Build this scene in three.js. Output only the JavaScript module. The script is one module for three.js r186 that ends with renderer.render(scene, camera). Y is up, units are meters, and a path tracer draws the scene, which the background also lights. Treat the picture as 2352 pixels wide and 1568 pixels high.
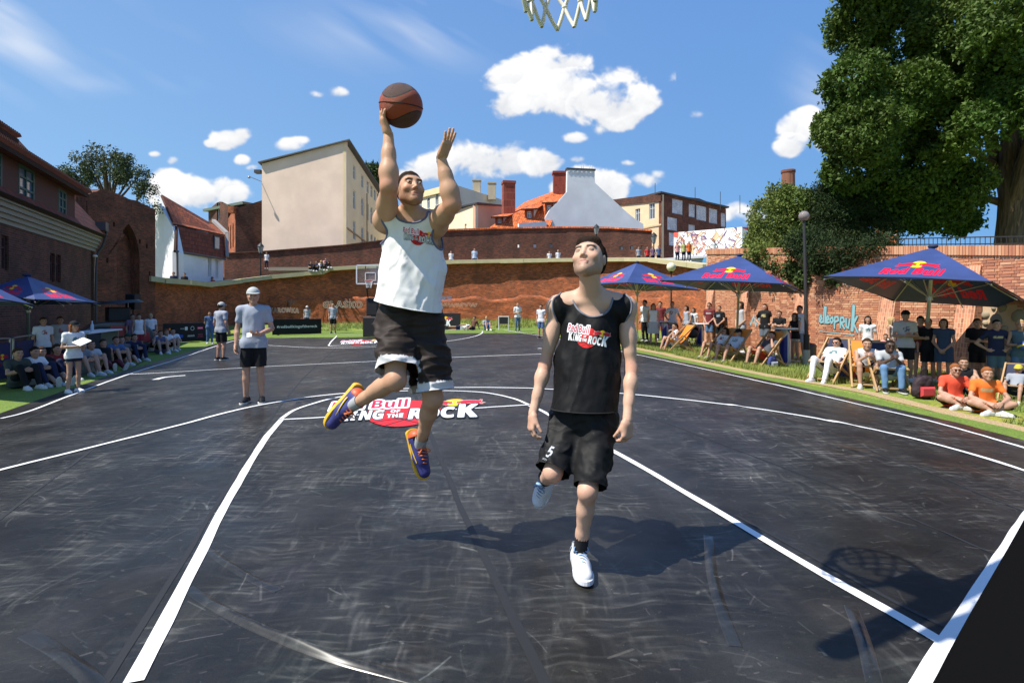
import * as THREE from 'three';
import { mergeGeometries, mergeVertices } from 'three/addons/utils/BufferGeometryUtils.js';

// ---------------------------------------------------------------- camera, sky, sun, exposure
const F = 1250, CX = 1176, HY = 704, EYE = 1.55;          // lens in units of a 2352-wide frame; eye height in metres
const scene = new THREE.Scene();
const camera = new THREE.PerspectiveCamera(2 * Math.atan(784 / F) * 180 / Math.PI, 1024 / 682, 0.05, 600);
camera.position.set(0, EYE, 0);
camera.lookAt(0, EYE, -10);
camera.setViewOffset(2352, 1568, 0, 784 - HY, 2352, 1568);   // shift lens: uprights stay upright
const renderer = new THREE.WebGLRenderer({ antialias: true });
renderer.toneMapping = THREE.LinearToneMapping;
renderer.toneMappingExposure = 1.42;
renderer.shadowMap.enabled = true;
const SUN_AZ = 23 * Math.PI / 180, SUN_EL = 56.5 * Math.PI / 180;
const toSun = new THREE.Vector3(-Math.cos(SUN_AZ) * Math.cos(SUN_EL), Math.sin(SUN_EL), Math.sin(SUN_AZ) * Math.cos(SUN_EL));
const sun = new THREE.DirectionalLight(new THREE.Color(1.0, 0.95, 0.85), 5.0);
sun.name = 'sun';
sun.position.copy(toSun).multiplyScalar(80);
sun.castShadow = true;
sun.shadow.radius = 1;
sun.shadow.mapSize.set(4096, 4096);
Object.assign(sun.shadow.camera, { left: -60, right: 60, top: 60, bottom: -60, near: 1, far: 220 });
sun.target.position.set(0, 0, -20);
sun.position.add(sun.target.position);
scene.add(sun, sun.target);

// ---------------------------------------------------------------- noise
function rng(seed) { let s = seed | 0; return () => { s = (s + 0x6d2b79f5) | 0; let t = Math.imul(s ^ (s >>> 15), 1 | s); t = (t + Math.imul(t ^ (t >>> 7), 61 | t)) ^ t; return ((t ^ (t >>> 14)) >>> 0) / 4294967296; }; }
const R0 = rng(7);
const PERM = new Uint8Array(512), RV = new Float32Array(256);
{ const r = rng(11), p = [...Array(256).keys()]; for (let i = 255; i > 0; i--) { const j = (r() * (i + 1)) | 0; [p[i], p[j]] = [p[j], p[i]]; } for (let i = 0; i < 512; i++) PERM[i] = p[i & 255]; for (let i = 0; i < 256; i++) RV[i] = r(); }
const sm = (t) => t * t * (3 - 2 * t);
function n3(x, y, z) {
  const xi = Math.floor(x), yi = Math.floor(y), zi = Math.floor(z), u = sm(x - xi), v = sm(y - yi), w = sm(z - zi);
  const X = xi & 255, Y = yi & 255, Z = zi & 255, h = (a, b, c) => RV[PERM[PERM[PERM[a & 255] + (b & 255)] + (c & 255)]];
  const l = (a, b, t) => a + (b - a) * t;
  return l(l(l(h(X, Y, Z), h(X + 1, Y, Z), u), l(h(X, Y + 1, Z), h(X + 1, Y + 1, Z), u), v), l(l(h(X, Y, Z + 1), h(X + 1, Y, Z + 1), u), l(h(X, Y + 1, Z + 1), h(X + 1, Y + 1, Z + 1), u), v), w);
}
function fbm(x, y, z, o = 4) { let s = 0, a = 0.5, t = 0; for (let i = 0; i < o; i++) { s += a * n3(x, y, z); t += a; a *= 0.5; x = x * 2.03 + 5.1; y = y * 2.03 + 1.7; z = z * 2.03 + 9.2; } return s / t; }
const clamp = (x, a = 0, b = 1) => Math.min(b, Math.max(a, x));
const sstep = (a, b, x) => sm(clamp((x - a) / (b - a)));
const mixn = (a, b, t) => a + (b - a) * t;

// ---------------------------------------------------------------- the sky: air and clouds, by direction
{
  const W = 4096, Hh = 2048, data = new Float32Array(W * Hh * 4);
  // clouds: lobes [x, y, rx, ry] on a plane one focal length ahead (units of the 2352-wide frame)
  const clouds = [
    [[1200, 190, 95, 60], [1285, 165, 75, 62], [1330, 225, 140, 60], [1410, 245, 95, 55], [1475, 235, 45, 40], [1170, 235, 60, 35]],
    [[1000, 385, 80, 38], [1090, 365, 100, 48], [1150, 360, 75, 42], [1245, 365, 48, 36], [940, 400, 50, 25]],
    [[1340, 415, 60, 38], [1390, 425, 55, 38], [1300, 430, 40, 25]],
    [[400, 445, 60, 48], [460, 450, 70, 42], [520, 440, 55, 34], [395, 415, 30, 24], [540, 450, 30, 20]],
    [[525, 318, 50, 24], [560, 305, 32, 18], [485, 328, 20, 10]],
    [[665, 332, 36, 16], [690, 322, 20, 10]], [[395, 368, 16, 11]], [[555, 367, 18, 11]], [[580, 384, 18, 8]],
    [[768, 208, 34, 14], [735, 215, 30, 10]],
    [[1850, 300, 70, 46], [1900, 310, 60, 50], [1820, 335, 40, 26], [1850, 268, 40, 24]],
    [[1700, 485, 46, 26], [1735, 500, 40, 22]], [[1490, 412, 40, 20], [1510, 402, 25, 14]],
    [[1595, 262, 26, 13]], [[1315, 316, 32, 14]], [[1325, 365, 24, 10]], [[1440, 374, 22, 8]], [[640, 395, 20, 8]], [[355, 353, 14, 6]],
  ];
  const r = rng(5);
  for (let i = 0; i < 8; i++) { const x = -1500 + r() * 1300, y = 150 + r() * 380; clouds.push([[x, y, 60 + r() * 90, 25 + r() * 30], [x + 60, y - 12, 60, 35]]); }
  for (let i = 0; i < 8; i++) { const x = 2500 + r() * 1500, y = 150 + r() * 380; clouds.push([[x, y, 60 + r() * 90, 25 + r() * 30], [x + 60, y - 12, 60, 35]]); }
  const boxes = clouds.map((c) => [Math.min(...c.map((l) => l[0] - 1.5 * l[2])), Math.max(...c.map((l) => l[0] + 1.5 * l[2])), Math.min(...c.map((l) => l[1] - 1.5 * l[3])), Math.max(...c.map((l) => l[1] + 1.5 * l[3]))]);
  for (let row = 0; row < Hh; row++) {
    const el = ((row + 0.5) / Hh - 0.5) * Math.PI, y = Math.sin(el), ch = Math.cos(el);
    for (let col = 0; col < W; col++) {
      const az = ((col + 0.5) / W - 0.5) * 2 * Math.PI, x = Math.cos(az) * ch, z = Math.sin(az) * ch, o = (row * W + col) * 4;
      let R, G, B;
      if (y <= 0) { R = 0.06; G = 0.06; B = 0.055; }
      else {
        const c = clamp(x * toSun.x + y * toSun.y + z * toSun.z, -1, 1), glow = Math.pow(clamp(0.5 + 0.5 * c), 1.2) * Math.pow(1 - y, 0.7), low = Math.pow(1 - y, 2.6);
        R = mixn(0.022, 0.105, low) + 0.245 * glow; G = mixn(0.125, 0.29, low) + 0.285 * glow; B = mixn(0.43, 0.575, low) + 0.2 * glow;
        const back = z > 0 ? 1 : -1;                                 // the same weather ahead and behind
        const d = Math.max(0.02, Math.abs(z)), px = CX + F * x / d + (back > 0 ? 700 : 0), py = HY - F * y / d;
        let a = 0, lit = 1;
        if (px > -2500 && px < 5000 && py > -900) {
          // thin high cloud
          const s = px * 0.86 + py * 0.5, t = -px * 0.5 + py * 0.86;
          const veil = fbm(s * 0.0018 + 3, t * 0.012, 4.5, 4), spread = fbm(px * 0.0016, py * 0.0022, 8.2, 3);
          const zone = (Math.exp(-(((px - 20) / 160) ** 2) - ((py - 60) / 110) ** 2) * 1.1 + Math.exp(-(((px - 980) / 230) ** 2) - ((py - 55) / 75) ** 2) * 0.75 + Math.exp(-(((px - 300) / 110) ** 2) - ((py - 95) / 30) ** 2) * 0.5 + Math.exp(-(((px - 300) / 150) ** 2) - ((py - 190) / 20) ** 2) * 0.4 + Math.exp(-(((px - 1880) / 60) ** 2) - ((py - 190) / 160) ** 2) * 0.35);
          a = clamp((veil - 0.42) * 2.6) * clamp(zone + (px < -100 || px > 2500 || py < -100 ? clamp((spread - 0.5) * 3) * 0.6 : 0)) * 0.95;
          for (let k = 0; k < clouds.length; k++) {
            const b = boxes[k];
            if (px < b[0] || px > b[1] || py < b[2] || py > b[3]) continue;
            let f = -1, top = 0;
            for (const l of clouds[k]) { const dx = (px - l[0]) / l[2], dy = (py - l[1]) / l[3], v = 1 - (dx * dx + dy * dy); if (v > f) f = v; top = Math.max(top, v > -0.4 ? 0.5 - dy * 0.5 - dx * 0.16 : 0); }
            const small = clouds[k].length < 3 ? 1.25 : 1;
            const wx = (fbm(px * 0.02, py * 0.02, 3 + k, 3) - 0.5) * 46, wy = (fbm(px * 0.02, py * 0.02, 11 + k, 3) - 0.5) * 34;
            const nz = fbm((px + wx) * 0.014, (py + wy) * 0.018, k * 3.1, 6) - 0.5, fine = fbm((px + wx) * 0.055, (py + wy) * 0.06, k + 0.5, 4) - 0.5;
            const dens = f + nz * 3.0 * small + fine * 0.75 + 0.36 - 0.2 * (small - 1) - 0.10 * small;
            const al = Math.pow(sstep(-0.12, clouds[k].length < 3 ? 0.95 : 0.55, dens), 1.25);
            if (al > a) { a = al; lit = clamp(0.42 + 0.6 * top + nz * 1.1 + fine * 0.6, 0, 1); }
          }
        }
        const cr = mixn(0.44, 0.76, lit), cg = mixn(0.47, 0.755, lit), cb = mixn(0.52, 0.75, lit);
        R = mixn(R, cr, a); G = mixn(G, cg, a); B = mixn(B, cb, a);
      }
      data[o] = R; data[o + 1] = G; data[o + 2] = B; data[o + 3] = 1;
    }
  }
  const t = new THREE.DataTexture(data, W, Hh, THREE.RGBAFormat, THREE.FloatType);
  t.mapping = THREE.EquirectangularReflectionMapping; t.magFilter = THREE.LinearFilter; t.needsUpdate = true;
  scene.background = t; scene.environment = t;
}

// ---------------------------------------------------------------- helpers
const V = (x, y, z) => new THREE.Vector3(x, y, z);
const P = (px, py, d) => V((px - CX) * d / F, EYE - (py - HY) * d / F, -d);                 // a point d metres ahead
function gy(x, d) {                                                                          // height of the ground: crowned court, lawns that fall away, a bank at the far wall
  let y = -0.25 * sstep(3, 10, Math.abs(x));
  y += 0.38 * sstep(31.5, 44, d) * (1 - sstep(5, 9, x));
  return y;
}
function G(px, py, lift = 0) { let y = 0, x = 0, d = 1; for (let i = 0; i < 14; i++) { d = (EYE - y) * F / (py - HY); x = (px - CX) * d / F; y = gy(x, d); } return V(x, y + lift, -d); }
const srgb = (r, g, b) => new THREE.Color().setRGB(r / 255, g / 255, b / 255, THREE.SRGBColorSpace);
const mcache = new Map();
function mat(r, g, b, rough = 0.8, o = {}) {                                                  // linear base colour
  const k = [r, g, b, rough, JSON.stringify(o)].join();
  if (!mcache.has(k)) mcache.set(k, new THREE.MeshPhysicalMaterial({ color: new THREE.Color(r, g, b), roughness: rough, side: THREE.DoubleSide, ...o }));
  return mcache.get(k);
}
const used = new Map();
function numbered(n) { const k = used.get(n) ?? 0; used.set(n, k + 1); return k ? n + '_' + String(k).padStart(3, '0') : n; }
function tag(o, label, category, group, kind) { if (label) o.userData.label = label; if (category) o.userData.category = category; if (group) o.userData.group = group; if (kind) o.userData.kind = kind; return o; }
function thing(name, label, category, at = V(0, 0, 0), group) { const o = new THREE.Group(); o.name = numbered(name); o.position.copy(at); scene.add(o); return tag(o, label, category, group); }
function part(name, geo, m, parent) { const o = new THREE.Mesh(geo, m); o.name = name; o.castShadow = o.receiveShadow = true; parent.add(o); return o; }
function struct(name, geo, m) { const o = part(numbered(name), geo, m, scene); o.userData.kind = 'structure'; return o; }
function lone(name, geo, m, label, category, group) { return tag(part(numbered(name), geo, m, scene), label, category, group); }
function geoFrom(pos, idx, uv, col) { const g = new THREE.BufferGeometry(); g.setAttribute('position', new THREE.Float32BufferAttribute(pos, 3)); if (uv) g.setAttribute('uv', new THREE.Float32BufferAttribute(uv, 2)); if (col) g.setAttribute('color', new THREE.Float32BufferAttribute(col, 3)); if (idx) g.setIndex(idx); g.computeVertexNormals(); return g; }
const plainG = (g) => { const q = g.index ? g.toNonIndexed() : g; for (const k of Object.keys(q.attributes)) if (!['position', 'normal', 'uv'].includes(k)) q.deleteAttribute(k); if (!q.attributes.uv) q.setAttribute('uv', new THREE.Float32BufferAttribute(new Float32Array(q.attributes.position.count * 2), 2)); q.clearGroups(); return q; };
const join = (list) => mergeGeometries(list.map(plainG));
function box(w, h, d, x = 0, y = 0, z = 0, ry = 0, rx = 0, rz = 0) { const g = new THREE.BoxGeometry(w, h, d); if (rx) g.rotateX(rx); if (rz) g.rotateZ(rz); if (ry) g.rotateY(ry); return g.translate(x, y, z); }
function bevelBox(w, h, d, b = 0.01, x = 0, y = 0, z = 0) {                                    // chamfered box, cheap
  const s = new THREE.Shape(), a = w / 2 - b, c = h / 2 - b; s.moveTo(-a, -c); s.lineTo(a, -c); s.lineTo(a, c); s.lineTo(-a, c); s.closePath();
  return new THREE.ExtrudeGeometry(s, { depth: d - 2 * b, bevelEnabled: true, bevelThickness: b, bevelSize: b, bevelSegments: 1, curveSegments: 1 }).translate(x, y, z - d / 2 + b);
}
function bar(a, b, r, r2 = r, seg = 8) { const d = b.clone().sub(a), g = new THREE.CylinderGeometry(r2, r, d.length(), seg); g.translate(0, d.length() / 2, 0); g.applyQuaternion(new THREE.Quaternion().setFromUnitVectors(V(0, 1, 0), d.normalize())); return g.translate(a.x, a.y, a.z); }
function beam(a, b, w, h) { const d = b.clone().sub(a), g = new THREE.BoxGeometry(w, h, d.length()); const m = new THREE.Matrix4().lookAt(a, b, Math.abs(d.y) > 0.99 * d.length() ? V(1, 0, 0) : V(0, 1, 0)); g.applyMatrix4(m); const c = a.clone().add(b).multiplyScalar(0.5); return g.translate(c.x, c.y, c.z); }
function tube(pts, r, seg = 40, rad = 6, closed = false) { return new THREE.TubeGeometry(new THREE.CatmullRomCurve3(pts, closed, 'catmullrom', 0.5), seg, r, rad, closed); }
function lathe(list, seg = 20) { return new THREE.LatheGeometry(list.map(([r, y]) => new THREE.Vector2(r, y)), seg); }
function blob(rx, ry, rz, x = 0, y = 0, z = 0, s = 12) { return new THREE.SphereGeometry(1, s * 1.5 | 0, s).scale(rx, ry, rz).translate(x, y, z); }
function canvasTex(w, h, draw, srgbMap = true) { const c = document.createElement('canvas'); c.width = w; c.height = h; const x = c.getContext('2d'); draw(x, w, h); const t = new THREE.CanvasTexture(c); if (srgbMap) t.colorSpace = THREE.SRGBColorSpace; t.wrapS = t.wrapT = THREE.RepeatWrapping; return t; }
function dataTex(w, h, fn, srgbMap = true) { const a = new Uint8Array(w * h * 4); for (let j = 0; j < h; j++) for (let i = 0; i < w; i++) { const c = fn(i, j), o = (j * w + i) * 4; a[o] = clamp(c[0], 0, 255); a[o + 1] = clamp(c[1], 0, 255); a[o + 2] = clamp(c[2], 0, 255); a[o + 3] = c[3] ?? 255; } const t = new THREE.DataTexture(a, w, h); t.wrapS = t.wrapT = THREE.RepeatWrapping; t.magFilter = THREE.LinearFilter; t.minFilter = THREE.LinearFilter; if (srgbMap) t.colorSpace = THREE.SRGBColorSpace; t.needsUpdate = true; return t; }
function pn(x, y, p, z, o = 4) { let s = 0, a = 0.5, t = 0, f = p; for (let i = 0; i < o; i++) { const X = x * f, Y = y * f, xi = Math.floor(X), yi = Math.floor(Y), u = sm(X - xi), v = sm(Y - yi), h = (i2, j2) => RV[PERM[PERM[((i2 % f) + f) % f & 255] + (((j2 % f) + f) % f & 255)] ^ ((z + i * 17) & 255)]; s += a * mixn(mixn(h(xi, yi), h(xi + 1, yi), u), mixn(h(xi, yi + 1), h(xi + 1, yi + 1), u), v); t += a; a *= 0.5; f *= 2; } return s / t; }   // tiling noise, x and y in 0..1
// a wall or board in its own plane: x from A to B, y up, z outwards (towards the side from which A is on the left)
function planeMatrix(A, B, y0 = 0) { const X = B.clone().sub(A).setY(0).normalize(), Y = V(0, 1, 0), Z = X.clone().cross(Y); return new THREE.Matrix4().makeBasis(X, Y, Z).setPosition(A.x, y0, A.z); }
const flat = (v) => V(v.x, 0, v.z), dist2 = (a, b) => Math.hypot(a.x - b.x, a.z - b.z);
const XZ = (px, d) => V((px - CX) * d / F, 0, -d), YY = (py, d) => EYE - (py - HY) * d / F;
function slab(poly, holes, thick) {                                                            // polygon [x, y] with rectangular or drawn holes, front at z = 0
  const s = new THREE.Shape(poly.map(([x, y]) => new THREE.Vector2(x, y)));
  for (const h of holes ?? []) s.holes.push(Array.isArray(h) ? new THREE.Path([[h[0], h[1]], [h[0], h[1] + h[3]], [h[0] + h[2], h[1] + h[3]], [h[0] + h[2], h[1]]].map(([x, y]) => new THREE.Vector2(x, y))) : h);
  return new THREE.ExtrudeGeometry(s, { depth: thick, bevelEnabled: false, curveSegments: 10 }).translate(0, 0, -thick);
}
// ---------------------------------------------------------------- textures
function pn2(x, y, fx, fy, z) { const X = x * fx, Y = y * fy, xi = Math.floor(X), yi = Math.floor(Y), u = sm(X - xi), v = sm(Y - yi), h = (i, j) => RV[PERM[(PERM[(((i % fx) + fx) % fx) & 255] + (((j % fy) + fy) % fy)) & 255] ^ (z & 255)]; return mixn(mixn(h(xi, yi), h(xi + 1, yi), u), mixn(h(xi, yi + 1), h(xi + 1, yi + 1), u), v); }
function tileDraw(x, w, h, fn) { for (const dx of [-w, 0, w]) for (const dy of [-h, 0, h]) { x.save(); x.translate(dx, dy); fn(); x.restore(); } }
const courtTex = canvasTex(2048, 2048, (x, w, h) => {
  x.fillStyle = 'rgb(35,34,32)'; x.fillRect(0, 0, w, h);
  const strokes = [], r = rng(21);
  for (let i = 0; i < 300; i++) strokes.push([r() * w, r() * h, 60 + r() * 190, r() * Math.PI, r() < 0.5, 0.012 + r() * 0.022, 30 + r() * 70]);          // broad smears of dust
  for (let i = 0; i < 9000; i++) { const main = r() < 0.55; strokes.push([r() * w, r() * h, 6 + Math.pow(r(), 4) * 62, main ? (r() - 0.5) * 1.3 : r() * Math.PI, r() < 0.18, 0.05 + Math.pow(r(), 2.5) * 0.22, 0.7 + Math.pow(r(), 3) * 5]); }
  x.lineCap = 'round';
  for (const [sx, sy, l, a, dark, al, wd] of strokes) {
    const bend = (l * (((sx * 13.7) % 1) - 0.5)) * 0.28, ex = Math.cos(a) * l, ey = Math.sin(a) * l;
    x.strokeStyle = dark ? `rgba(18,19,24,${al * 1.4})` : `rgba(${160 + (sx % 20)},${158 + (sx % 18)},${156 + (sy % 20)},${al})`; x.lineWidth = wd;
    const near = sx < 320 || sx > w - 320 || sy < 320 || sy > h - 320;
    const go = () => { x.beginPath(); x.moveTo(sx, sy); x.quadraticCurveTo(sx + ex / 2 - ey / l * bend, sy + ey / 2 + ex / l * bend, sx + ex, sy + ey); x.stroke(); };
    if (near) tileDraw(x, w, h, go); else go();
  }
  const img = x.getImageData(0, 0, w, h), d = img.data, rr = rng(3);
  for (let j = 0; j < h; j++) for (let i = 0; i < w; i++) { const o = (j * w + i) * 4, X = i / w, Y = j / h, m = pn(X, Y, 9, 3, 4), st = (a, b, fx, fy, z) => Math.pow(clamp((pn2(a, b, fx, fy, z) * 0.7 + pn2(a, b, fx * 2, fy * 2, z + 9) * 0.3 - 0.5) * 2.6), 1.4), dk = pn(Y, X, 14, 40, 3), wp = (pn(X, Y, 11, 71, 3) - 0.5) * 0.05, wq = (pn(X, Y, 13, 88, 3) - 0.5) * 0.03, n = (pn(X, Y, 24, 3, 4) - 0.5) * 22 + (dk - 0.5) * 14 + (rr() - 0.5) * 13 + (rr() > 0.9997 ? 80 : 0) + (st(X + wp, Y + wq, 34, 240, 5) * 34 + st(X + Y + wp, Y + wq, 30, 210, 60) * 32 + st(X - Y + wp, X + wq, 34, 230, 90) * 30 + st(2 * X + Y + wq, Y + wp, 26, 200, 33) * 26 + st(Y + wq, X + wp, 30, 220, 130) * 8) * sstep(0.22, 0.66, m); d[o] += n; d[o + 1] += n; d[o + 2] += n * 0.97; }
  x.putImageData(img, 0, 0);
});
const courtRough = dataTex(1024, 1024, (i, j) => { const n = pn(i / 1024, j / 1024, 12, 9, 5), f = pn(i / 1024, j / 1024, 90, 4, 2), v = 92 + n * 90 + f * 40; return [v, v, v]; }, false);
function brickTexture(seed, base, spread, mortar, dirt) {
  return canvasTex(1024, 1024, (x, w, h) => {                                                  // 4 m x 3.9 m of wall: 16 stretchers, 52 courses
    const r = rng(seed); x.fillStyle = `rgb(${mortar})`; x.fillRect(0, 0, w, h);
    const ch = h / 52, bw = w / 16;
    for (let j = 0; j < 52; j++) for (let i = -1; i < 17; i++) {
      const k = 1 + (r() - 0.5) * spread, t = (r() - 0.5) * spread * 40, off = j % 2 ? bw / 2 : 0;
      if (i === 16 && !off) continue;
      x.fillStyle = `rgb(${base[0] * k + t | 0},${base[1] * k | 0},${base[2] * k - t * 0.3 | 0})`;
      if (r() < 0.4) { x.fillRect(i * bw + off + 1, j * ch + 1.2, bw / 2 - 2, ch - 3); x.fillStyle = `rgb(${base[0] * k * 0.9 | 0},${base[1] * k * 0.88 | 0},${base[2] * k * 0.9 | 0})`; x.fillRect(i * bw + off + bw / 2 + 1, j * ch + 1.2, bw / 2 - 2, ch - 3); }
      else x.fillRect(i * bw + off + 1, j * ch + 1.2, bw - 2, ch - 3);
    }
    const img = x.getImageData(0, 0, w, h), d = img.data;
    for (let j = 0; j < h; j++) for (let i = 0; i < w; i++) { const o = (j * w + i) * 4, n = 1 - dirt * (pn(i / w, j / h, 5, seed, 5) - 0.42) + (r() - 0.5) * 0.16; d[o] *= n; d[o + 1] *= n; d[o + 2] *= n; }
    x.putImageData(img, 0, 0);
  });
}
const texM = (t, sx, sy, o = {}) => { const c = t.clone(); c.repeat.set(1 / sx, 1 / sy); c.needsUpdate = true; return new THREE.MeshPhysicalMaterial({ map: c, roughness: 0.9, side: THREE.DoubleSide, ...o }); };
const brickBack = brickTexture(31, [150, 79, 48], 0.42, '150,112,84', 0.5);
const brickDark = brickTexture(32, [88, 50, 37], 0.5, '104,80,64', 0.6);  // darkened: the shade on the terrace walls is put into the brick
const brickLeft = brickTexture(33, [84, 47, 36], 0.4, '120,92,74', 0.5);  // base lowered to put the deep shade of the left house into its colour
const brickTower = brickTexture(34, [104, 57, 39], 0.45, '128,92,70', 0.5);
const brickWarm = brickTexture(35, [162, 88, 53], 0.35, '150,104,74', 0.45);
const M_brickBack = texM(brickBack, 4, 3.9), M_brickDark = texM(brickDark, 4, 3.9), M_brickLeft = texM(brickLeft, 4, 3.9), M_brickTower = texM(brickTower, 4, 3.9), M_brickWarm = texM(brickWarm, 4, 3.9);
const noiseBump = dataTex(512, 512, (i, j) => { const v = 255 * pn(i / 512, j / 512, 10, 6, 6); return [v, v, v]; }, false);
function plaster(r, g, b, size = 5) { const t = dataTex(256, 256, (i, j) => { const n = 0.95 + 0.1 * pn(i / 256, j / 256, 5, (r * 3) | 0, 6); return [r * n, g * n, b * n]; }); return texM(t, size, size, { roughness: 0.92, bumpMap: (() => { const c = noiseBump.clone(); c.repeat.set(1 / 3, 1 / 3); c.needsUpdate = true; return c; })(), bumpScale: 0.006 }); }
const tileTex = (seed, base) => canvasTex(512, 512, (x, w, h) => { const r = rng(seed); x.fillStyle = `rgb(${base.map((v) => v * 0.42 | 0)})`; x.fillRect(0, 0, w, h); for (let j = 0; j < 12; j++) for (let i = 0; i < 16; i++) { const k = 0.78 + r() * 0.4; x.fillStyle = `rgb(${base.map((v) => v * k | 0)})`; x.fillRect(i * 32 + 2, j * h / 12, 28, h / 12 - 5); } });   // 16 x 12 roof tiles
const M_tileOrange = texM(tileTex(41, [214, 108, 52]), 4, 4.2, { roughness: 0.8 }), M_tileOld = texM(tileTex(42, [168, 84, 46]), 4, 4.2, { roughness: 0.85 }), M_tileDark = texM(tileTex(43, [116, 50, 32]), 4, 4.2, { roughness: 0.85 });
const grassTex = dataTex(1024, 1024, (i, j) => { const a = pn(i / 1024, j / 1024, 6, 2, 5), b = pn(i / 1024, j / 1024, 120, 5, 3), k = 0.6 + 0.85 * b; return [mixn(100, 142, a) * k, mixn(124, 140, a) * k, mixn(40, 58, a) * k]; });
const turfTex = dataTex(1024, 1024, (i, j) => { const a = pn(i / 1024, j / 1024, 8, 12, 4), b = pn(i / 1024, j / 1024, 200, 15, 2), k = 0.68 + 0.62 * b; return [mixn(94, 114, a) * k, mixn(120, 132, a) * k, mixn(36, 48, a) * k]; });
const soilTex = dataTex(512, 512, (i, j) => { const a = pn(i / 512, j / 512, 5, 22, 5), b = pn(i / 512, j / 512, 90, 25, 3), k = 0.7 + 0.6 * b; return [mixn(158, 184, a) * k, mixn(138, 156, a) * k, mixn(100, 116, a) * k]; });
const barkTex = dataTex(256, 512, (i, j) => { const a = pn(i / 256, j / 512 * 0.5, 14, 30, 4), k = 0.45 + 0.9 * a; return [112 * k, 90 * k, 70 * k]; });

// ---- the printed emblems of the event
function bull(x, flip, col) {                                                                  // charging bull in a box 0..100 x 0..60, head at the right
  x.save(); if (flip) { x.translate(100, 0); x.scale(-1, 1); }
  x.fillStyle = col; x.beginPath();
  x.moveTo(8, 16); x.bezierCurveTo(2, 6, 6, 2, 13, 5); x.bezierCurveTo(9, 8, 12, 14, 17, 15);            // tail
  x.bezierCurveTo(34, 8, 56, 0, 78, 8); x.lineTo(92, 18); x.lineTo(99, 15); x.lineTo(97, 24); x.lineTo(100, 34); x.lineTo(92, 38); x.lineTo(84, 34);
  x.lineTo(80, 42); x.lineTo(88, 50); x.lineTo(78, 54); x.lineTo(66, 44); x.lineTo(54, 40); x.lineTo(42, 42); x.lineTo(30, 40);
  x.lineTo(18, 50); x.lineTo(6, 54); x.lineTo(4, 50); x.lineTo(14, 42); x.lineTo(16, 34); x.lineTo(8, 40); x.lineTo(-4, 44); x.lineTo(-4, 40); x.lineTo(8, 28); x.closePath(); x.fill(); x.restore();
}
function bullsAndSun(x, cx, cy, w, edge) {                                                     // w = whole width
  x.save(); x.translate(cx, cy); const k = w / 220; x.scale(k, k);
  x.fillStyle = 'rgb(250,200,24)'; x.beginPath(); x.arc(0, 0, 40, 0, 7); x.fill();
  for (const f of [0, 1]) {
    x.save(); x.translate(f ? 6 : -106, -26);
    if (edge) { x.lineWidth = 7; x.lineJoin = 'round'; x.strokeStyle = edge; for (const [a, b] of [[-2, 0], [2, 0], [0, 2], [0, -2]]) { x.save(); x.translate(a, b); bull(x, f, edge); x.restore(); } }
    bull(x, f, 'rgb(204,22,50)'); x.restore();
  }
  x.restore();
}
function stretchText(x, s, px, py, w, h, font, fill, stroke, lw) { x.save(); x.font = `bold 100px ${font}`; const m = x.measureText(s).width; x.translate(px, py); x.scale(w / m, h / 73); if (stroke) { x.lineJoin = 'round'; x.lineWidth = lw; x.strokeStyle = stroke; x.strokeText(s, 0, 0); } x.fillStyle = fill; x.fillText(s, 0, 0); x.restore(); }
function kingLogo(x, w, h, ink) {                                                              // drawn in a 1000 x 560 field
  x.save(); x.scale(w / 1000, h / 560);
  x.fillStyle = 'rgb(206,28,32)'; x.beginPath(); x.arc(470, 300, 225, 0, 7); x.fill();
  x.strokeStyle = 'rgb(40,8,8)'; x.lineWidth = 9; x.beginPath(); x.moveTo(300, 450); x.quadraticCurveTo(480, 380, 640, 450); x.moveTo(380, 500); x.lineTo(560, 380); x.moveTo(400, 380); x.lineTo(580, 500); x.stroke();
  stretchText(x, 'Red', 12, 205, 210, 160, 'sans-serif', 'rgb(190,24,62)', '#f4eef2', 26);
  stretchText(x, 'Bull', 250, 205, 240, 160, 'sans-serif', 'rgb(190,24,62)', '#f4eef2', 26);
  bullsAndSun(x, 780, 165, 400, '#f4e9d8');
  const blk = (s, a, b, c, d, rot = 0) => { x.save(); x.translate(a, b); x.rotate(rot); stretchText(x, s, 0, 0, c, d, 'sans-serif', ink, '#16161a', 16); stretchText(x, s, 0, 0, c, d, 'sans-serif', ink, ink, 6); x.restore(); };
  blk('K', 60, 400, 90, 190, -0.05); blk('I', 165, 395, 26, 145); blk('NG', 205, 395, 150, 150); blk('OF', 385, 300, 60, 50); blk('THE', 370, 385, 100, 62); blk('ROC', 490, 415, 290, 170, 0.03); blk('K', 785, 425, 130, 220, 0.06);
  x.restore();
}
const logoDark = canvasTex(1024, 576, (x, w, h) => { x.clearRect(0, 0, w, h); kingLogo(x, w, h, '#eef0f2'); });
const logoLight = canvasTex(1024, 576, (x, w, h) => { x.clearRect(0, 0, w, h); kingLogo(x, w, h, '#c9c7c4'); });
const decal = (t, o = {}) => new THREE.MeshPhysicalMaterial({ map: t, transparent: true, roughness: 0.8, side: THREE.DoubleSide, ...o });
const M_logoDark = decal(logoDark, { alphaTest: 0.5 }), M_logoLight = decal(logoLight, { alphaTest: 0.5 }), M_logoCourt = decal(logoDark, { alphaTest: 0.5, roughness: 0.45 });
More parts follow.
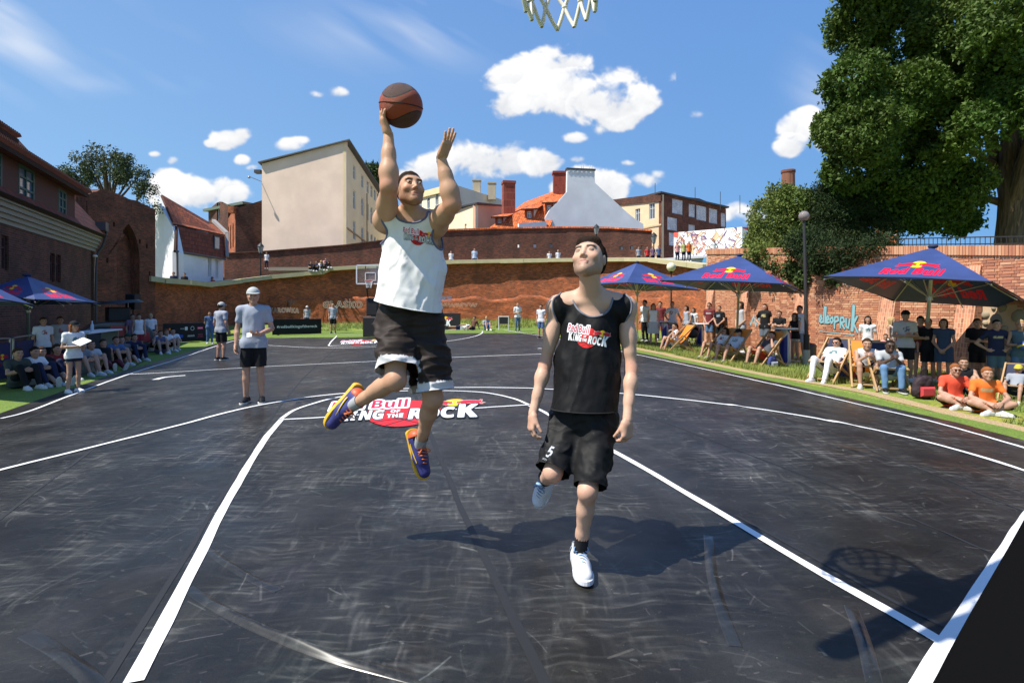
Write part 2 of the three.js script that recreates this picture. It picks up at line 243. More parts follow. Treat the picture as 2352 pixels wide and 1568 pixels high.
const canopyTex = canvasTex(1024, 512, (x, w, h) => {                                          // one triangular panel: apex at the top middle
  x.fillStyle = 'rgb(58,74,124)'; x.fillRect(0, 0, w, h);
  const img = x.getImageData(0, 0, w, h), d = img.data; for (let j = 0; j < h; j++) for (let i = 0; i < w; i++) { const o = (j * w + i) * 4, n = 0.9 + 0.2 * pn(i / w, j / h, 8, 50, 5); d[o] *= n; d[o + 1] *= n; d[o + 2] *= n; } x.putImageData(img, 0, 0);
  bullsAndSun(x, 512, 285, 290); stretchText(x, 'Red', 310, 435, 180, 92, 'sans-serif', 'rgb(224,20,62)', 'rgb(224,20,62)', 7); stretchText(x, 'Bull', 515, 435, 195, 92, 'sans-serif', 'rgb(224,20,62)', 'rgb(224,20,62)', 7);
});
const M_canopy = new THREE.MeshPhysicalMaterial({ map: canopyTex, roughness: 0.5, side: THREE.DoubleSide, specularIntensity: 0.9 });
// ---------------------------------------------------------------- ground
function hem(list, d) { for (let i = 1; i < list.length; i++) if (d <= list[i][1] || i === list.length - 1) { const [x0, d0] = list[i - 1], [x1, d1] = list[i]; return x0 + (x1 - x0) * (d - d0) / (d1 - d0); } }
const edgeOf = (pts) => pts.map(([px, py]) => { const p = G(px, py); return [p.x, -p.z]; }).sort((a, b) => a[1] - b[1]);
const leftLine = [[-240, 1050], [0, 966], [48, 954], [193, 899], [295, 862], [400, 829], [493, 797], [533, 785], [560, 779]];
const rightLine = [[2600, 1110], [2352, 1034], [2160, 978], [1966, 931], [1768, 884], [1643, 856], [1466, 817], [1330, 790], [1251, 774], [1157, 757]];
const matL = edgeOf(leftLine).map(([x, d]) => [x - 0.42, d]), matR = edgeOf(rightLine).map(([x, d]) => [x + 0.4, d]);
matL.unshift([-5.2, 0.3]); matR.unshift([matR[0][0] - 0.05, 0.3]);
const D_END = 31.2;
let M_court;
// folds of the loose mat, as ridges along lines on the ground: [points, height, half width]
const folds = [
  [[[0, 1500], [150, 1540], [260, 1600]], 0.012, 0.06],
  [[[330, 1030], [560, 1010], [760, 1000]], 0.006, 0.06],
  [[[1560, 870], [1700, 905], [1900, 960]], 0.010, 0.08], [[[1620, 905], [1800, 930], [2000, 1000]], 0.010, 0.08], [[[1500, 880], [1650, 925], [1850, 985], [2100, 1060]], 0.008, 0.08],
  [[[1800, 1000], [2000, 1050], [2200, 1120]], 0.008, 0.06], [[[1900, 1150], [2050, 1200], [2250, 1260]], 0.008, 0.05],
].map(([pts, h, w]) => ({ p: pts.map(([a, b]) => G(a, b)), h, w }));
function matY(x, z) {
  const d = -z; let y = gy(x, d) + 0.03;
  y += (fbm(x * 0.9, d * 0.9, 3.3, 3) - 0.5) * 0.012 * sstep(40, 2, d) + (fbm(x * 4, d * 2.2, 7.7, 2) - 0.5) * 0.0042 * (1 + sstep(2, 5, x) * 1.8);
  for (const f of folds) for (let i = 1; i < f.p.length; i++) {
    const a = f.p[i - 1], b = f.p[i], bx = b.x - a.x, bz = b.z - a.z, l2 = bx * bx + bz * bz, t = clamp(((x - a.x) * bx + (z - a.z) * bz) / l2), q = Math.hypot(x - a.x - bx * t, z - a.z - bz * t) / f.w;
    if (q < 1) { const along = (i - 1 + t) / (f.p.length - 1), k = f.h * Math.sin(Math.PI * clamp(along * 0.9 + 0.07)) * (1 - q * q) * (1 - q * q); if (y < gy(x, d) + 0.03 + k + 0.01) y = Math.max(y, gy(x, d) + 0.03 + k); }
  }
  return y;
}
{
  const rows = []; for (let d = 0.35; d < D_END; d += d < 4.2 ? 0.024 : 0.024 + (d - 4.2) * 0.02) rows.push(d); rows.push(D_END);
  const N = 330, pos = [], uv = [], idx = [];
  rows.forEach((d, j) => { const a = hem(matL, d), b = hem(matR, d); for (let i = 0; i <= N; i++) { const x = a + (b - a) * i / N; pos.push(x, matY(x, -d), -d); uv.push(x / 6.3, d / 6.3); if (i && j) { const k = j * (N + 1) + i; idx.push(k, k - 1, k - N - 2, k, k - N - 2, k - N - 1); } } });
  const rgh = courtRough.clone(); rgh.repeat.set(0.9, 0.9);
  const g = geoFrom(pos, idx, uv);
  M_court = new THREE.MeshPhysicalMaterial({ map: courtTex, roughness: 0.68, roughnessMap: rgh, side: THREE.DoubleSide, specularIntensity: 0.6 });
  struct('court_mat', g, M_court);
  // lawn: one sheet to the horizon, its middle under the mat
  const xs = [], ds = []; for (let x = -150; x <= 150; x += Math.abs(x) < 24 ? 0.5 : 9) xs.push(x); for (let d = -60; d <= 260; d += d > -4 && d < 50 ? 0.5 : 8) ds.push(d);
  const p2 = [], u2 = [], i2 = []; ds.forEach((d, j) => xs.forEach((x, i) => { p2.push(x, gy(x, d), -d); u2.push(x / 3.1, d / 3.1); if (i && j) { const k = j * xs.length + i; i2.push(k, k - 1, k - xs.length - 1, k, k - xs.length - 1, k - xs.length); } }));
  const cl = []; for (let i = 0; i < p2.length; i += 3) { const t = sstep(0.4, 0.68, fbm(p2[i] * 0.55, 3, p2[i + 2] * 0.55, 3)); cl.push(mixn(0.92, 1.5, t), mixn(1, 1.16, t), mixn(0.95, 1.1, t)); }
  struct('lawn', geoFrom(p2, i2, u2, cl), new THREE.MeshPhysicalMaterial({ map: grassTex, vertexColors: true, roughness: 0.95, side: THREE.DoubleSide }));
}
function ribbon(pts, w, lift, yf, step = 0.12, wob = 0, taper = 0) {                              // a strip laid on the ground along points
  const c = new THREE.CatmullRomCurve3(pts.map(flat), false, 'centripetal'), L = c.getLength(), n = Math.max(4, Math.ceil(L / step)), pos = [], uv = [], idx = [];
  for (let i = 0; i <= n; i++) {
    const p = c.getPointAt(i / n), t = c.getTangentAt(i / n), nx = -t.z, nz = t.x, o = wob ? (fbm(i * step * 1.1, pts[0].x, 4, 2) - 0.5) * wob : 0, hw = w / 2 * (1 + (wob ? (fbm(i * step * 2.3, 9, pts[0].z, 2) - 0.5) * 0.3 : 0));
    for (const s of [-1, -0.5, 0, 0.5, 1]) { const x = p.x + nx * (hw * s + o), z = p.z + nz * (hw * s + o); pos.push(x, yf(x, z) + lift, z); uv.push(i * step, (s + 1) * w / 2); }
    if (i) for (let k = 0; k < 4; k++) { const a = (i - 1) * 5 + k, b = i * 5 + k; idx.push(a, b, a + 1, b, b + 1, a + 1); }
  }
  return geoFrom(pos, idx, uv);
}
const gY = (x, z) => gy(x, -z);
// artificial turf on the left and behind the far end, and the earth path on the right: each a sheet over the lawn
{
  const m = new THREE.MeshPhysicalMaterial({ map: turfTex, roughness: 0.95, side: THREE.DoubleSide });
  const strip = (name, f, d0, d1, mm, lift) => { const pos = [], uv = [], idx = []; let j = 0; for (let d = d0; d <= d1 + 1e-6; d += 0.5, j++) { const [a, b] = f(d); for (let i = 0; i <= 24; i++) { const x = a + (b - a) * i / 24; pos.push(x, gy(x, d) + lift, -d); uv.push(x / 2.2, d / 2.2); if (i && j) { const k = j * 25 + i; idx.push(k, k - 1, k - 26, k, k - 26, k - 25); } } } return struct(name, geoFrom(pos, idx, uv), mm); };
  strip('artificial_turf', (d) => [hem(matL, d) - 5.5, hem(matL, d) + 0.6], 0.5, 31, m, 0.012);
  strip('artificial_turf', (d) => [-18, 6.5], 31, 37, m, 0.016);
  strip('artificial_turf', (d) => [hem(matR, d) - 0.5, hem(matR, d) + 0.62], 0.5, 30, m, 0.012);
  const path = [[1380, 785], [1466, 801], [1600, 829], [1764, 862], [1966, 896], [2114, 932], [2352, 988], [2600, 1050]].map(([a, b]) => G(a, b));
  struct('earth_path', ribbon(path, 0.46, 0.008, gY, 0.3, 0.1), new THREE.MeshPhysicalMaterial({ map: soilTex, roughness: 0.95, side: THREE.DoubleSide }));
}
// sharp creases of the mat near the camera, polished by shoes
const M_crease = new THREE.MeshPhysicalMaterial({ map: courtTex, roughness: 0.3, side: THREE.DoubleSide });
for (const [pts, h, w] of [[[[430, 1362], [500, 1408], [580, 1450], [680, 1494], [780, 1530], [900, 1560], [1010, 1590]], 0.026, 0.036], [[[470, 1268], [540, 1318], [590, 1346], [640, 1368]], 0.013, 0.03], [[[1628, 1240], [1636, 1330], [1660, 1420], [1690, 1500]], 0.008, 0.035], [[[1955, 1405], [1985, 1490], [2010, 1590]], 0.014, 0.035], [[[60, 1470], [110, 1500], [190, 1560], [230, 1600]], 0.012, 0.04]]) {
  const c = new THREE.CatmullRomCurve3(pts.map(([a, b]) => flat(G(a, b))), false, 'centripetal'), n = 90, K = 14, pos = [], uv = [], idx = [];
  for (let i = 0; i <= n; i++) { const t = i / n, p = c.getPointAt(t), q = c.getTangentAt(t), e = Math.pow(Math.sin(Math.PI * clamp(t * 0.98 + 0.01)), 1.3) * (0.75 + 0.5 * fbm(t * 9, 3, pts[0][0], 2)); for (let k = 0; k <= K; k++) { const s = k / K * 2 - 1, x = p.x - q.z * w * s, z = p.z + q.x * w * s; pos.push(x, matY(x, z) + 0.0015 + h * e * (1 - s * s) * (1 - s * s) - (Math.abs(s) > 0.99 ? 0.004 : 0), z); uv.push(x / 6.3, -z / 6.3); if (i && k) { const o = i * (K + 1) + k; idx.push(o, o - K - 1, o - 1, o - 1, o - K - 1, o - K - 2); } } }
  struct('mat_fold', geoFrom(pos, idx, uv), M_crease);
}
// ---- markings and seams of the court
const M_line = mat(0.8, 0.8, 0.8, 0.5);
const line = (name, pts, w = 0.062, m = M_line, lift = 0.005, wob = 0.018) => struct(name, ribbon(pts.map(([a, b]) => G(a, b)), w, lift, matY, 0.06, wob), m);
line('court_side_line', leftLine.slice(1));
line('court_side_line', rightLine.slice(0));
line('court_end_line', [[560, 780], [608, 778.5], [730, 773], [848, 769.5], [1014, 760.5], [1157, 757.5]], 0.07);
line('court_end_line', [[2090, 1650], [2140, 1560], [2190, 1472], [2250, 1380], [2330, 1245], [2420, 1120]], 0.075);
line('half_way_line', [[300, 862], [440, 854.5], [580, 846], [720, 839], [860, 832], [1040, 823], [1140, 819], [1250, 815], [1400, 808]], 0.07);
line('lane_line', [[306, 1585], [370, 1460], [455, 1290], [560, 1092], [612, 1010], [646, 968]], 0.07);
line('lane_line', [[1216, 936], [1245, 949], [1330, 1000], [1420, 1048], [1600, 1155], [1770, 1258], [1950, 1365], [2060, 1428], [2192, 1506]], 0.066);
line('free_throw_line', [[646, 969], [718, 965], [850, 956], [1000, 948], [1100, 942], [1214, 934]], 0.06, M_line, 0.006);
line('free_throw_circle', [[646, 967], [676, 947], [718, 932], [774, 917], [860, 905], [960, 901], [1040, 901.5], [1116, 906], [1177, 919], [1214, 934]], 0.06, M_line, 0.007);
line('three_point_line', [[-150, 1126], [0, 1087], [200, 1036], [400, 985], [560, 943], [700, 918], [800, 906.5], [900, 898], [1040, 894], [1200, 895], [1340, 902], [1440, 909], [1560, 921], [1800, 953], [2000, 991], [2200, 1040], [2360, 1090], [2550, 1150]], 0.066, M_line, 0.008);
line('three_point_line', [[560, 790], [608, 794], [666, 797.5], [731, 800], [850, 799], [940, 793], [1014, 786.5], [1085, 775], [1107, 766], [1108, 761.5]], 0.07, M_line, 0.005);
line('lane_line', [[773, 772], [757, 791], [762, 796.5], [850, 795.5], [930, 790], [960, 780], [955, 764]], 0.07, M_line, 0.006);
line('free_throw_line', [[759, 793.5], [850, 791], [940, 786]], 0.06, M_line, 0.007);
line('court_tape', [[355, 875], [380, 869], [425, 865]], 0.16, M_line, 0.006, 0);
line('court_tape', [[1236, 802], [1262, 803]], 0.16, M_line, 0.006, 0);
const M_seam = mat(0.016, 0.016, 0.017, 0.6);
for (const [pts, w] of [
  [[[-60, 1250], [0, 1202], [120, 1107], [240, 1020], [330, 965]], 0.03], [[[240, 1590], [330, 1440], [480, 1200], [600, 1000], [680, 890], [740, 830], [800, 775]], 0.035],
  [[[1690, 1195], [1900, 1310], [2060, 1400], [2200, 1470]], 0.03], [[[2000, 1040], [2200, 1120], [2420, 1210]], 0.03], [[[1180, 880], [1480, 960], [1720, 1050], [2000, 1160], [2300, 1290]], 0.02],
  [[[1260, 1600], [1160, 1390], [1040, 1130], [990, 1010], [950, 900], [930, 830], [915, 775]], 0.05], [[[330, 830], [120, 940], [-40, 1010]], 0.03], [[[1130, 760], [1300, 830], [1500, 875], [1720, 940]], 0.03],
]) struct('mat_seam', ribbon(pts.map(([a, b]) => G(a, b)), w, 0.0025, matY, 0.06, 0.03), M_seam);
// printed emblems on the mat
function groundPrint(corners, m, lift = 0.010, n = 26) {                                          // corners: bottom-left, bottom-right, top-right, top-left of the print, as seen
  const [a, b, c, d] = corners.map(([x, y]) => G(x, y)), pos = [], uv = [], idx = [];
  for (let j = 0; j <= n; j++) for (let i = 0; i <= n; i++) { const s = i / n, t = j / n, p = a.clone().lerp(b, s).lerp(d.clone().lerp(c, s), t); pos.push(p.x, matY(p.x, p.z) + lift, p.z); uv.push(s, t); if (i && j) { const k = j * (n + 1) + i; idx.push(k, k - 1, k - n - 2, k, k - n - 2, k - n - 1); } }
  return geoFrom(pos, idx, uv);
}
struct('court_emblem', groundPrint([[722, 1003], [1128, 982], [1118, 909], [760, 925]], M_logoCourt, 0.011), M_logoCourt);
struct('court_emblem', groundPrint([[770, 797], [880, 793], [880, 778], [785, 783]], M_logoCourt, 0.011, 8), M_logoCourt);
// ---------------------------------------------------------------- bodies: tapered capsules joined smoothly on a grid
class Field {
  constructor(lo, hi, c) { this.lo = lo; this.c = c; this.n = [0, 1, 2].map((k) => Math.ceil((hi.getComponent(k) - lo.getComponent(k)) / c) + 2); this.v = new Float32Array(this.n[0] * this.n[1] * this.n[2]).fill(0.3); }
  each(lo, hi, fn) {
    const { c, n, v } = this, L = this.lo, a = [0, 1, 2].map((k) => Math.max(0, Math.floor((lo[k] - L.getComponent(k)) / c))), b = [0, 1, 2].map((k) => Math.min(n[k] - 1, Math.ceil((hi[k] - L.getComponent(k)) / c)));
    for (let z = a[2]; z <= b[2]; z++) for (let y = a[1]; y <= b[1]; y++) for (let x = a[0], i = (z * n[1] + y) * n[0] + a[0]; x <= b[0]; x++, i++) v[i] = fn(L.x + x * c, L.y + y * c, L.z + z * c, v[i]);
  }
  // tapered capsule; fl = [axis, factor]: thinner along the axis
  cap(A, B, ra, rb = ra, k = 0.03, fl = null, sub = false) {
    const m = Math.max(ra, rb) + k + 3 * this.c + 0.02, bx = B.x - A.x, by = B.y - A.y, bz = B.z - A.z, l2 = Math.max(1e-9, bx * bx + by * by + bz * bz), fx = fl ? fl[0].x : 0, fy = fl ? fl[0].y : 0, fz = fl ? fl[0].z : 0, fs = fl ? fl[1] - 1 : 0;
    this.each([Math.min(A.x, B.x) - m, Math.min(A.y, B.y) - m, Math.min(A.z, B.z) - m], [Math.max(A.x, B.x) + m, Math.max(A.y, B.y) + m, Math.max(A.z, B.z) + m], (x, y, z, o) => {
      let px = x - A.x, py = y - A.y, pz = z - A.z; let t = (px * bx + py * by + pz * bz) / l2; t = t < 0 ? 0 : t > 1 ? 1 : t;
      px -= bx * t; py -= by * t; pz -= bz * t;
      if (fs) { const q = (px * fx + py * fy + pz * fz) * fs; px += fx * q; py += fy * q; pz += fz * q; }
      const d = Math.sqrt(px * px + py * py + pz * pz) - (ra + (rb - ra) * t);
      if (sub) { const h = Math.max(k - Math.abs(o + d), 0) / k; return Math.max(o, -d) + h * h * k * 0.25; }
      const h = k > 0 ? Math.max(k - Math.abs(o - d), 0) / k : 0; return Math.min(o, d) - h * h * k * 0.25;
    });
    return this;
  }
  ell(C, r, k = 0.02, sub = false) {
    const q = Math.min(r.x, r.y, r.z), m = k + 3 * this.c;
    this.each([C.x - r.x - m, C.y - r.y - m, C.z - r.z - m], [C.x + r.x + m, C.y + r.y + m, C.z + r.z + m], (x, y, z, o) => {
      const a = (x - C.x) / r.x, b = (y - C.y) / r.y, c = (z - C.z) / r.z, l = Math.sqrt(a * a + b * b + c * c), g = Math.sqrt((a / r.x) ** 2 + (b / r.y) ** 2 + (c / r.z) ** 2), d = g > 1e-6 ? l * (l - 1) / g : -q;
      if (sub) { const h = Math.max(k - Math.abs(o + d), 0) / k; return Math.max(o, -d) + h * h * k * 0.25; }
      const h = k > 0 ? Math.max(k - Math.abs(o - d), 0) / k : 0; return Math.min(o, d) - h * h * k * 0.25;
    });
    return this;
  }
  mesh() {                                                                                      // surface nets
    const { n, v, c, lo } = this, [nx, ny, nz] = n, id = new Int32Array(v.length).fill(-1), pos = [], idx = [], sx = 1, sy = nx, sz = nx * ny;
    const E = [[0, sx], [0, sy], [0, sz], [sx, sx + sy], [sx, sx + sz], [sy, sx + sy], [sy, sy + sz], [sz, sx + sz], [sz, sy + sz], [sx + sy, sx + sy + sz], [sx + sz, sx + sy + sz], [sy + sz, sx + sy + sz]];
    const off = (o) => [o % nx ? 1 : 0, Math.floor((o % sz) / nx) ? 1 : 0, o >= sz ? 1 : 0], EO = E.map(([a, b]) => [off(a), off(b)]);
    for (let z = 0; z < nz - 1; z++) for (let y = 0; y < ny - 1; y++) for (let x = 0; x < nx - 1; x++) {
      const i = x + y * sy + z * sz, s = v[i] < 0;
      if ((v[i + sx] < 0) === s && (v[i + sy] < 0) === s && (v[i + sz] < 0) === s && (v[i + sx + sy] < 0) === s && (v[i + sx + sz] < 0) === s && (v[i + sy + sz] < 0) === s && (v[i + sx + sy + sz] < 0) === s) continue;
      let X = 0, Y = 0, Z = 0, m = 0;
      for (let e = 0; e < 12; e++) { const a = v[i + E[e][0]], b = v[i + E[e][1]]; if ((a < 0) === (b < 0)) continue; const t = a / (a - b), [p, q] = EO[e]; X += p[0] + (q[0] - p[0]) * t; Y += p[1] + (q[1] - p[1]) * t; Z += p[2] + (q[2] - p[2]) * t; m++; }
      id[i] = pos.length / 3; pos.push(lo.x + (x + X / m) * c, lo.y + (y + Y / m) * c, lo.z + (z + Z / m) * c);
    }
    const quad = (a, b, p, q, f) => { if (a < 0 || b < 0 || p < 0 || q < 0) return; if (f) idx.push(a, b, p, a, p, q); else idx.push(a, p, b, a, q, p); };
    for (let z = 1; z < nz - 1; z++) for (let y = 1; y < ny - 1; y++) for (let x = 1; x < nx - 1; x++) {
      const i = x + y * sy + z * sz, s = v[i] < 0;
      if (s !== (v[i + sx] < 0)) quad(id[i - sy - sz], id[i - sz], id[i], id[i - sy], s);
      if (s !== (v[i + sy] < 0)) quad(id[i - sx - sz], id[i - sx], id[i], id[i - sz], s);
      if (s !== (v[i + sz] < 0)) quad(id[i - sx - sy], id[i - sy], id[i], id[i - sx], s);
    }
    return geoFrom(pos, idx);
  }
}
function clipGeo(g, f) {                                                                        // keeps what has f <= 0, cut cleanly
  const p = g.attributes.position.array, n = p.length / 3, val = new Float32Array(n), pos = Array.from(p), out = [], cut = new Map(), ix = g.index.array, v = V(0, 0, 0);
  for (let i = 0; i < n; i++) val[i] = f(v.set(p[i * 3], p[i * 3 + 1], p[i * 3 + 2]));
  const mid = (a, b) => { const k = a < b ? a * n + b : b * n + a; if (!cut.has(k)) { const t = val[a] / (val[a] - val[b]); cut.set(k, pos.length / 3); for (let c = 0; c < 3; c++) pos.push(p[a * 3 + c] + (p[b * 3 + c] - p[a * 3 + c]) * t); } return cut.get(k); };
  for (let i = 0; i < ix.length; i += 3) {
    const t = [ix[i], ix[i + 1], ix[i + 2]], q = [];
    for (let k = 0; k < 3; k++) { const a = t[k], b = t[(k + 1) % 3]; if (val[a] <= 0) q.push(a); if ((val[a] <= 0) !== (val[b] <= 0)) q.push(mid(a, b)); }
    for (let k = 2; k < q.length; k++) out.push(q[0], q[k - 1], q[k]);
  }
  const used2 = new Map(), fp = []; const fi = out.map((i) => { if (!used2.has(i)) { used2.set(i, fp.length / 3); fp.push(pos[i * 3], pos[i * 3 + 1], pos[i * 3 + 2]); } return used2.get(i); });
  return geoFrom(fp, fi);
}
function rims(g) {                                                                              // closed edges of a cut surface, as loops of points
  const ix = g.index.array, p = g.attributes.position, n = p.count, seen = new Map(); for (let i = 0; i < ix.length; i += 3) for (let k = 0; k < 3; k++) { const a = ix[i + k], b = ix[i + (k + 1) % 3], key = a < b ? a * n + b : b * n + a; seen.set(key, (seen.get(key) ?? 0) + 1); }
  const next = new Map(); for (let i = 0; i < ix.length; i += 3) for (let k = 0; k < 3; k++) { const a = ix[i + k], b = ix[i + (k + 1) % 3], key = a < b ? a * n + b : b * n + a; if (seen.get(key) === 1) next.set(a, b); }
  const loops = []; while (next.size) { let a = next.keys().next().value; const l = []; while (next.has(a)) { l.push(V(p.getX(a), p.getY(a), p.getZ(a))); const b = next.get(a); next.delete(a); a = b; } if (l.length > 30) loops.push(l); } return loops;
}
function edging(loop, r, every = 5) { let l = loop; for (let q = 0; q < 4; q++) l = l.map((v, i) => v.clone().multiplyScalar(2).add(l[(i + 1) % l.length]).add(l[(i + l.length - 1) % l.length]).multiplyScalar(0.25)); l = l.filter((_, i) => i % every === 0); return new THREE.TubeGeometry(new THREE.CatmullRomCurve3(l, true, 'centripetal'), l.length * 3, r, 6, true); }
function wrinkle(g, fn) { const p = g.attributes.position, n = g.attributes.normal; for (let i = 0; i < p.count; i++) { const d = fn(p.getX(i), p.getY(i), p.getZ(i)); p.setXYZ(i, p.getX(i) + n.getX(i) * d, p.getY(i) + n.getY(i) * d, p.getZ(i) + n.getZ(i) * d); } g.computeVertexNormals(); return g; }
function tint(g, fn) { const p = g.attributes.position, c = new Float32Array(p.count * 3), v = V(0, 0, 0); for (let i = 0; i < p.count; i++) { const k = fn(v.fromBufferAttribute(p, i)); c[i * 3] = k[0]; c[i * 3 + 1] = k[1]; c[i * 3 + 2] = k[2]; } g.setAttribute('color', new THREE.BufferAttribute(c, 3)); return g; }
const mergeIdx = (list) => mergeGeometries(list.map((g) => { for (const k of Object.keys(g.attributes)) if (!['position', 'normal', 'color'].includes(k)) g.deleteAttribute(k); return g; }));
const frame = (up, fwd, at) => { const f = fwd.clone().normalize(), x = up.clone().cross(f).normalize(), y = f.clone().cross(x).normalize(); return new THREE.Matrix4().makeBasis(x, y, f).setPosition(at); };

// ---- head: face +z, up +y, centre between the ears; about 0.235 m from chin to crown
const lipC = [0.36, 0.13, 0.11], hairless = null;
function headGeo(cell, o = {}) {
  const f = new Field(V(-0.115, -0.15, -0.13), V(0.115, 0.15, 0.15), cell), s = o.jaw ?? 1;
  f.ell(V(0, 0.032, -0.012), V(0.077, 0.096, 0.1), 0.0);
  f.ell(V(0, -0.012, 0.03), V(0.066 * s, 0.085, 0.062), 0.03);
  f.cap(V(-0.046 * s, -0.05, 0.0), V(0, -0.088, 0.058), 0.024, 0.02, 0.035); f.cap(V(0.046 * s, -0.05, 0.0), V(0, -0.088, 0.058), 0.024, 0.02, 0.035);
  f.ell(V(0, -0.092, 0.066), V(0.021, 0.017, 0.018), 0.02);
  f.cap(V(-0.04, 0.038, 0.077), V(0.04, 0.038, 0.077), 0.011, 0.011, 0.02);                               // brow
  f.ell(V(-0.033, 0.013, 0.099), V(0.021, 0.014, 0.016), 0.014, true); f.ell(V(0.033, 0.013, 0.099), V(0.021, 0.014, 0.016), 0.014, true);   // sockets
  f.ell(V(-0.046, -0.018, 0.062), V(0.02, 0.018, 0.019), 0.02); f.ell(V(0.046, -0.018, 0.062), V(0.02, 0.018, 0.019), 0.02);                // cheeks
  f.cap(V(0, 0.028, 0.086), V(0, -0.02, 0.102), 0.007, 0.0098, 0.012); f.ell(V(0, -0.025, 0.101), V(0.0115, 0.0085, 0.0105), 0.006);
  f.ell(V(-0.0125, -0.028, 0.092), V(0.007, 0.007, 0.0085), 0.006); f.ell(V(0.0125, -0.028, 0.092), V(0.007, 0.007, 0.0085), 0.006);
  f.cap(V(-0.019, -0.056, 0.083), V(0.019, -0.056, 0.083), 0.0055, 0.0055, 0.006); f.cap(V(-0.009, -0.054, 0.09), V(0.009, -0.054, 0.09), 0.0058, 0.0058, 0.008);
  f.cap(V(-0.015, -0.0665, 0.085), V(0.015, -0.0665, 0.085), 0.0068, 0.0068, 0.008);
  const mo = o.open ?? 0.0015; f.cap(V(-0.018, -0.0612, 0.096), V(0.018, -0.0612, 0.096), 0.0022 + mo, 0.0022 + mo, 0.004, null, true);
  for (const e of [-1, 1]) { f.ell(V(0.079 * e, 0.004, -0.008), V(0.009, 0.031, 0.019), 0.008); f.ell(V(0.089 * e, 0.006, 0.0), V(0.006, 0.019, 0.009), 0.005, true); }
  f.cap(V(0, -0.04, -0.03), V(0, -0.07, -0.04), 0.05, 0.044, 0.03);
  for (const e of [-1, 1]) f.ell(V(0.033 * e, 0.0145, 0.0805), V(0.0145, 0.0135, 0.0135), 0.0);             // lids and eyeball bulge
  const g = f.mesh();
  const skin = o.skin ?? [0.5, 0.3, 0.22], brow = o.brow ?? [0.05, 0.03, 0.02], beard = o.beard, bA = o.beardA ?? 0;
  return tint(g, (p) => {
    let c = skin.slice(); const ax = Math.abs(p.x), mixc = (k, t) => { for (let i = 0; i < 3; i++) c[i] = mixn(c[i], k[i], t); };
    if (p.z > 0.03) mixc([skin[0] * 1.02, skin[1] * 0.86, skin[2] * 0.82], 0.7 * (sstep(0.03, 0.012, Math.hypot(ax - 0.045, p.y + 0.02)) + sstep(0.02, 0.008, Math.hypot(ax, p.y + 0.027))));
    if (p.z > 0.055) {
      const by = 0.036 - Math.abs(ax - 0.032) * 0.22, bx = Math.abs(ax - 0.034); if (bx < 0.023) mixc(brow, 0.95 * sstep(0.009, 0.004, Math.abs(p.y - by)) * sstep(0.024, 0.018, bx));
      if (Math.hypot(ax / 0.024, (p.y + 0.0605) / 0.0125) < 1) mixc(lipC, 0.75);
      const ex = (ax - 0.033) / 0.0135, ey = (p.y - 0.0118) / (o.squint ? 0.003 : 0.0048), ed = Math.hypot(ex, ey);
      if (ed < 1.0 && p.z > 0.07) { c = Math.abs(ax - 0.0325) < 0.0062 ? [0.03, 0.02, 0.015] : [0.42, 0.38, 0.35]; } else if (ed < 1.35 && p.z > 0.07 && p.y > 0.0125) mixc([0.06, 0.035, 0.025], 0.75);
    }
    if (beard) { const low = sstep(-0.018, -0.05, p.y) * sstep(-0.07, 0.0, p.z) * (1 - sstep(-0.112, -0.126, p.y)), lip = p.z > 0.06 && Math.hypot(ax / 0.026, (p.y + 0.061) / 0.0135) < 1 ? 0 : 1, side = ax > 0.05 && p.y < 0.02 && p.z < 0.035 && p.z > -0.02 ? 0.9 * sstep(0.03, 0.0, p.y) : 0; mixc(beard, bA * lip * Math.max(low, side) * (0.75 + 0.5 * n3(p.x * 190, p.y * 190, p.z * 190))); }
    if (o.scalp && !(Math.abs(p.x) > 0.078 && p.y < 0.04 && p.z > -0.03)) mixc(o.scalp, sstep(-0.006, 0.005, p.y - hairLine(p) + (n3(p.x * 160, p.y * 160, p.z * 160) - 0.5) * 0.008));
    return c;
  });
}
const HL = [[-0.12, -0.06], [-0.055, -0.05], [-0.03, 0.0], [-0.012, 0.02], [0.008, 0.004], [0.026, 0.03], [0.045, 0.058], [0.07, 0.068], [0.09, 0.072], [0.2, 0.078]];
function hairLine(p) { let i = 1; while (i < HL.length - 1 && p.z > HL[i][0]) i++; return mixn(HL[i - 1][1], HL[i][1], clamp((p.z - HL[i - 1][0]) / (HL[i][0] - HL[i - 1][0]))) + (p.z > 0.05 ? -Math.max(0, 0.05 - Math.abs(p.x)) * 0.12 : 0); }
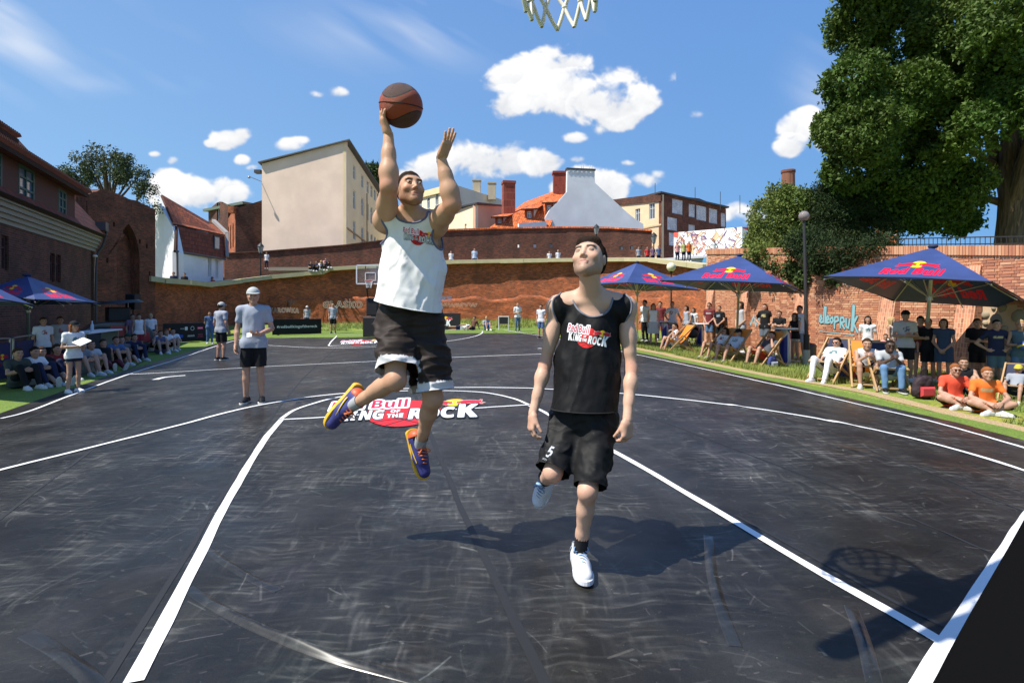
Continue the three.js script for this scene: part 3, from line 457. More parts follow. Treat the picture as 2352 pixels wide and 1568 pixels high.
// hair over the cranium: cut along the hair line; style: short, crop, long, bun, cap
function hairGeo(style, cell = 0.006) {
  const f = new Field(V(-0.14, -0.42, -0.2), V(0.14, 0.18, 0.17), cell);
  const top = style === 'crop' ? 0.0035 : style === 'swept' ? 0.008 : 0.011;
  f.ell(V(0, 0.035, -0.014), V(0.079 + top, 0.098 + top, 0.102 + top), 0.0);
  if (style === 'long') { f.cap(V(0, 0.02, -0.05), V(0, -0.2, -0.075), 0.085, 0.075, 0.03, [V(0, 0, 1), 1.7]); f.cap(V(0, -0.18, -0.075), V(0, -0.36, -0.08), 0.078, 0.035, 0.03, [V(0, 0, 1), 2]); for (const e of [-1, 1]) f.cap(V(0.075 * e, 0.03, 0.02), V(0.085 * e, -0.2, 0.0), 0.026, 0.02, 0.03); }
  if (style === 'tail') f.cap(V(0, 0.04, -0.11), V(0, -0.22, -0.14), 0.035, 0.022, 0.02);
  if (style === 'bob') { f.cap(V(0, 0.0, -0.04), V(0, -0.08, -0.05), 0.09, 0.085, 0.03); for (const e of [-1, 1]) f.cap(V(0.075 * e, 0.03, 0.0), V(0.075 * e, -0.08, 0.0), 0.03, 0.024, 0.03); }
  if (style === 'swept') f.cap(V(-0.035, 0.1, 0.045), V(0.04, 0.098, 0.045), 0.02, 0.02, 0.035);
  let g = f.mesh();
  const long = style === 'long' || style === 'bob', low = style === 'tail' ? -0.3 : 0;
  g = clipGeo(g, (p) => {
    if (long) return p.y < 0.07 ? (p.z - 0.045) : (p.z > 0 ? 0.078 - p.y - sstep(0.06, 0, p.z) * 0.05 : -1);
    if (style === 'tail' && p.z < -0.1) return -1;
    return hairLine(p) + 0.004 + (fbm(p.x * 90, p.y * 90, p.z * 90, 2) - 0.5) * 0.016 - p.y;
  });
  return wrinkle(g, (x, y, z) => (fbm(x * 60, y * 26, z * 60, 3) - 0.5) * (style === 'crop' ? 0.005 : 0.011) - (long ? 0 : (top + 0.0035) * sstep(0.028, 0.0, y - hairLine(V(x, y, z)) - 0.004)));
}
function capGeo() {                                                                             // baseball cap
  const crown = new THREE.SphereGeometry(0.104, 20, 12, 0, Math.PI * 2, 0, Math.PI * 0.52).scale(0.93, 0.98, 1.08).translate(0, 0.045, -0.012);
  const s = new THREE.Shape(); s.absellipse(0, 0, 0.082, 0.085, 0, Math.PI, false); s.closePath();
  const peak = new THREE.ExtrudeGeometry(s, { depth: 0.006, bevelEnabled: true, bevelSize: 0.002, bevelThickness: 0.002, bevelSegments: 1, curveSegments: 10 }).rotateX(Math.PI / 2).rotateX(0.18).translate(0, 0.053, 0.082);
  return join([crown, peak]);
}
// ---- hand: wrist at the origin, fingers +y, palm faces +z, thumb on +x (mirror for the other)
function handGeo(cell, o = {}) {
  const curl = o.curl ?? [0.35, 0.4, 0.45, 0.5], f = new Field(V(-0.11, -0.05, -0.08), V(0.12, 0.22, 0.14), cell), z1 = V(0, 0, 1);
  f.cap(V(0, -0.02, 0), V(0, 0.02, 0), 0.021, 0.028, 0.01, [z1, 1.3]);
  f.cap(V(-0.018, 0.015, 0), V(-0.025, 0.078, 0), 0.02, 0.018, 0.02, [z1, 1.25]); f.cap(V(0.016, 0.015, 0), V(0.025, 0.082, 0), 0.022, 0.018, 0.02, [z1, 1.25]); f.cap(V(0, 0.02, 0), V(0, 0.084, 0), 0.022, 0.018, 0.02, [z1, 1.25]);
  f.cap(V(0.02, 0.02, 0.006), V(0.036, 0.05, 0.012), 0.018, 0.014, 0.015);
  const base = [[0.032, 0.086], [0.011, 0.092], [-0.011, 0.089], [-0.031, 0.08]], len = [0.072, 0.08, 0.074, 0.058], spread = o.spread ?? 0.1;
  base.forEach(([x, y], i) => {
    let p = V(x, y, 0), a = 0, sx = (1.5 - i) * spread; const parts = [0.42, 0.32, 0.26];
    for (let k = 0; k < 3; k++) { a += curl[i] * (k === 0 ? 0.9 : 1.0); const L = len[i] * parts[k], q = p.clone().add(V(Math.sin(sx) * Math.cos(a) * L, Math.cos(sx) * Math.cos(a) * L, Math.sin(a) * L)); f.cap(p, q, 0.0094 - k * 0.0008, 0.0088 - k * 0.0008, 0.003); p = q; }
  });
  const ta = o.thumb ?? 0.7, tb = o.thumbIn ?? 0.35; let p = V(0.034, 0.036, 0.01); const d1 = V(Math.sin(ta), Math.cos(ta), tb).normalize(), m = p.clone().addScaledVector(d1, 0.04); f.cap(p, m, 0.0125, 0.0105, 0.006); const d2 = V(Math.sin(ta * 0.7), Math.cos(ta * 0.7), tb * 1.6).normalize(); f.cap(m, m.clone().addScaledVector(d2, 0.03), 0.0102, 0.0085, 0.003);
  return f.mesh();
}
const flipX = (g) => { const q = g.clone().scale(-1, 1, 1), i = q.index; if (i) for (let k = 0; k < i.count; k += 3) { const a = i.getX(k); i.setX(k, i.getX(k + 1)); i.setX(k + 1, a); } q.computeVertexNormals(); return q; };
function placeHand(g, wrist, dir, palm, left) { const y = dir.clone().normalize(), x = y.clone().cross(palm).normalize(), z = x.clone().cross(y); const q = (left ? flipX(g) : g.clone()); return q.applyMatrix4(new THREE.Matrix4().makeBasis(x, y, z).setPosition(wrist)); }
// ---- shoe: ankle above the origin, toe +z, sole at y = 0, 0.29 long
function shoeGeo(cell, high = false) {
  const f = new Field(V(-0.08, -0.02, -0.13), V(0.08, 0.2, 0.24), cell);
  f.cap(V(0, 0.045, -0.06), V(0, 0.04, 0.06), 0.043, 0.045, 0.02); f.cap(V(0.004, 0.036, 0.06), V(0.006, 0.032, 0.15), 0.045, 0.038, 0.02); f.cap(V(0, 0.06, -0.045), V(0, high ? 0.14 : 0.1, -0.04), 0.042, 0.04, 0.02, [V(1, 0, 0), 1.1]); f.cap(V(0, 0.085, 0.0), V(0, 0.055, 0.09), 0.033, 0.03, 0.02);
  let g = f.mesh(); g = clipGeo(g, (p) => Math.max(0.012 - p.y, p.y - (high ? 0.135 + p.z * 0.2 : 0.105 + p.z * 0.25)));
  const so = new THREE.Shape(); so.moveTo(-0.036, -0.095); so.bezierCurveTo(-0.03, -0.118, 0.03, -0.118, 0.036, -0.095); so.bezierCurveTo(0.034, -0.03, 0.036, 0.02, 0.05, 0.09); so.bezierCurveTo(0.054, 0.15, 0.04, 0.19, 0.008, 0.194); so.bezierCurveTo(-0.03, 0.192, -0.046, 0.15, -0.046, 0.09); so.bezierCurveTo(-0.04, 0.02, -0.034, -0.03, -0.036, -0.095);
  const sole = new THREE.ExtrudeGeometry(so, { depth: 0.02, bevelEnabled: true, bevelSize: 0.004, bevelThickness: 0.004, bevelSegments: 2, curveSegments: 8 }).rotateX(Math.PI / 2).translate(0, 0.026, 0);
  return [g, sole];
}
// ---------------------------------------------------------------- people
const HEADS = new Map(), HAIRS = new Map(), HAND = { relaxed: handGeo(0.0062, { curl: [0.35, 0.42, 0.48, 0.5] }), fist: handGeo(0.0062, { curl: [1.2, 1.25, 1.25, 1.2], thumb: 0.25, thumbIn: 1.2 }), open: handGeo(0.0062, { curl: [0.12, 0.1, 0.12, 0.15], spread: 0.16 }) };
const SHOE = shoeGeo(0.0085), CAP = capGeo();
const skins = { pale: [0.52, 0.31, 0.225], fair: [0.44, 0.25, 0.17], tan: [0.33, 0.175, 0.11], dark: [0.09, 0.05, 0.035] };
const hairs = { brown: [0.05, 0.028, 0.016], dark: [0.018, 0.013, 0.011], blond: [0.42, 0.29, 0.14], red: [0.26, 0.09, 0.03], grey: [0.32, 0.31, 0.3] };
const M_skin = new THREE.MeshPhysicalMaterial({ vertexColors: true, roughness: 0.52, side: THREE.DoubleSide, specularIntensity: 0.7 });
function headOf(skin, hair, glasses) { const k = skin + hair; if (!HEADS.has(k)) HEADS.set(k, headGeo(0.0068, { skin: skins[skin], brow: hairs[hair].map((v) => v * 0.7) })); return HEADS.get(k); }
function hairOf(s) { if (!HAIRS.has(s)) HAIRS.set(s, hairGeo(s, 0.0085)); return HAIRS.get(s); }
const S2 = (x, y, z) => [V(x, y, z), V(-x, y, z)];
// joints of a pose, local: +z forwards, +x the person's left, for a height of 1.75
const POSES = {
  stand: () => ({ pelvis: V(0, 0.95, 0), chest: V(0, 1.28, 0.0), neck: V(0, 1.475, -0.01), head: V(0, 1.63, 0.025), sh: S2(0.175, 1.425, -0.005), hip: S2(0.088, 0.92, 0), kn: S2(0.1, 0.5, 0.02), an: S2(0.112, 0.085, -0.02), toe: S2(0.14, 0.0, 1), el: S2(0.235, 1.14, -0.03), wr: S2(0.235, 0.9, 0.06), hd: S2(0, -1, 0.25), palm: S2(-1, 0, 0.3) }),
  ground: () => ({ pelvis: V(0, 0.13, 0), chest: V(0, 0.43, -0.03), neck: V(0, 0.62, 0.0), head: V(0, 0.765, 0.045), sh: S2(0.17, 0.575, -0.01), hip: S2(0.09, 0.11, 0.04), kn: S2(0.14, 0.49, 0.38), an: S2(0.12, 0.085, 0.6), toe: S2(0.15, 0, 1), el: S2(0.27, 0.36, 0.2), wr: S2(0.09, 0.42, 0.41), hd: S2(-0.7, 0.05, 0.5), palm: S2(-0.3, -0.3, -1) }),
  cross: () => ({ pelvis: V(0, 0.12, 0), chest: V(0, 0.42, 0.02), neck: V(0, 0.6, 0.06), head: V(0, 0.74, 0.12), sh: S2(0.175, 0.555, 0.04), hip: S2(0.09, 0.1, 0.04), kn: S2(0.33, 0.22, 0.3), an: S2(-0.08, 0.09, 0.42), toe: S2(-1, 0, 0.5), el: S2(0.29, 0.31, 0.2), wr: S2(0.1, 0.24, 0.4), hd: S2(-0.6, -0.3, 0.6), palm: S2(-0.4, -0.6, -0.4) }),
  out: () => ({ pelvis: V(0, 0.12, 0), chest: V(0, 0.41, -0.13), neck: V(0, 0.585, -0.2), head: V(0, 0.735, -0.19), sh: S2(0.175, 0.54, -0.19), hip: S2(0.09, 0.1, 0.04), kn: S2(0.14, 0.23, 0.45), an: S2(0.13, 0.075, 0.86), toe: S2(0.2, 1, 0.35), el: S2(0.26, 0.28, -0.27), wr: S2(0.27, 0.05, -0.34), hd: S2(0.2, -0.2, -0.7), palm: S2(0, -1, 0) }),
  chair: () => ({ pelvis: V(0, 0.3, 0), chest: V(0, 0.56, -0.2), neck: V(0, 0.72, -0.31), head: V(0, 0.86, -0.31), sh: S2(0.175, 0.68, -0.28), hip: S2(0.09, 0.29, 0.04), kn: S2(0.16, 0.52, 0.43), an: S2(0.14, 0.085, 0.6), toe: S2(0.2, 0, 1), el: S2(0.28, 0.44, -0.12), wr: S2(0.14, 0.4, 0.12), hd: S2(-0.4, -0.15, 0.8), palm: S2(-0.2, -1, 0) }),
  lean: () => ({ pelvis: V(0, 0.33, 0), chest: V(0, 0.62, 0.1), neck: V(0, 0.79, 0.19), head: V(0, 0.92, 0.27), sh: S2(0.175, 0.745, 0.16), hip: S2(0.09, 0.32, 0.04), kn: S2(0.15, 0.5, 0.45), an: S2(0.14, 0.085, 0.48), toe: S2(0.15, 0, 1), el: S2(0.2, 0.55, 0.36), wr: S2(0.05, 0.68, 0.52), hd: S2(-0.5, 0.5, 0.4), palm: S2(-1, 0, 0) }),
};
const ARMS = {
  down: (p) => p,
  hips: (p) => { p.el = S2(0.4, 1.16, -0.06); p.wr = S2(0.2, 1.0, 0.05); p.hd = S2(-0.75, -0.3, 0.5); p.palm = S2(-0.4, 0, -1); return p; },
  crossed: (p) => { p.el = S2(0.24, 1.16, 0.08); p.wr = [V(-0.06, 1.2, 0.2), V(0.06, 1.17, 0.22)]; p.hd = [V(-1, 0.2, -0.1), V(1, 0.2, -0.1)]; p.palm = [V(0, 0, -1), V(0, 0, -1)]; return p; },
  clasp: (p) => { p.el = S2(0.24, 1.13, 0.0); p.wr = S2(0.045, 1.15, 0.25); p.hd = S2(-0.35, 0.25, 0.6); p.palm = S2(-1, 0, 0); return p; },
  low: (p) => { p.el = S2(0.235, 1.13, 0.02); p.wr = S2(0.06, 0.93, 0.17); p.hd = S2(-0.6, -0.7, 0.1); p.palm = S2(0, 0, -1); return p; },
  raise: (p) => { p.el = [V(0.23, 1.16, 0.06), V(-0.23, 1.13, -0.02)]; p.wr = [V(0.06, 1.46, 0.2), V(-0.22, 0.9, 0.06)]; p.hd = [V(-0.5, 0.8, 0), V(0, -1, 0.25)]; p.palm = [V(-0.4, 0, -1), V(1, 0, 0.3)]; return p; },
  back: (p) => { p.el = S2(0.23, 1.13, -0.1); p.wr = S2(0.06, 0.95, -0.16); p.hd = S2(-0.6, -0.6, 0); p.palm = S2(0, 0, -1); return p; },
  reach: (p) => { p.el = [V(0.34, 1.17, 0.12), V(-0.33, 1.2, 0.0)]; p.wr = [V(0.5, 1.02, 0.3), V(-0.19, 1.02, 0.04)]; p.hd = [V(0.4, -0.3, 0.7), V(0.7, -0.3, 0.5)]; p.palm = [V(0, -1, 0), V(0.3, 0, -1)]; return p; },
};
const UP = V(0, 1, 0);
function addTorso(f, J, b, e, k = 0.05) {                                                        // e: how far the cloth stands off
  const x = J.sh[0].clone().sub(J.sh[1]).normalize(), up = J.neck.clone().sub(J.pelvis).normalize(), fw = x.clone().cross(up).normalize(), fl = [fw, 1.32];
  const waist = J.pelvis.clone().lerp(J.chest, 0.45), topc = J.chest.clone().lerp(J.neck, 0.35);
  f.cap(J.hip[0].clone().lerp(J.hip[1], 0.18), J.hip[1].clone().lerp(J.hip[0], 0.18), 0.112 * b + e, 0.112 * b + e, k, [fw, 1.12]);
  f.cap(J.pelvis, waist, 0.142 * b + e, 0.135 * b + e, k, fl); f.cap(waist, topc, 0.138 * b + e, 0.155 * b + e, k, fl);
  f.cap(J.sh[0], J.sh[1], 0.062 * b + e, 0.062 * b + e, k); f.cap(topc, J.neck, 0.1 * b + e * 0.6, 0.05 + e * 0.3, k, [fw, 1.15]);
  return { x, up, fw, waist, topc };
}
function boundsOf(J, m = 0.22) { const l = V(9, 9, 9), h = V(-9, -9, -9); for (const v of Object.values(J)) for (const q of [].concat(v)) if (q && q !== J.hd && Math.abs(q.x) < 8) { l.min(q); h.max(q); } return [l.addScalar(-m), h.addScalar(m)]; }
const M_print = new THREE.MeshPhysicalMaterial({ vertexColors: true, roughness: 0.85, side: THREE.DoubleSide, specularIntensity: 0.4 });
const clothM = (c, rough = 0.85) => mat(c[0], c[1], c[2], rough, { specularIntensity: 0.4 });
/* o: pose, arms, at, turn, h (height), build, skin, hair [style, colour], cap, glasses, top [kind, colour], bottom [kind, colour], shoe, label, group, tweak(J) */
function person(o) {
  const J = (ARMS[o.arms ?? 'down'])(POSES[o.pose ?? 'stand']()); if (o.tweak) o.tweak(J);
  const H = o.h ?? 1.75, k = H / 1.75, b = o.build ?? 1, cell = o.cell ?? 0.026, far = !!o.far;
  const JJ = { ...J, hd: undefined, palm: undefined, toe: undefined }, [lo, hi] = boundsOf(JJ);
  const g = thing('person', o.label, 'person', o.at, o.group); g.rotation.y = o.turn ?? 0; if (o.tilt) g.rotation.z = o.tilt; g.scale.setScalar(k);
  const skin = skins[o.skin ?? 'fair'];
  // body
  const f = new Field(lo, hi, cell), T = addTorso(f, J, b * 0.96, 0, 0.04);
  f.cap(J.neck.clone().addScaledVector(T.up, -0.05), J.head.clone().addScaledVector(UP, -0.06), 0.056, 0.054, 0.03);
  for (const s of [0, 1]) {
    f.cap(J.sh[s], J.el[s], 0.05 * b, 0.038 * b, 0.035); const e2 = J.el[s].clone().lerp(J.wr[s], 0.3); f.cap(J.el[s], e2, 0.038 * b, 0.041 * b, 0.02); f.cap(e2, J.wr[s], 0.041 * b, 0.027, 0.02);
    f.cap(J.hip[s], J.kn[s], 0.085 * b, 0.055 * b, 0.04); const c2 = J.kn[s].clone().lerp(J.an[s], 0.3); f.cap(J.kn[s], c2, 0.052 * b, 0.056 * b, 0.02); f.cap(c2, J.an[s], 0.056 * b, 0.036, 0.02);
  }
  const bits = [tint(f.mesh(), () => skin)];
  const hm = new THREE.Matrix4();
  { const hy = o.look ?? 0, hp = o.nod ?? 0, fw = V(Math.sin(hy) * Math.cos(hp), Math.sin(hp), Math.cos(hy) * Math.cos(hp)); hm.copy(frame(V(0, 1, 0).addScaledVector(fw, -fw.y), fw, J.head)); hm.copy(frame(V(-fw.x * fw.y, 1, -fw.z * fw.y), fw, J.head)); }
  const hg = headOf(o.skin ?? 'fair', o.hair?.[1] ?? 'brown').clone(); hg.applyMatrix4(hm); bits.push(hg);
  if (!far) for (const s of [0, 1]) bits.push(tint(placeHand(HAND[o.hand ?? 'relaxed'], J.wr[s], J.hd[s], J.palm[s], s === 0), () => skin));
  else for (const s of [0, 1]) { const q = new Field(J.wr[s].clone().addScalar(-0.2), J.wr[s].clone().addScalar(0.2), 0.02); q.cap(J.wr[s], J.wr[s].clone().addScaledVector(J.hd[s].clone().normalize(), 0.13), 0.034, 0.03, 0); bits.push(tint(q.mesh(), () => skin)); }
  part('body', mergeIdx(bits), M_skin, g);
  // hair, cap, glasses
  const hc = hairs[o.hair?.[1] ?? 'brown'];
  const onHead = (name, geo, m) => { const q = part(name, geo, m, g); q.applyMatrix4(hm); return q; };
  if (o.hair?.[0] !== 'none') onHead('hair', hairOf(o.hair?.[0] ?? 'short'), mat(hc[0], hc[1], hc[2], 0.9, { specularIntensity: 0.25 }));
  if (o.cap) { const c = onHead('cap', CAP, clothM(o.cap)); if (o.capBack) c.rotateY(Math.PI); }
  if (o.glasses) onHead('sunglasses', GLASSES, mat(0.01, 0.01, 0.012, 0.12));
  // clothes
  const [tk, tc] = o.top ?? ['tee', [0.7, 0.7, 0.7]], [bk, bc] = o.bottom ?? ['shorts', [0.02, 0.02, 0.025]];
  const nearest = (p) => { let best = 9, t0 = 0; for (const s of [0, 1]) { const ax = J.kn[s].clone().sub(J.hip[s]), t = p.clone().sub(J.hip[s]).dot(ax) / ax.lengthSq(), d = p.distanceTo(J.hip[s].clone().addScaledVector(ax, clamp(t, 0, 1))); if (d < best) { best = d; t0 = t; } } return t0; };
  const wr2 = (amp, fr) => (x, y, z) => (fbm(x * fr + 3 * H, y * fr * 0.7, z * fr, 2) - 0.5) * amp;
  const lowEnd = tk === 'dress' ? 0.5 : 0.1;
  {
    const q = new Field(lo, hi, cell); addTorso(q, J, b * 0.98, 0.017);
    if (tk === 'dress') for (const s of [0, 1]) q.cap(J.hip[s], J.hip[s].clone().lerp(J.kn[s], 1.0), 0.12 * b, 0.13 * b, 0.08);
    if (tk !== 'dress') for (const s of [0, 1]) q.cap(J.hip[s], J.hip[s].clone().lerp(J.kn[s], 0.22), 0.112 * b, 0.108 * b, 0.05);
    const sleeve = { tee: 0.52, polo: 0.55, long: 1, tank: 0, dress: 0.25 }[tk];
    if (sleeve) for (const s of [0, 1]) { const e = J.sh[s].clone().lerp(J.el[s], Math.min(sleeve, 1)); q.cap(J.sh[s], e, 0.06 * b, (sleeve < 1 ? 0.06 : 0.052) * b, 0.03); if (sleeve === 1) q.cap(J.el[s], J.wr[s], 0.055 * b, 0.04, 0.02); }
    let geo = clipGeo(q.mesh(), (p) => {
      const neck = 0.074 - p.distanceTo(J.neck.clone().addScaledVector(T.fw, 0.015).addScaledVector(UP, 0.022)), below = tk === 'dress' ? nearest(p) - 0.78 : p.clone().sub(J.pelvis).dot(T.up) * -1 - lowEnd;
      let arm = -1; if (!sleeve) for (const s of [0, 1]) { const out = J.sh[s].clone().sub(J.sh[1 - s]).normalize(); arm = Math.max(arm, p.clone().sub(J.sh[s]).dot(out) + 0.012 + (p.y < J.sh[s].y - 0.12 ? -0.2 : 0)); }
      return Math.max(neck, below, arm);
    });
    geo = wrinkle(geo, wr2(0.018, 14));
    let hash = 7; for (const ch of o.label) hash = (hash * 31 + ch.charCodeAt(0)) % 9973;
    const style = tk === 'tee' && !far ? hash % 5 : 0, lum = tc[0] + tc[1] + tc[2], ink = lum > 1 ? [[0.12, 0.13, 0.2], [0.35, 0.1, 0.1], [0.1, 0.2, 0.22]][hash % 3] : [[0.5, 0.5, 0.5], [0.45, 0.4, 0.2], [0.3, 0.36, 0.45]][hash % 3];
    if (style) { tint(geo, (p) => { const r = p.clone().sub(J.chest), y = r.dot(T.up), xx = r.dot(T.x), front = r.dot(T.fw) > 0.02; const n = n3(p.x * 34 + hash, p.y * 34, p.z * 34); const on = style === 1 ? front && Math.abs(xx) < 0.09 && Math.abs(y - 0.03) < 0.055 && n > 0.38 : style === 2 ? front && Math.hypot(xx, y - 0.02) < 0.075 && n > 0.3 : style === 3 ? front && Math.abs(y - 0.04) < 0.022 && Math.abs(xx) < 0.11 && n > 0.25 : false; const k = 0.94 + 0.12 * n; return on ? ink : tc.map((v) => v * k); }); part('shirt', geo, M_print, g); } else part('shirt', geo, clothM(tc), g);
  }
  if (bk !== 'none') {
    const q = new Field(lo, hi, cell), len = { shorts: 0.86, hot: 0.35, pants: 2, skirt: 0.95 }[bk] ?? 0.86;
    const flare = bk === 'pants' ? 0.014 : 0.03;
    q.cap(J.hip[0].clone().lerp(J.hip[1], 0.18), J.hip[1].clone().lerp(J.hip[0], 0.18), 0.122 * b, 0.122 * b, 0.05, [T.fw, 1.12]); q.cap(J.pelvis, J.pelvis.clone().lerp(T.waist, 0.5), 0.142 * b + 0.008, 0.135 * b + 0.006, 0.05, [T.fw, 1.32]);
    for (const s of [0, 1]) { q.cap(J.hip[s], J.kn[s], 0.098 * b, 0.06 * b + flare, bk === 'skirt' ? 0.12 : 0.03); if (bk === 'pants') q.cap(J.kn[s], J.an[s], 0.07 * b, 0.052, 0.02); if (bk === 'skirt') q.cap(J.hip[s], J.kn[s], 0.12, 0.15, 0.1); }
    let geo = clipGeo(q.mesh(), (p) => { const tn = nearest(p), top = tn < 0.12 ? p.clone().sub(J.pelvis).dot(T.up) - 0.04 : -1; if (bk === 'pants') { let e = -1; for (const s of [0, 1]) { const ax = J.an[s].clone().sub(J.kn[s]).normalize(); if (p.distanceTo(J.an[s]) < 0.14) e = Math.max(e, p.clone().sub(J.an[s]).dot(ax) + 0.005); } return Math.max(top, e); } return Math.max(top, tn - len); });
    part(bk === 'pants' ? 'trousers' : bk === 'skirt' ? 'skirt' : 'shorts', wrinkle(geo, wr2(0.02, 12)), clothM(bc), g);
  }
  const sc = o.shoe ?? [0.6, 0.6, 0.6];
  if (o.shoe !== null) for (const s of [0, 1]) { const m = frame(J.toe[s].y > 0.5 ? V(0, 0.35, -1) : UP, J.toe[s], J.an[s].clone()); for (const [n, q] of [['shoe', SHOE[0]], ['sole', SHOE[1]]]) { const mm = part(n, q, n === 'shoe' ? clothM(sc, 0.6) : mat(0.6, 0.6, 0.58, 0.7), n === 'shoe' ? g : g.children[g.children.length - 1]); if (n === 'shoe') { mm.applyMatrix4(m); mm.translateY(-0.085); } } }
  return g;
}
const GLASSES = (() => { const one = (e) => blob(0.021, 0.017, 0.006, 0.033 * e, 0.014, 0.098, 8); return join([one(1), one(-1), box(0.03, 0.004, 0.004, 0, 0.02, 0.099), box(0.004, 0.005, 0.1, 0.075, 0.018, 0.045), box(0.004, 0.005, 0.1, -0.075, 0.018, 0.045)]); })();
// ---------------------------------------------------------------- the two players
function rayHit(g, o, d) {                                                                       // nearest hit on an indexed geometry
  const p = g.attributes.position.array, ix = g.index.array; let best = 1e9;
  for (let i = 0; i < ix.length; i += 3) {
    const a = ix[i] * 3, b = ix[i + 1] * 3, c = ix[i + 2] * 3, e1x = p[b] - p[a], e1y = p[b + 1] - p[a + 1], e1z = p[b + 2] - p[a + 2], e2x = p[c] - p[a], e2y = p[c + 1] - p[a + 1], e2z = p[c + 2] - p[a + 2];
    const hx = d.y * e2z - d.z * e2y, hy = d.z * e2x - d.x * e2z, hz = d.x * e2y - d.y * e2x, det = e1x * hx + e1y * hy + e1z * hz; if (Math.abs(det) < 1e-12) continue;
    const f = 1 / det, sx = o.x - p[a], sy = o.y - p[a + 1], sz = o.z - p[a + 2], u = f * (sx * hx + sy * hy + sz * hz); if (u < 0 || u > 1) continue;
    const qx = sy * e1z - sz * e1y, qy = sz * e1x - sx * e1z, qz = sx * e1y - sy * e1x, v = f * (d.x * qx + d.y * qy + d.z * qz); if (v < 0 || u + v > 1) continue;
    const t = f * (e2x * qx + e2y * qy + e2z * qz); if (t > 0 && t < best) best = t;
  }
  return best < 1e8 ? best : null;
}
function printOn(g, c, ax, up, w, h, nu = 26, nv = 14, lift = 0.0025) {                            // a print on cloth: grid dropped onto the surface along its normal direction
  const fw = ax.clone().cross(up).normalize(), pos = [], uv = [], idx = [];
  let last = 0.3;
  for (let j = 0; j <= nv; j++) for (let i = 0; i <= nu; i++) { const o = c.clone().addScaledVector(ax, (i / nu - 0.5) * w).addScaledVector(up, (j / nv - 0.5) * h).addScaledVector(fw, 0.4), t = rayHit(g, o, fw.clone().negate()); if (t !== null && t < 0.7) last = t; const q = o.addScaledVector(fw, -(t !== null && t < 0.7 ? t : last) + lift); pos.push(q.x, q.y, q.z); uv.push(i / nu, j / nv); if (i && j) { const k = j * (nu + 1) + i; idx.push(k, k - 1, k - nu - 2, k, k - nu - 2, k - nu - 1); } }
  return geoFrom(pos, idx, uv);
}
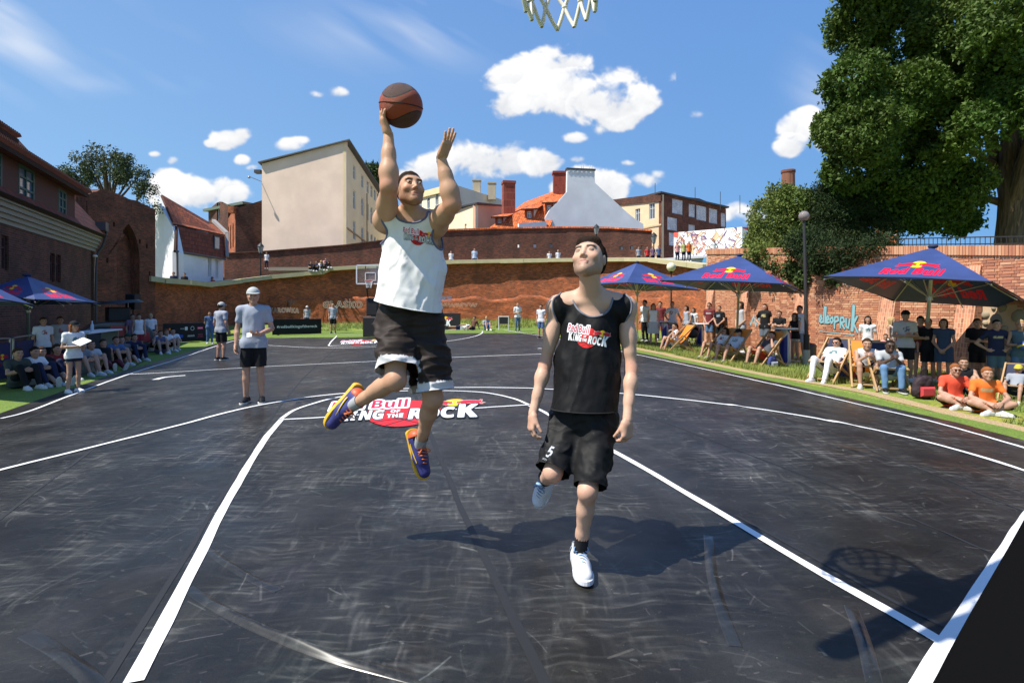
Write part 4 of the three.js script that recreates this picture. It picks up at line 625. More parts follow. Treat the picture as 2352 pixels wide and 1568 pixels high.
function player(o) {
  const J = {}; for (const [k, v] of Object.entries(o.J)) J[k] = Array.isArray(v) ? v.map((q) => q.clone().sub(o.base)) : v.clone().sub(o.base);
  const [lo, hi] = boundsOf(J, 0.3), g = thing('person', o.label, 'person', o.base, 'players on the court'), b = o.build, C = 0.0095, skin = o.skin;
  const f = new Field(lo, hi, C), T = addTorso(f, J, b * 0.97, 0, 0.05), { up, fw, x } = T;
  f.cap(J.neck.clone().addScaledVector(up, -0.06), J.head.clone().addScaledVector(o.headUp, -0.07).addScaledVector(o.headFwd, -0.03), 0.058 * o.headS, 0.054 * o.headS, 0.035);
  for (const s of [0, 1]) f.cap(J.neck.clone().addScaledVector(up, -0.01), J.sh[s].clone().lerp(J.neck, 0.3).addScaledVector(up, 0.02), 0.045, 0.045, 0.05);
  for (const s of [0, 1]) f.cap(J.neck.clone().addScaledVector(fw, 0.05).addScaledVector(up, -0.055).addScaledVector(x, (s ? -1 : 1) * 0.02), J.sh[s].clone().addScaledVector(fw, 0.035).addScaledVector(up, 0.01), 0.014, 0.014, 0.03);   // collar bones
  for (const s of [0, 1]) {
    let b = o.limb * (o.arm2 ?? 1); const A = J.sh[s], E = J.el[s], W = J.wr[s], ua = E.clone().sub(A), fa = W.clone().sub(E), bend = ua.clone().normalize().multiplyScalar(-1).add(fa.clone().normalize()).normalize();
    f.ell(A, V(0.064 * b, 0.064 * b, 0.064 * b), 0.05); f.cap(A, A.clone().lerp(E, 0.5), 0.053 * b, 0.051 * b, 0.04); f.cap(A.clone().lerp(E, 0.45), E, 0.05 * b, 0.039 * b, 0.03);
    f.cap(A.clone().lerp(E, 0.35).addScaledVector(bend, 0.014), A.clone().lerp(E, 0.72).addScaledVector(bend, 0.012), 0.036 * b, 0.032 * b, 0.03);
    f.cap(E, E.clone().lerp(W, 0.28), 0.04 * b, 0.045 * b, 0.03); f.cap(E.clone().lerp(W, 0.25), E.clone().lerp(W, 0.65), 0.0445 * b, 0.034 * b, 0.03); f.cap(E.clone().lerp(W, 0.6), W, 0.034 * b, 0.028, 0.02, [J.palm ? V(0, 0, 1) : fw, 1.15]);
    b = o.limb; const Hp = J.hip[s], K = J.kn[s], N = J.an[s], th = K.clone().sub(Hp).normalize(), shn = N.clone().sub(K).normalize(), back = th.clone().multiplyScalar(-1).add(shn).normalize();   // towards the hollow of the knee
    f.cap(Hp, Hp.clone().lerp(K, 0.5), 0.092 * b, 0.078 * b, 0.04); f.cap(Hp.clone().lerp(K, 0.45), K, 0.079 * b, 0.058 * b, 0.03); f.ell(K.clone().addScaledVector(back, -0.012), V(0.05 * b, 0.056 * b, 0.05 * b), 0.04);
    const kv = back.lengthSq() > 0.01 ? back : fw.clone().negate();
    f.cap(K, K.clone().lerp(N, 0.3), 0.05 * b, 0.05 * b, 0.03); f.cap(K.clone().lerp(N, 0.16).addScaledVector(kv, 0.022), K.clone().lerp(N, 0.45).addScaledVector(kv, 0.018), 0.046 * b, 0.04 * b, 0.03); f.cap(K.clone().lerp(N, 0.3), K.clone().lerp(N, 0.7), 0.047 * b, 0.036, 0.03); f.cap(K.clone().lerp(N, 0.65), N, 0.037, 0.034, 0.02);
  }
  const shade = (p) => { const n = 0.9 + 0.2 * fbm(p.x * 22, p.y * 22, p.z * 22, 3); let c = skin.map((v) => v * n); let red = 0; for (const s of [0, 1]) red = Math.max(red, sstep(0.1, 0.03, p.distanceTo(J.el[s])), sstep(0.085, 0.03, p.distanceTo(J.kn[s]))); return [c[0] * (1 + red * 0.04), c[1] * (1 - red * 0.14), c[2] * (1 - red * 0.16)]; };
  const hg = headGeo(0.0034, { skin, scalp: o.hairColor, ...o.head }).scale(o.headS, o.headS, o.headS).applyMatrix4(frame(o.headUp, o.headFwd, J.head));
  const bits = [tint(f.mesh(), shade), hg];
  for (const s of [0, 1]) bits.push(tint(placeHand(handGeo(0.0034, o.hands[s]), J.wr[s], o.hd[s], o.palm[s], s === 0), (p) => { const n = 0.86 + 0.22 * fbm(p.x * 60, p.y * 60, p.z * 60, 2); return [skin[0] * n, skin[1] * n * 0.95, skin[2] * n * 0.94]; }));
  part('body', mergeIdx(bits), M_skin, g);
  const hair = part('hair', hairGeo(o.hair, 0.0045), mat(...o.hairColor, 0.95, { specularIntensity: 0.2 }), g); hair.scale.setScalar(o.headS); hair.applyMatrix4(frame(o.headUp, o.headFwd, J.head));
  // jersey
  {
    const q = new Field(lo, hi, C), fl = [fw, 1.3]; const hemMid = o.hemA.clone().add(o.hemB).multiplyScalar(0.5).sub(o.base), hemA = o.hemA.clone().sub(o.base), e = o.hemB.clone().sub(o.hemA).normalize(), dn = up.clone().negate().addScaledVector(e, up.dot(e)).normalize();
    q.cap(J.sh[0].clone().lerp(J.sh[1], 0.02), J.sh[1].clone().lerp(J.sh[0], 0.02), 0.076 * b, 0.076 * b, 0.05); q.cap(T.topc, J.neck, 0.125 * b, 0.075, 0.06, [fw, 1.12]);
    q.cap(T.waist.clone().lerp(T.topc, 0.3), T.topc, 0.182 * b, 0.176 * b, 0.07, fl); q.cap(hemMid.clone().addScaledVector(dn, 0.05), T.waist.clone().lerp(T.topc, 0.4), o.hemR, 0.182 * b, 0.08, [fw, 1.2]);
    for (const s of [0, 1]) q.cap(J.sh[s], J.sh[s].clone().lerp(J.el[s], 0.06), 0.072 * b, 0.068 * b, 0.05);
    const cut = (p) => {
      const below = p.clone().sub(hemA).dot(dn), nk = p.clone().sub(J.neck).addScaledVector(fw, -0.04).addScaledVector(up, 0.012), nx = nk.dot(x) / o.neckW, ny = nk.dot(up) / (nk.dot(fw) > -0.03 ? o.neckD : 0.05), neck = ny > 0 ? 1 - Math.abs(nx) : 1 - Math.hypot(nx, ny);
      let arm = -1; for (const s of [0, 1]) { const out = J.sh[s].clone().sub(J.sh[1 - s]).normalize(), c = J.sh[s].clone().addScaledVector(out, o.arm[0]), r = p.clone().sub(c), ty = clamp(r.dot(up), o.arm[2], o.arm[3]); arm = Math.max(arm, o.arm[1] - r.addScaledVector(up, -ty).length()); }
      return Math.max(below, neck * 0.07, arm);
    };
    let geo = clipGeo(q.mesh(), cut);
    geo = tint(wrinkle(geo, o.folds), () => o.cloth);
    const sh = part('jersey', geo, o.jerseyM, g);
    for (const l of rims(geo)) { const mid = l.reduce((q, v) => q.add(v), V(0, 0, 0)).multiplyScalar(1 / l.length), low = mid.clone().sub(hemA).dot(dn) > -0.06; part('edge_binding', edging(l, low ? 0.0035 : 0.0065), mat(...(low ? o.cloth : o.trim), 0.8), sh); }
    const c = o.print.at.clone().sub(o.base), ax = x.clone().applyAxisAngle(fw, o.print.roll), uu = up.clone().applyAxisAngle(fw, o.print.roll);
    part('chest_print', printOn(geo, c, ax, uu, o.print.w, o.print.w * 0.56), o.print.m, sh);
  }
  // shorts
  {
    const q = new Field(lo, hi, C);
    q.cap(J.hip[0].clone().lerp(J.hip[1], 0.1), J.hip[1].clone().lerp(J.hip[0], 0.1), 0.146 * b, 0.146 * b, 0.06, [fw, 1.06]); q.cap(J.pelvis, T.waist.clone().lerp(J.pelvis, 0.3), 0.165 * b, 0.152 * b, 0.06, [fw, 1.25]);
    for (const s of [0, 1]) { const ax = J.kn[s].clone().sub(J.hip[s]); q.cap(J.hip[s].clone(), J.hip[s].clone().addScaledVector(ax, 0.6), 0.128 * b, (o.shortR[s] + 0.115) / 2, 0.03); q.cap(J.hip[s].clone().addScaledVector(ax, 0.55), J.hip[s].clone().addScaledVector(ax, 1.1), (o.shortR[s] + 0.11) / 2, o.shortR[s], 0.015); }
    const near = (p) => { let best = 9, r = [0, 0]; for (const s of [0, 1]) { const ax = J.kn[s].clone().sub(J.hip[s]), t = p.clone().sub(J.hip[s]).dot(ax) / ax.lengthSq(), d = p.distanceTo(J.hip[s].clone().addScaledVector(ax, clamp(t, 0, 1.2))); if (d < best) { best = d; r = [t, s]; } } return r; };
    const cut = (p) => { const [t, s] = near(p), top = t < 0.15 ? p.clone().sub(J.pelvis).dot(up) - 0.09 : -1; return Math.max(top, (t - o.shortT[s]) * 0.42); };
    let geo = wrinkle(clipGeo(q.mesh(), cut), o.shortFolds); geo = tint(geo, (p) => { const [t, s] = near(p); return o.band && t > o.shortT[s] - o.band[s] ? o.bandC : o.shortC; });
    const sm2 = part('shorts', geo, o.shortM, g);
    if (o.shortPrint) { const K = o.shortPrint; part('leg_print', printOn(geo, K.at.clone().sub(o.base), K.ax, K.up, K.w, K.w * 1.1, 8, 8), K.m, sm2); }
  }
  // socks and shoes
  const SH = shoeGeo(0.005, o.high);
  for (const s of [0, 1]) {
    const m = frame(o.shoeUp[s], o.shoeDir[s], J.an[s]).scale(V(1.08, 1.05, 1.08)), sock = part('sock', lathe([[0.036, -0.02], [0.039, 0.02], [0.041, 0.05], [0.041, o.sockTop]], 16), mat(...o.sockC, 0.9), g);
    const up2 = J.kn[s].clone().sub(J.an[s]).normalize(); sock.applyMatrix4(new THREE.Matrix4().makeRotationFromQuaternion(new THREE.Quaternion().setFromUnitVectors(UP, up2)).setPosition(J.an[s]));
    const shoe = part('shoe', SH[0], mat(...o.shoeC, 0.55), g); shoe.applyMatrix4(m); shoe.translateY(-0.085);
    part('sole', SH[1], mat(...o.soleC, 0.6), shoe);
    const lace = []; for (let i = 0; i < 5; i++) lace.push(tube([V(-0.028 + i * 0.001, 0.102 - i * 0.0085, 0.012 + i * 0.02), V(0, 0.124 - i * 0.0095, 0.022 + i * 0.02), V(0.028 - i * 0.001, 0.102 - i * 0.0085, 0.03 + i * 0.02)], 0.0042, 8, 5)); for (const e of [-1, 1]) lace.push(tube([V(0, 0.118, 0.02), V(0.03 * e, 0.135, 0.035), V(0.035 * e, 0.115, 0.05), V(0.004 * e, 0.112, 0.026)], 0.0036, 14, 5));
    part('laces', join(lace), mat(...o.laceC, 0.7), shoe);
    const flash = new THREE.Shape(); flash.moveTo(-0.05, 0.0); flash.bezierCurveTo(-0.04, -0.02, -0.015, -0.016, 0.07, 0.018); flash.bezierCurveTo(0.0, -0.002, -0.03, -0.002, -0.05, 0.0);
    if (o.flashC) for (const e of [-1, 1]) part('side_flash', new THREE.ExtrudeGeometry(flash, { depth: 0.004, bevelEnabled: false, curveSegments: 6 }).rotateY(e * Math.PI / 2).translate(0.044 * e, 0.06, 0.02), mat(...o.flashC, 0.5), shoe);
    if (o.tongueC) part('tongue', blob(0.024, 0.045, 0.012, 0, 0, 0, 10).rotateX(-0.35).translate(0, 0.142, 0.012), mat(...o.tongueC, 0.7), shoe);
    if (o.heelC) part('heel_counter', new THREE.SphereGeometry(0.05, 14, 10, 0, Math.PI).rotateY(Math.PI).scale(0.94, 1.1, 0.85).translate(0, 0.06, -0.062), mat(...o.heelC, 0.5), shoe);
  }
  return g;
}
const foldsOf = (amp, dirs, s0 = 0) => (x, y, z) => { let d = 0; for (const [a, b, c, sk, k] of dirs) { const t = fbm(x * a + y * sk + 5 + s0, y * b + 2, z * c + s0, 3) - 0.5; d += (Math.pow(clamp(1 - Math.abs(t) * 7), 1.6) - 0.35) * k; } return d * amp + (fbm(x * 26, y * 22, z * 26, 2) - 0.5) * amp * 0.35; };

{
  // the shooter in the air
  const base = V(-0.62, gy(-0.62, 3.35) + 0.03, -3.35);
  const ballAt = P(921, 243, 3.08);
  player({
    label: 'jumping player in white sleeveless jersey and dark brown shorts, right hand lifting the ball', base, build: 1.0, limb: 0.97, arm2: 1.14, skin: [0.52, 0.30, 0.19],
    J: { pelvis: P(944, 716, 3.36), chest: P(949, 590, 3.34), neck: P(950, 493, 3.32), head: P(942, 440, 3.25), sh: [P(1000, 515, 3.3), P(886, 506, 3.28)], el: [P(1040, 469, 3.05), P(893, 428, 3.0)], wr: [P(1013, 362, 3.05), P(892, 309, 3.05)], hip: [P(975, 742, 3.36), P(910, 732, 3.34)], kn: [P(994, 916, 3.28), P(908, 872, 3.14)], an: [P(964, 1024, 3.52), P(808, 932, 3.36)] },
    headS: 0.97, headUp: V(-0.14, 0.94, -0.3).normalize(), headFwd: V(0.48, 0.33, 0.82).normalize(), head: { beard: [0.2, 0.09, 0.04], beardA: 0.6, brow: [0.07, 0.035, 0.02], open: 0.003 }, hair: 'crop', hairColor: [0.03, 0.018, 0.012],
    hands: [{ curl: [0.06, 0.08, 0.1, 0.12], spread: 0.1, thumb: 0.75, thumbIn: 0.2 }, { curl: [0.3, 0.28, 0.28, 0.3], spread: 0.22, thumb: 0.95, thumbIn: 0.5 }], hd: [V(0.42, 0.88, 0.18), V(-0.34, 0.92, 0.16)], palm: [V(-0.75, 0.35, -0.35), V(0.82, 0.45, -0.35)],
    hemA: P(872, 690, 3.3), hemB: P(1004, 716, 3.3), hemR: 0.2, neckW: 0.092, neckD: 0.05, arm: [0.05, 0.1, -0.05, 0.2], cloth: [0.83, 0.81, 0.80], trim: [0.12, 0.13, 0.22],
    folds: foldsOf(0.017, [[4.5, 2.2, 3, 2.2, 1], [8, 2.5, 6, -2, 0.5]]), jerseyM: new THREE.MeshPhysicalMaterial({ vertexColors: true, roughness: 0.75, side: THREE.DoubleSide, specularIntensity: 0.4 }),
    print: { at: P(960, 543, 3.15), w: 0.2, roll: -0.06, m: M_logoLight },
    shortR: [0.13, 0.125], shortT: [0.9, 0.84], band: [0.105, 0.105], bandC: [0.66, 0.66, 0.68], shortC: [0.033, 0.024, 0.021], shortFolds: foldsOf(0.02, [[3, 8, 3, 2, 1], [3, 14, 3, -4, 0.6]]),
    shortM: new THREE.MeshPhysicalMaterial({ vertexColors: true, roughness: 0.6, side: THREE.DoubleSide, specularIntensity: 0.35 }),
    sockTop: 0.085, sockC: [0.35, 0.36, 0.37], shoeC: [0.035, 0.035, 0.17], soleC: [0.75, 0.42, 0.03], laceC: [0.6, 0.16, 0.05], flashC: [0.72, 0.5, 0.05], heelC: [0.62, 0.1, 0.03],
    shoeDir: [V(0.3, -0.92, 0.22), V(-0.62, -0.78, 0.1)], shoeUp: [V(0.55, 0.2, 0.8), V(0.6, -0.4, 0.7)],
  });
  // ball in his hand
  const ballTex = canvasTex(512, 256, (x, w, h) => { x.fillStyle = 'rgb(158,66,30)'; x.fillRect(0, 0, w, h); x.fillStyle = 'rgb(78,48,38)'; for (const up of [0, 1]) { x.beginPath(); x.moveTo(0, up ? h : 0); for (let i = 0; i <= w; i += 8) x.lineTo(i, up ? h * 0.66 + Math.sin(i / w * 4 * Math.PI) * h * 0.1 : h * 0.34 + Math.sin(i / w * 4 * Math.PI) * h * 0.1); x.lineTo(w, up ? h : 0); x.fill(); } x.strokeStyle = 'rgb(20,14,12)'; x.lineWidth = 4; for (const k of [0.34, 0.66]) { x.beginPath(); for (let i = 0; i <= w; i += 6) x.lineTo(i, h * k + Math.sin(i / w * 4 * Math.PI) * h * 0.1); x.stroke(); } x.beginPath(); x.moveTo(0, h / 2); x.lineTo(w, h / 2); x.stroke(); for (const k of [0.125, 0.375, 0.625, 0.875]) { x.beginPath(); x.moveTo(w * k, 0); x.lineTo(w * k, h * 0.3); x.stroke(); } });
  const pebble = dataTex(256, 256, (i, j) => { const v = 120 + 120 * Math.sin(i * 0.78) * Math.sin(j * 0.78); return [v, v, v]; }, false); pebble.repeat.set(9, 5);
  const M_ball = new THREE.MeshPhysicalMaterial({ map: ballTex, roughness: 0.55, bumpMap: pebble, bumpScale: 0.0012 });
  const ball = (at, r, label) => { const t = thing('basketball', label, 'basketball', at, 'basketballs in play'); const c = part('cover', new THREE.SphereGeometry(r, 40, 28), M_ball, t); c.rotation.set(0.25, 0.4, -0.12); const seam = []; for (let i = 0; i <= 64; i++) { const a = i / 64 * 2 * Math.PI; seam.push(V(Math.cos(a) * r, 0, Math.sin(a) * r)); } const s = part('seam', tube(seam.slice(0, 64), r * 0.022, 96, 5, true), mat(0.012, 0.01, 0.01, 0.6), t); s.rotation.copy(c.rotation); return t; };
  ball(ballAt, 0.122, 'orange and brown basketball held up on fingertips of the jumping player');
  ball(P(845.3, 659.5, 32), 0.12, 'orange basketball dropping out of the distant net');
}
{
  // the defender, looking up
  const base = V(0.42, gy(0.42, 3.2) + 0.03, -3.2);
  const black = [0.0075, 0.0075, 0.0085];
  player({
    label: 'player in black sleeveless jersey and black shorts striding forward, looking up', base, build: 0.97, limb: 0.86, skin: [0.60, 0.375, 0.27],
    J: { pelvis: P(1341, 952, 3.24), chest: P(1353, 815, 3.27), neck: P(1360, 672, 3.28), head: P(1353, 601, 3.2), sh: [P(1437, 706, 3.26), P(1281, 704, 3.3)], el: [P(1451, 848, 3.2), P(1252, 836, 3.28)], wr: [P(1441, 966, 3.08), P(1224, 950, 3.18)], hip: [P(1371, 972, 3.22), P(1310, 972, 3.28)], kn: [P(1350, 1128, 3.0), P(1270, 1084, 3.1)], an: [V(0.392, 0.125, -3.14), P(1250, 1104, 3.5)] },
    headS: 1.13, headUp: V(0.16, 0.83, -0.52).normalize(), headFwd: V(-0.4, 0.52, 0.76).normalize(), head: { beard: [0.07, 0.045, 0.035], beardA: 0.4, brow: [0.03, 0.018, 0.012], squint: true, open: 0.0005 }, hair: 'swept', hairColor: [0.022, 0.014, 0.01],
    hands: [{ curl: [0.75, 0.85, 0.9, 0.95], spread: 0.04, thumb: 0.3, thumbIn: 0.6 }, { curl: [0.5, 0.55, 0.6, 0.65], spread: 0.05, thumb: 0.4, thumbIn: 0.4 }], hd: [V(-0.04, -0.98, 0.16), V(-0.12, -0.97, 0.2)], palm: [V(-0.55, -0.1, -0.8), V(0.9, 0, -0.3)],
    hemA: P(1258, 938, 3.2), hemB: P(1422, 942, 3.2), hemR: 0.205, neckW: 0.12, neckD: 0.14, arm: [0.075, 0.088, -0.09, 0.2], cloth: black, trim: [0.16, 0.17, 0.21],
    folds: foldsOf(0.015, [[5, 2, 4, 1.5, 1], [8, 2.4, 6, -2, 0.5]], 3), jerseyM: new THREE.MeshPhysicalMaterial({ vertexColors: true, roughness: 0.6, side: THREE.DoubleSide, specularIntensity: 0.35 }),
    print: { at: P(1353, 774, 3.1), w: 0.262, roll: -0.12, m: M_logoDark },
    shortR: [0.09, 0.102], shortT: [0.93, 0.98], shortC: [0.012, 0.012, 0.013], shortFolds: foldsOf(0.018, [[6, 4, 5, 3, 1], [4, 9, 4, -3, 0.6]], 7),
    shortM: new THREE.MeshPhysicalMaterial({ vertexColors: true, roughness: 0.6, side: THREE.DoubleSide, specularIntensity: 0.35 }),
    shortPrint: { at: P(1258, 1046, 3.05), ax: V(0.75, -0.1, 0.65).normalize(), up: V(0.1, 1, 0.02).normalize(), w: 0.09, m: decal(canvasTex(128, 140, (x, w, h) => { x.clearRect(0, 0, w, h); stretchText(x, '5', 34, 84, 46, 76, 'sans-serif', '#b9bcc2'); stretchText(x, 'KELLY', 14, 122, 92, 22, 'sans-serif', '#9a9da4'); }), { alphaTest: 0.4 }) },
    sockTop: 0.15, sockC: [0.012, 0.012, 0.014], shoeC: [0.7, 0.71, 0.75], soleC: [0.7, 0.71, 0.75], laceC: [0.2, 0.32, 0.52], heelC: [0.6, 0.66, 0.78], tongueC: [0.3, 0.47, 0.72], high: true,
    shoeDir: [V(0.02, 0, 1), V(-0.34, -0.88, -0.1)], shoeUp: [V(0, 1, 0), V(-0.4, 0.1, 0.92)],
  });
}
// ---------------------------------------------------------------- walls round the yard
const M_coping = plaster(186, 176, 140, 2.2), M_glassD = mat(0.03, 0.04, 0.05, 0.08), M_glassL = mat(0.10, 0.14, 0.19, 0.08), M_white = mat(0.72, 0.72, 0.72, 0.6), M_black = mat(0.012, 0.012, 0.013, 0.55), M_steel = mat(0.35, 0.36, 0.37, 0.4, { metalness: 0.7 });
// the long curved retaining wall behind the far end, with its coping stones
const backTop = [[330, 32.5, 634], [362, 33.5, 638], [420, 36, 643], [472, 40, 649], [545, 43, 641], [620, 45, 632], [700, 45.6, 625], [742, 45.8, 622], [758, 45.9, 614], [850, 46.2, 608], [930, 46.4, 603], [1040, 46.4, 598], [1150, 46.2, 596], [1260, 45.6, 594], [1350, 44.8, 593], [1440, 43.2, 592], [1500, 41.5, 592], [1560, 38.5, 599], [1632, 34, 607]];
{
  const w = thing('retaining_wall', 'long curved brick retaining wall with pale stone coping behind the far basket', 'wall', V(0, 0, 0));
  const top = backTop.map(([px, d, py]) => ({ p: XZ(px, d), y: YY(py, d) }));
  const pos = [], uv = [], idx = []; let s = 0;
  const rnd = rng(8);
  for (let i = 0; i < top.length; i++) {
    if (i) s += dist2(top[i].p, top[i - 1].p); const y1 = top[i].y - 0.14, { x, z } = top[i].p;
    for (let k = 0; k <= 6; k++) { const y = -0.6 + (y1 + 0.6) * k / 6; pos.push(x, y, z); uv.push(s, y); }
    if (i) for (let k = 0; k < 6; k++) { const a = (i - 1) * 7 + k, b = i * 7 + k; idx.push(a, b, a + 1, b, b + 1, a + 1); }
  }
  part('brick_face', geoFrom(pos, idx, uv), M_brickBack, w);
  // rougher older masonry at the foot, a little proud of the wall
  const p2 = [], u2 = [], i2 = []; s = 0; let row = 0;
  for (let i = 5; i < top.length - 1; i++) for (let q = 0; q < 12; q++) {
    const a = top[i], b = top[i + 1], t = q / 12, x = mixn(a.p.x, b.p.x, t), z = mixn(a.p.z, b.p.z, t), s0 = i * 3.7 + t * 3.7, hh = 2.35 + (fbm(s0 * 0.8, 2, 2, 3) - 0.5) * 0.7;
    for (let k = 0; k <= 18; k++) { const y = -0.3 + (hh + 0.3) * k / 18, out = 0.12 * (k < 18 ? 1 : 0) + (fbm(s0 * 2.6, y * 5.5, 6, 4) - 0.5) * 0.12 * (k < 18 ? 1 : 0.2); p2.push(x, y, z + out); u2.push(s0, y); }
    if (row) for (let k = 0; k < 18; k++) { const c = (row - 1) * 19 + k, d = row * 19 + k; i2.push(c, d, c + 1, d, d + 1, c + 1); } row++;
  }
  part('rough_plinth', geoFrom(p2, i2, u2), M_brickWarm, w);
  for (let i = 1; i < top.length; i++) {                                                          // one or two coping stones per stretch
    const a = top[i - 1], b = top[i], n = Math.max(1, Math.round(dist2(a.p, b.p) / 2.6));
    for (let k = 0; k < n; k++) { const A = a.p.clone().lerp(b.p, (k + 0.006) / n), B = a.p.clone().lerp(b.p, (k + 0.994) / n), ya = mixn(a.y, b.y, k / n), yb = mixn(a.y, b.y, (k + 1) / n), L = dist2(A, B), th = 0.3 + rnd() * 0.04; part('coping_stone', slab([[0, ya - th], [L, yb - th], [L, yb], [0, ya]], null, 1.1).translate(0, 0, 0.5).applyMatrix4(planeMatrix(A, B)), M_coping, w); }
  }
  // the terrace behind, level with the coping less a parapet's height
  struct('yard', (() => { const sh = new THREE.Shape([XZ(250, 33.6), XZ(362, 34.4), XZ(420, 36.9), XZ(472, 40.9), XZ(545, 43.9), XZ(640, 46.6), XZ(640, 70), XZ(250, 70)].map((p) => new THREE.Vector2(p.x, -p.z))); return new THREE.ExtrudeGeometry(sh, { depth: 0.3, bevelEnabled: false }).rotateX(-Math.PI / 2).translate(0, 1.9, 0); })(), plaster(150, 140, 124, 6));
  struct('terrace', box(82, 0.3, 60, 20, 4.8, -76.9), plaster(150, 140, 124, 6));
  // scratched and sprayed lettering on the wall
  const spray = (txt, px0, px1, d, py, ph, col, seed, lw) => {
    const A = XZ(px0, d), B = XZ(px1, d), L = dist2(A, B), hh = ph * d / F, t = canvasTex(1024, 256, (x, W, Hh) => { x.clearRect(0, 0, W, Hh); const r = rng(seed); x.lineJoin = 'round'; x.font = 'bold 170px sans-serif'; const m = x.measureText(txt).width; x.save(); x.scale(W * 0.94 / m, 1); let cx = 6; for (const ch of txt) { x.save(); x.translate(cx, 205 + (r() - 0.5) * 14); x.rotate((r() - 0.5) * 0.16); x.lineWidth = lw; x.strokeStyle = col; x.strokeText(ch, 0, 0); x.restore(); cx += x.measureText(ch).width; } x.restore(); });
    part('sprayed_lettering', new THREE.PlaneGeometry(L, hh).translate(L / 2, YY(py, d) + hh / 2, 0.0).applyMatrix4(planeMatrix(A, B)), decal(t, { alphaTest: 0.4, roughness: 0.95 }), w);
  };
  spray('STAROWKA', 612, 690, 44.2, 722, 22, 'rgba(196,186,176,0.8)', 3, 7);
  spray('GLASKO', 740, 838, 45.4, 712, 30, 'rgba(168,160,146,0.9)', 4, 10);
  spray('F', 655, 678, 45.0, 708, 26, 'rgba(70,60,56,0.85)', 5, 12);
  spray('SOXOCI', 772, 842, 45.4, 733, 20, 'rgba(60,48,44,0.85)', 8, 6);
  spray('RS', 1008, 1040, 45.6, 694, 20, 'rgba(120,140,176,0.85)', 6, 12);
  spray('MWMVW', 1010, 1100, 45.6, 708, 18, 'rgba(205,180,160,0.8)', 7, 6);
}
// the high dark wall on the terrace, under the tall buildings
{
  const runs = [
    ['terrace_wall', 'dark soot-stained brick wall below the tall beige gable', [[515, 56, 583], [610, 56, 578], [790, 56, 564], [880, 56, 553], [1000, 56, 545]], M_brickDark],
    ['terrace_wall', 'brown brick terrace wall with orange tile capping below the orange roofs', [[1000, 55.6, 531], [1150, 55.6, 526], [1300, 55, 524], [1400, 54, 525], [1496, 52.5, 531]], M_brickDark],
  ];
  runs.forEach(([n, label, pts, m], k) => {
    const w = thing(n, label, 'wall', V(0, 0, 0), 'walls on the terrace'); const q = pts.map(([px, d, py]) => ({ p: XZ(px, d), y: YY(py, d) }));
    for (let i = 1; i < q.length; i++) {
      const a = q[i - 1], b = q[i], L = dist2(a.p, b.p);
      const holes = k ? [...Array(3)].map((_, j) => [L * (0.25 + j * 0.25), mixn(a.y, b.y, 0.5) - 1.9, 0.3, 0.34]).filter(() => i > 1) : null;
      part('brick_face', slab([[0, k ? 4.2 : 1.4], [L, k ? 4.2 : 1.4], [L, b.y], [0, a.y]], holes, 0.5).applyMatrix4(planeMatrix(a.p, b.p)), m, w);
      part('capping', slab([[-0.02, a.y], [L + 0.02, b.y], [L + 0.02, b.y + (k ? 0.16 : 0.1)], [-0.02, a.y + (k ? 0.16 : 0.1)]], null, 0.8).translate(0, 0, 0.16).applyMatrix4(planeMatrix(a.p, b.p)), k ? M_tileOrange : M_brickDark, w);
    }
  });
}
const RAILG = new THREE.BoxGeometry(0.012, 0.3, 0.012).translate(0, 0.15, 0);
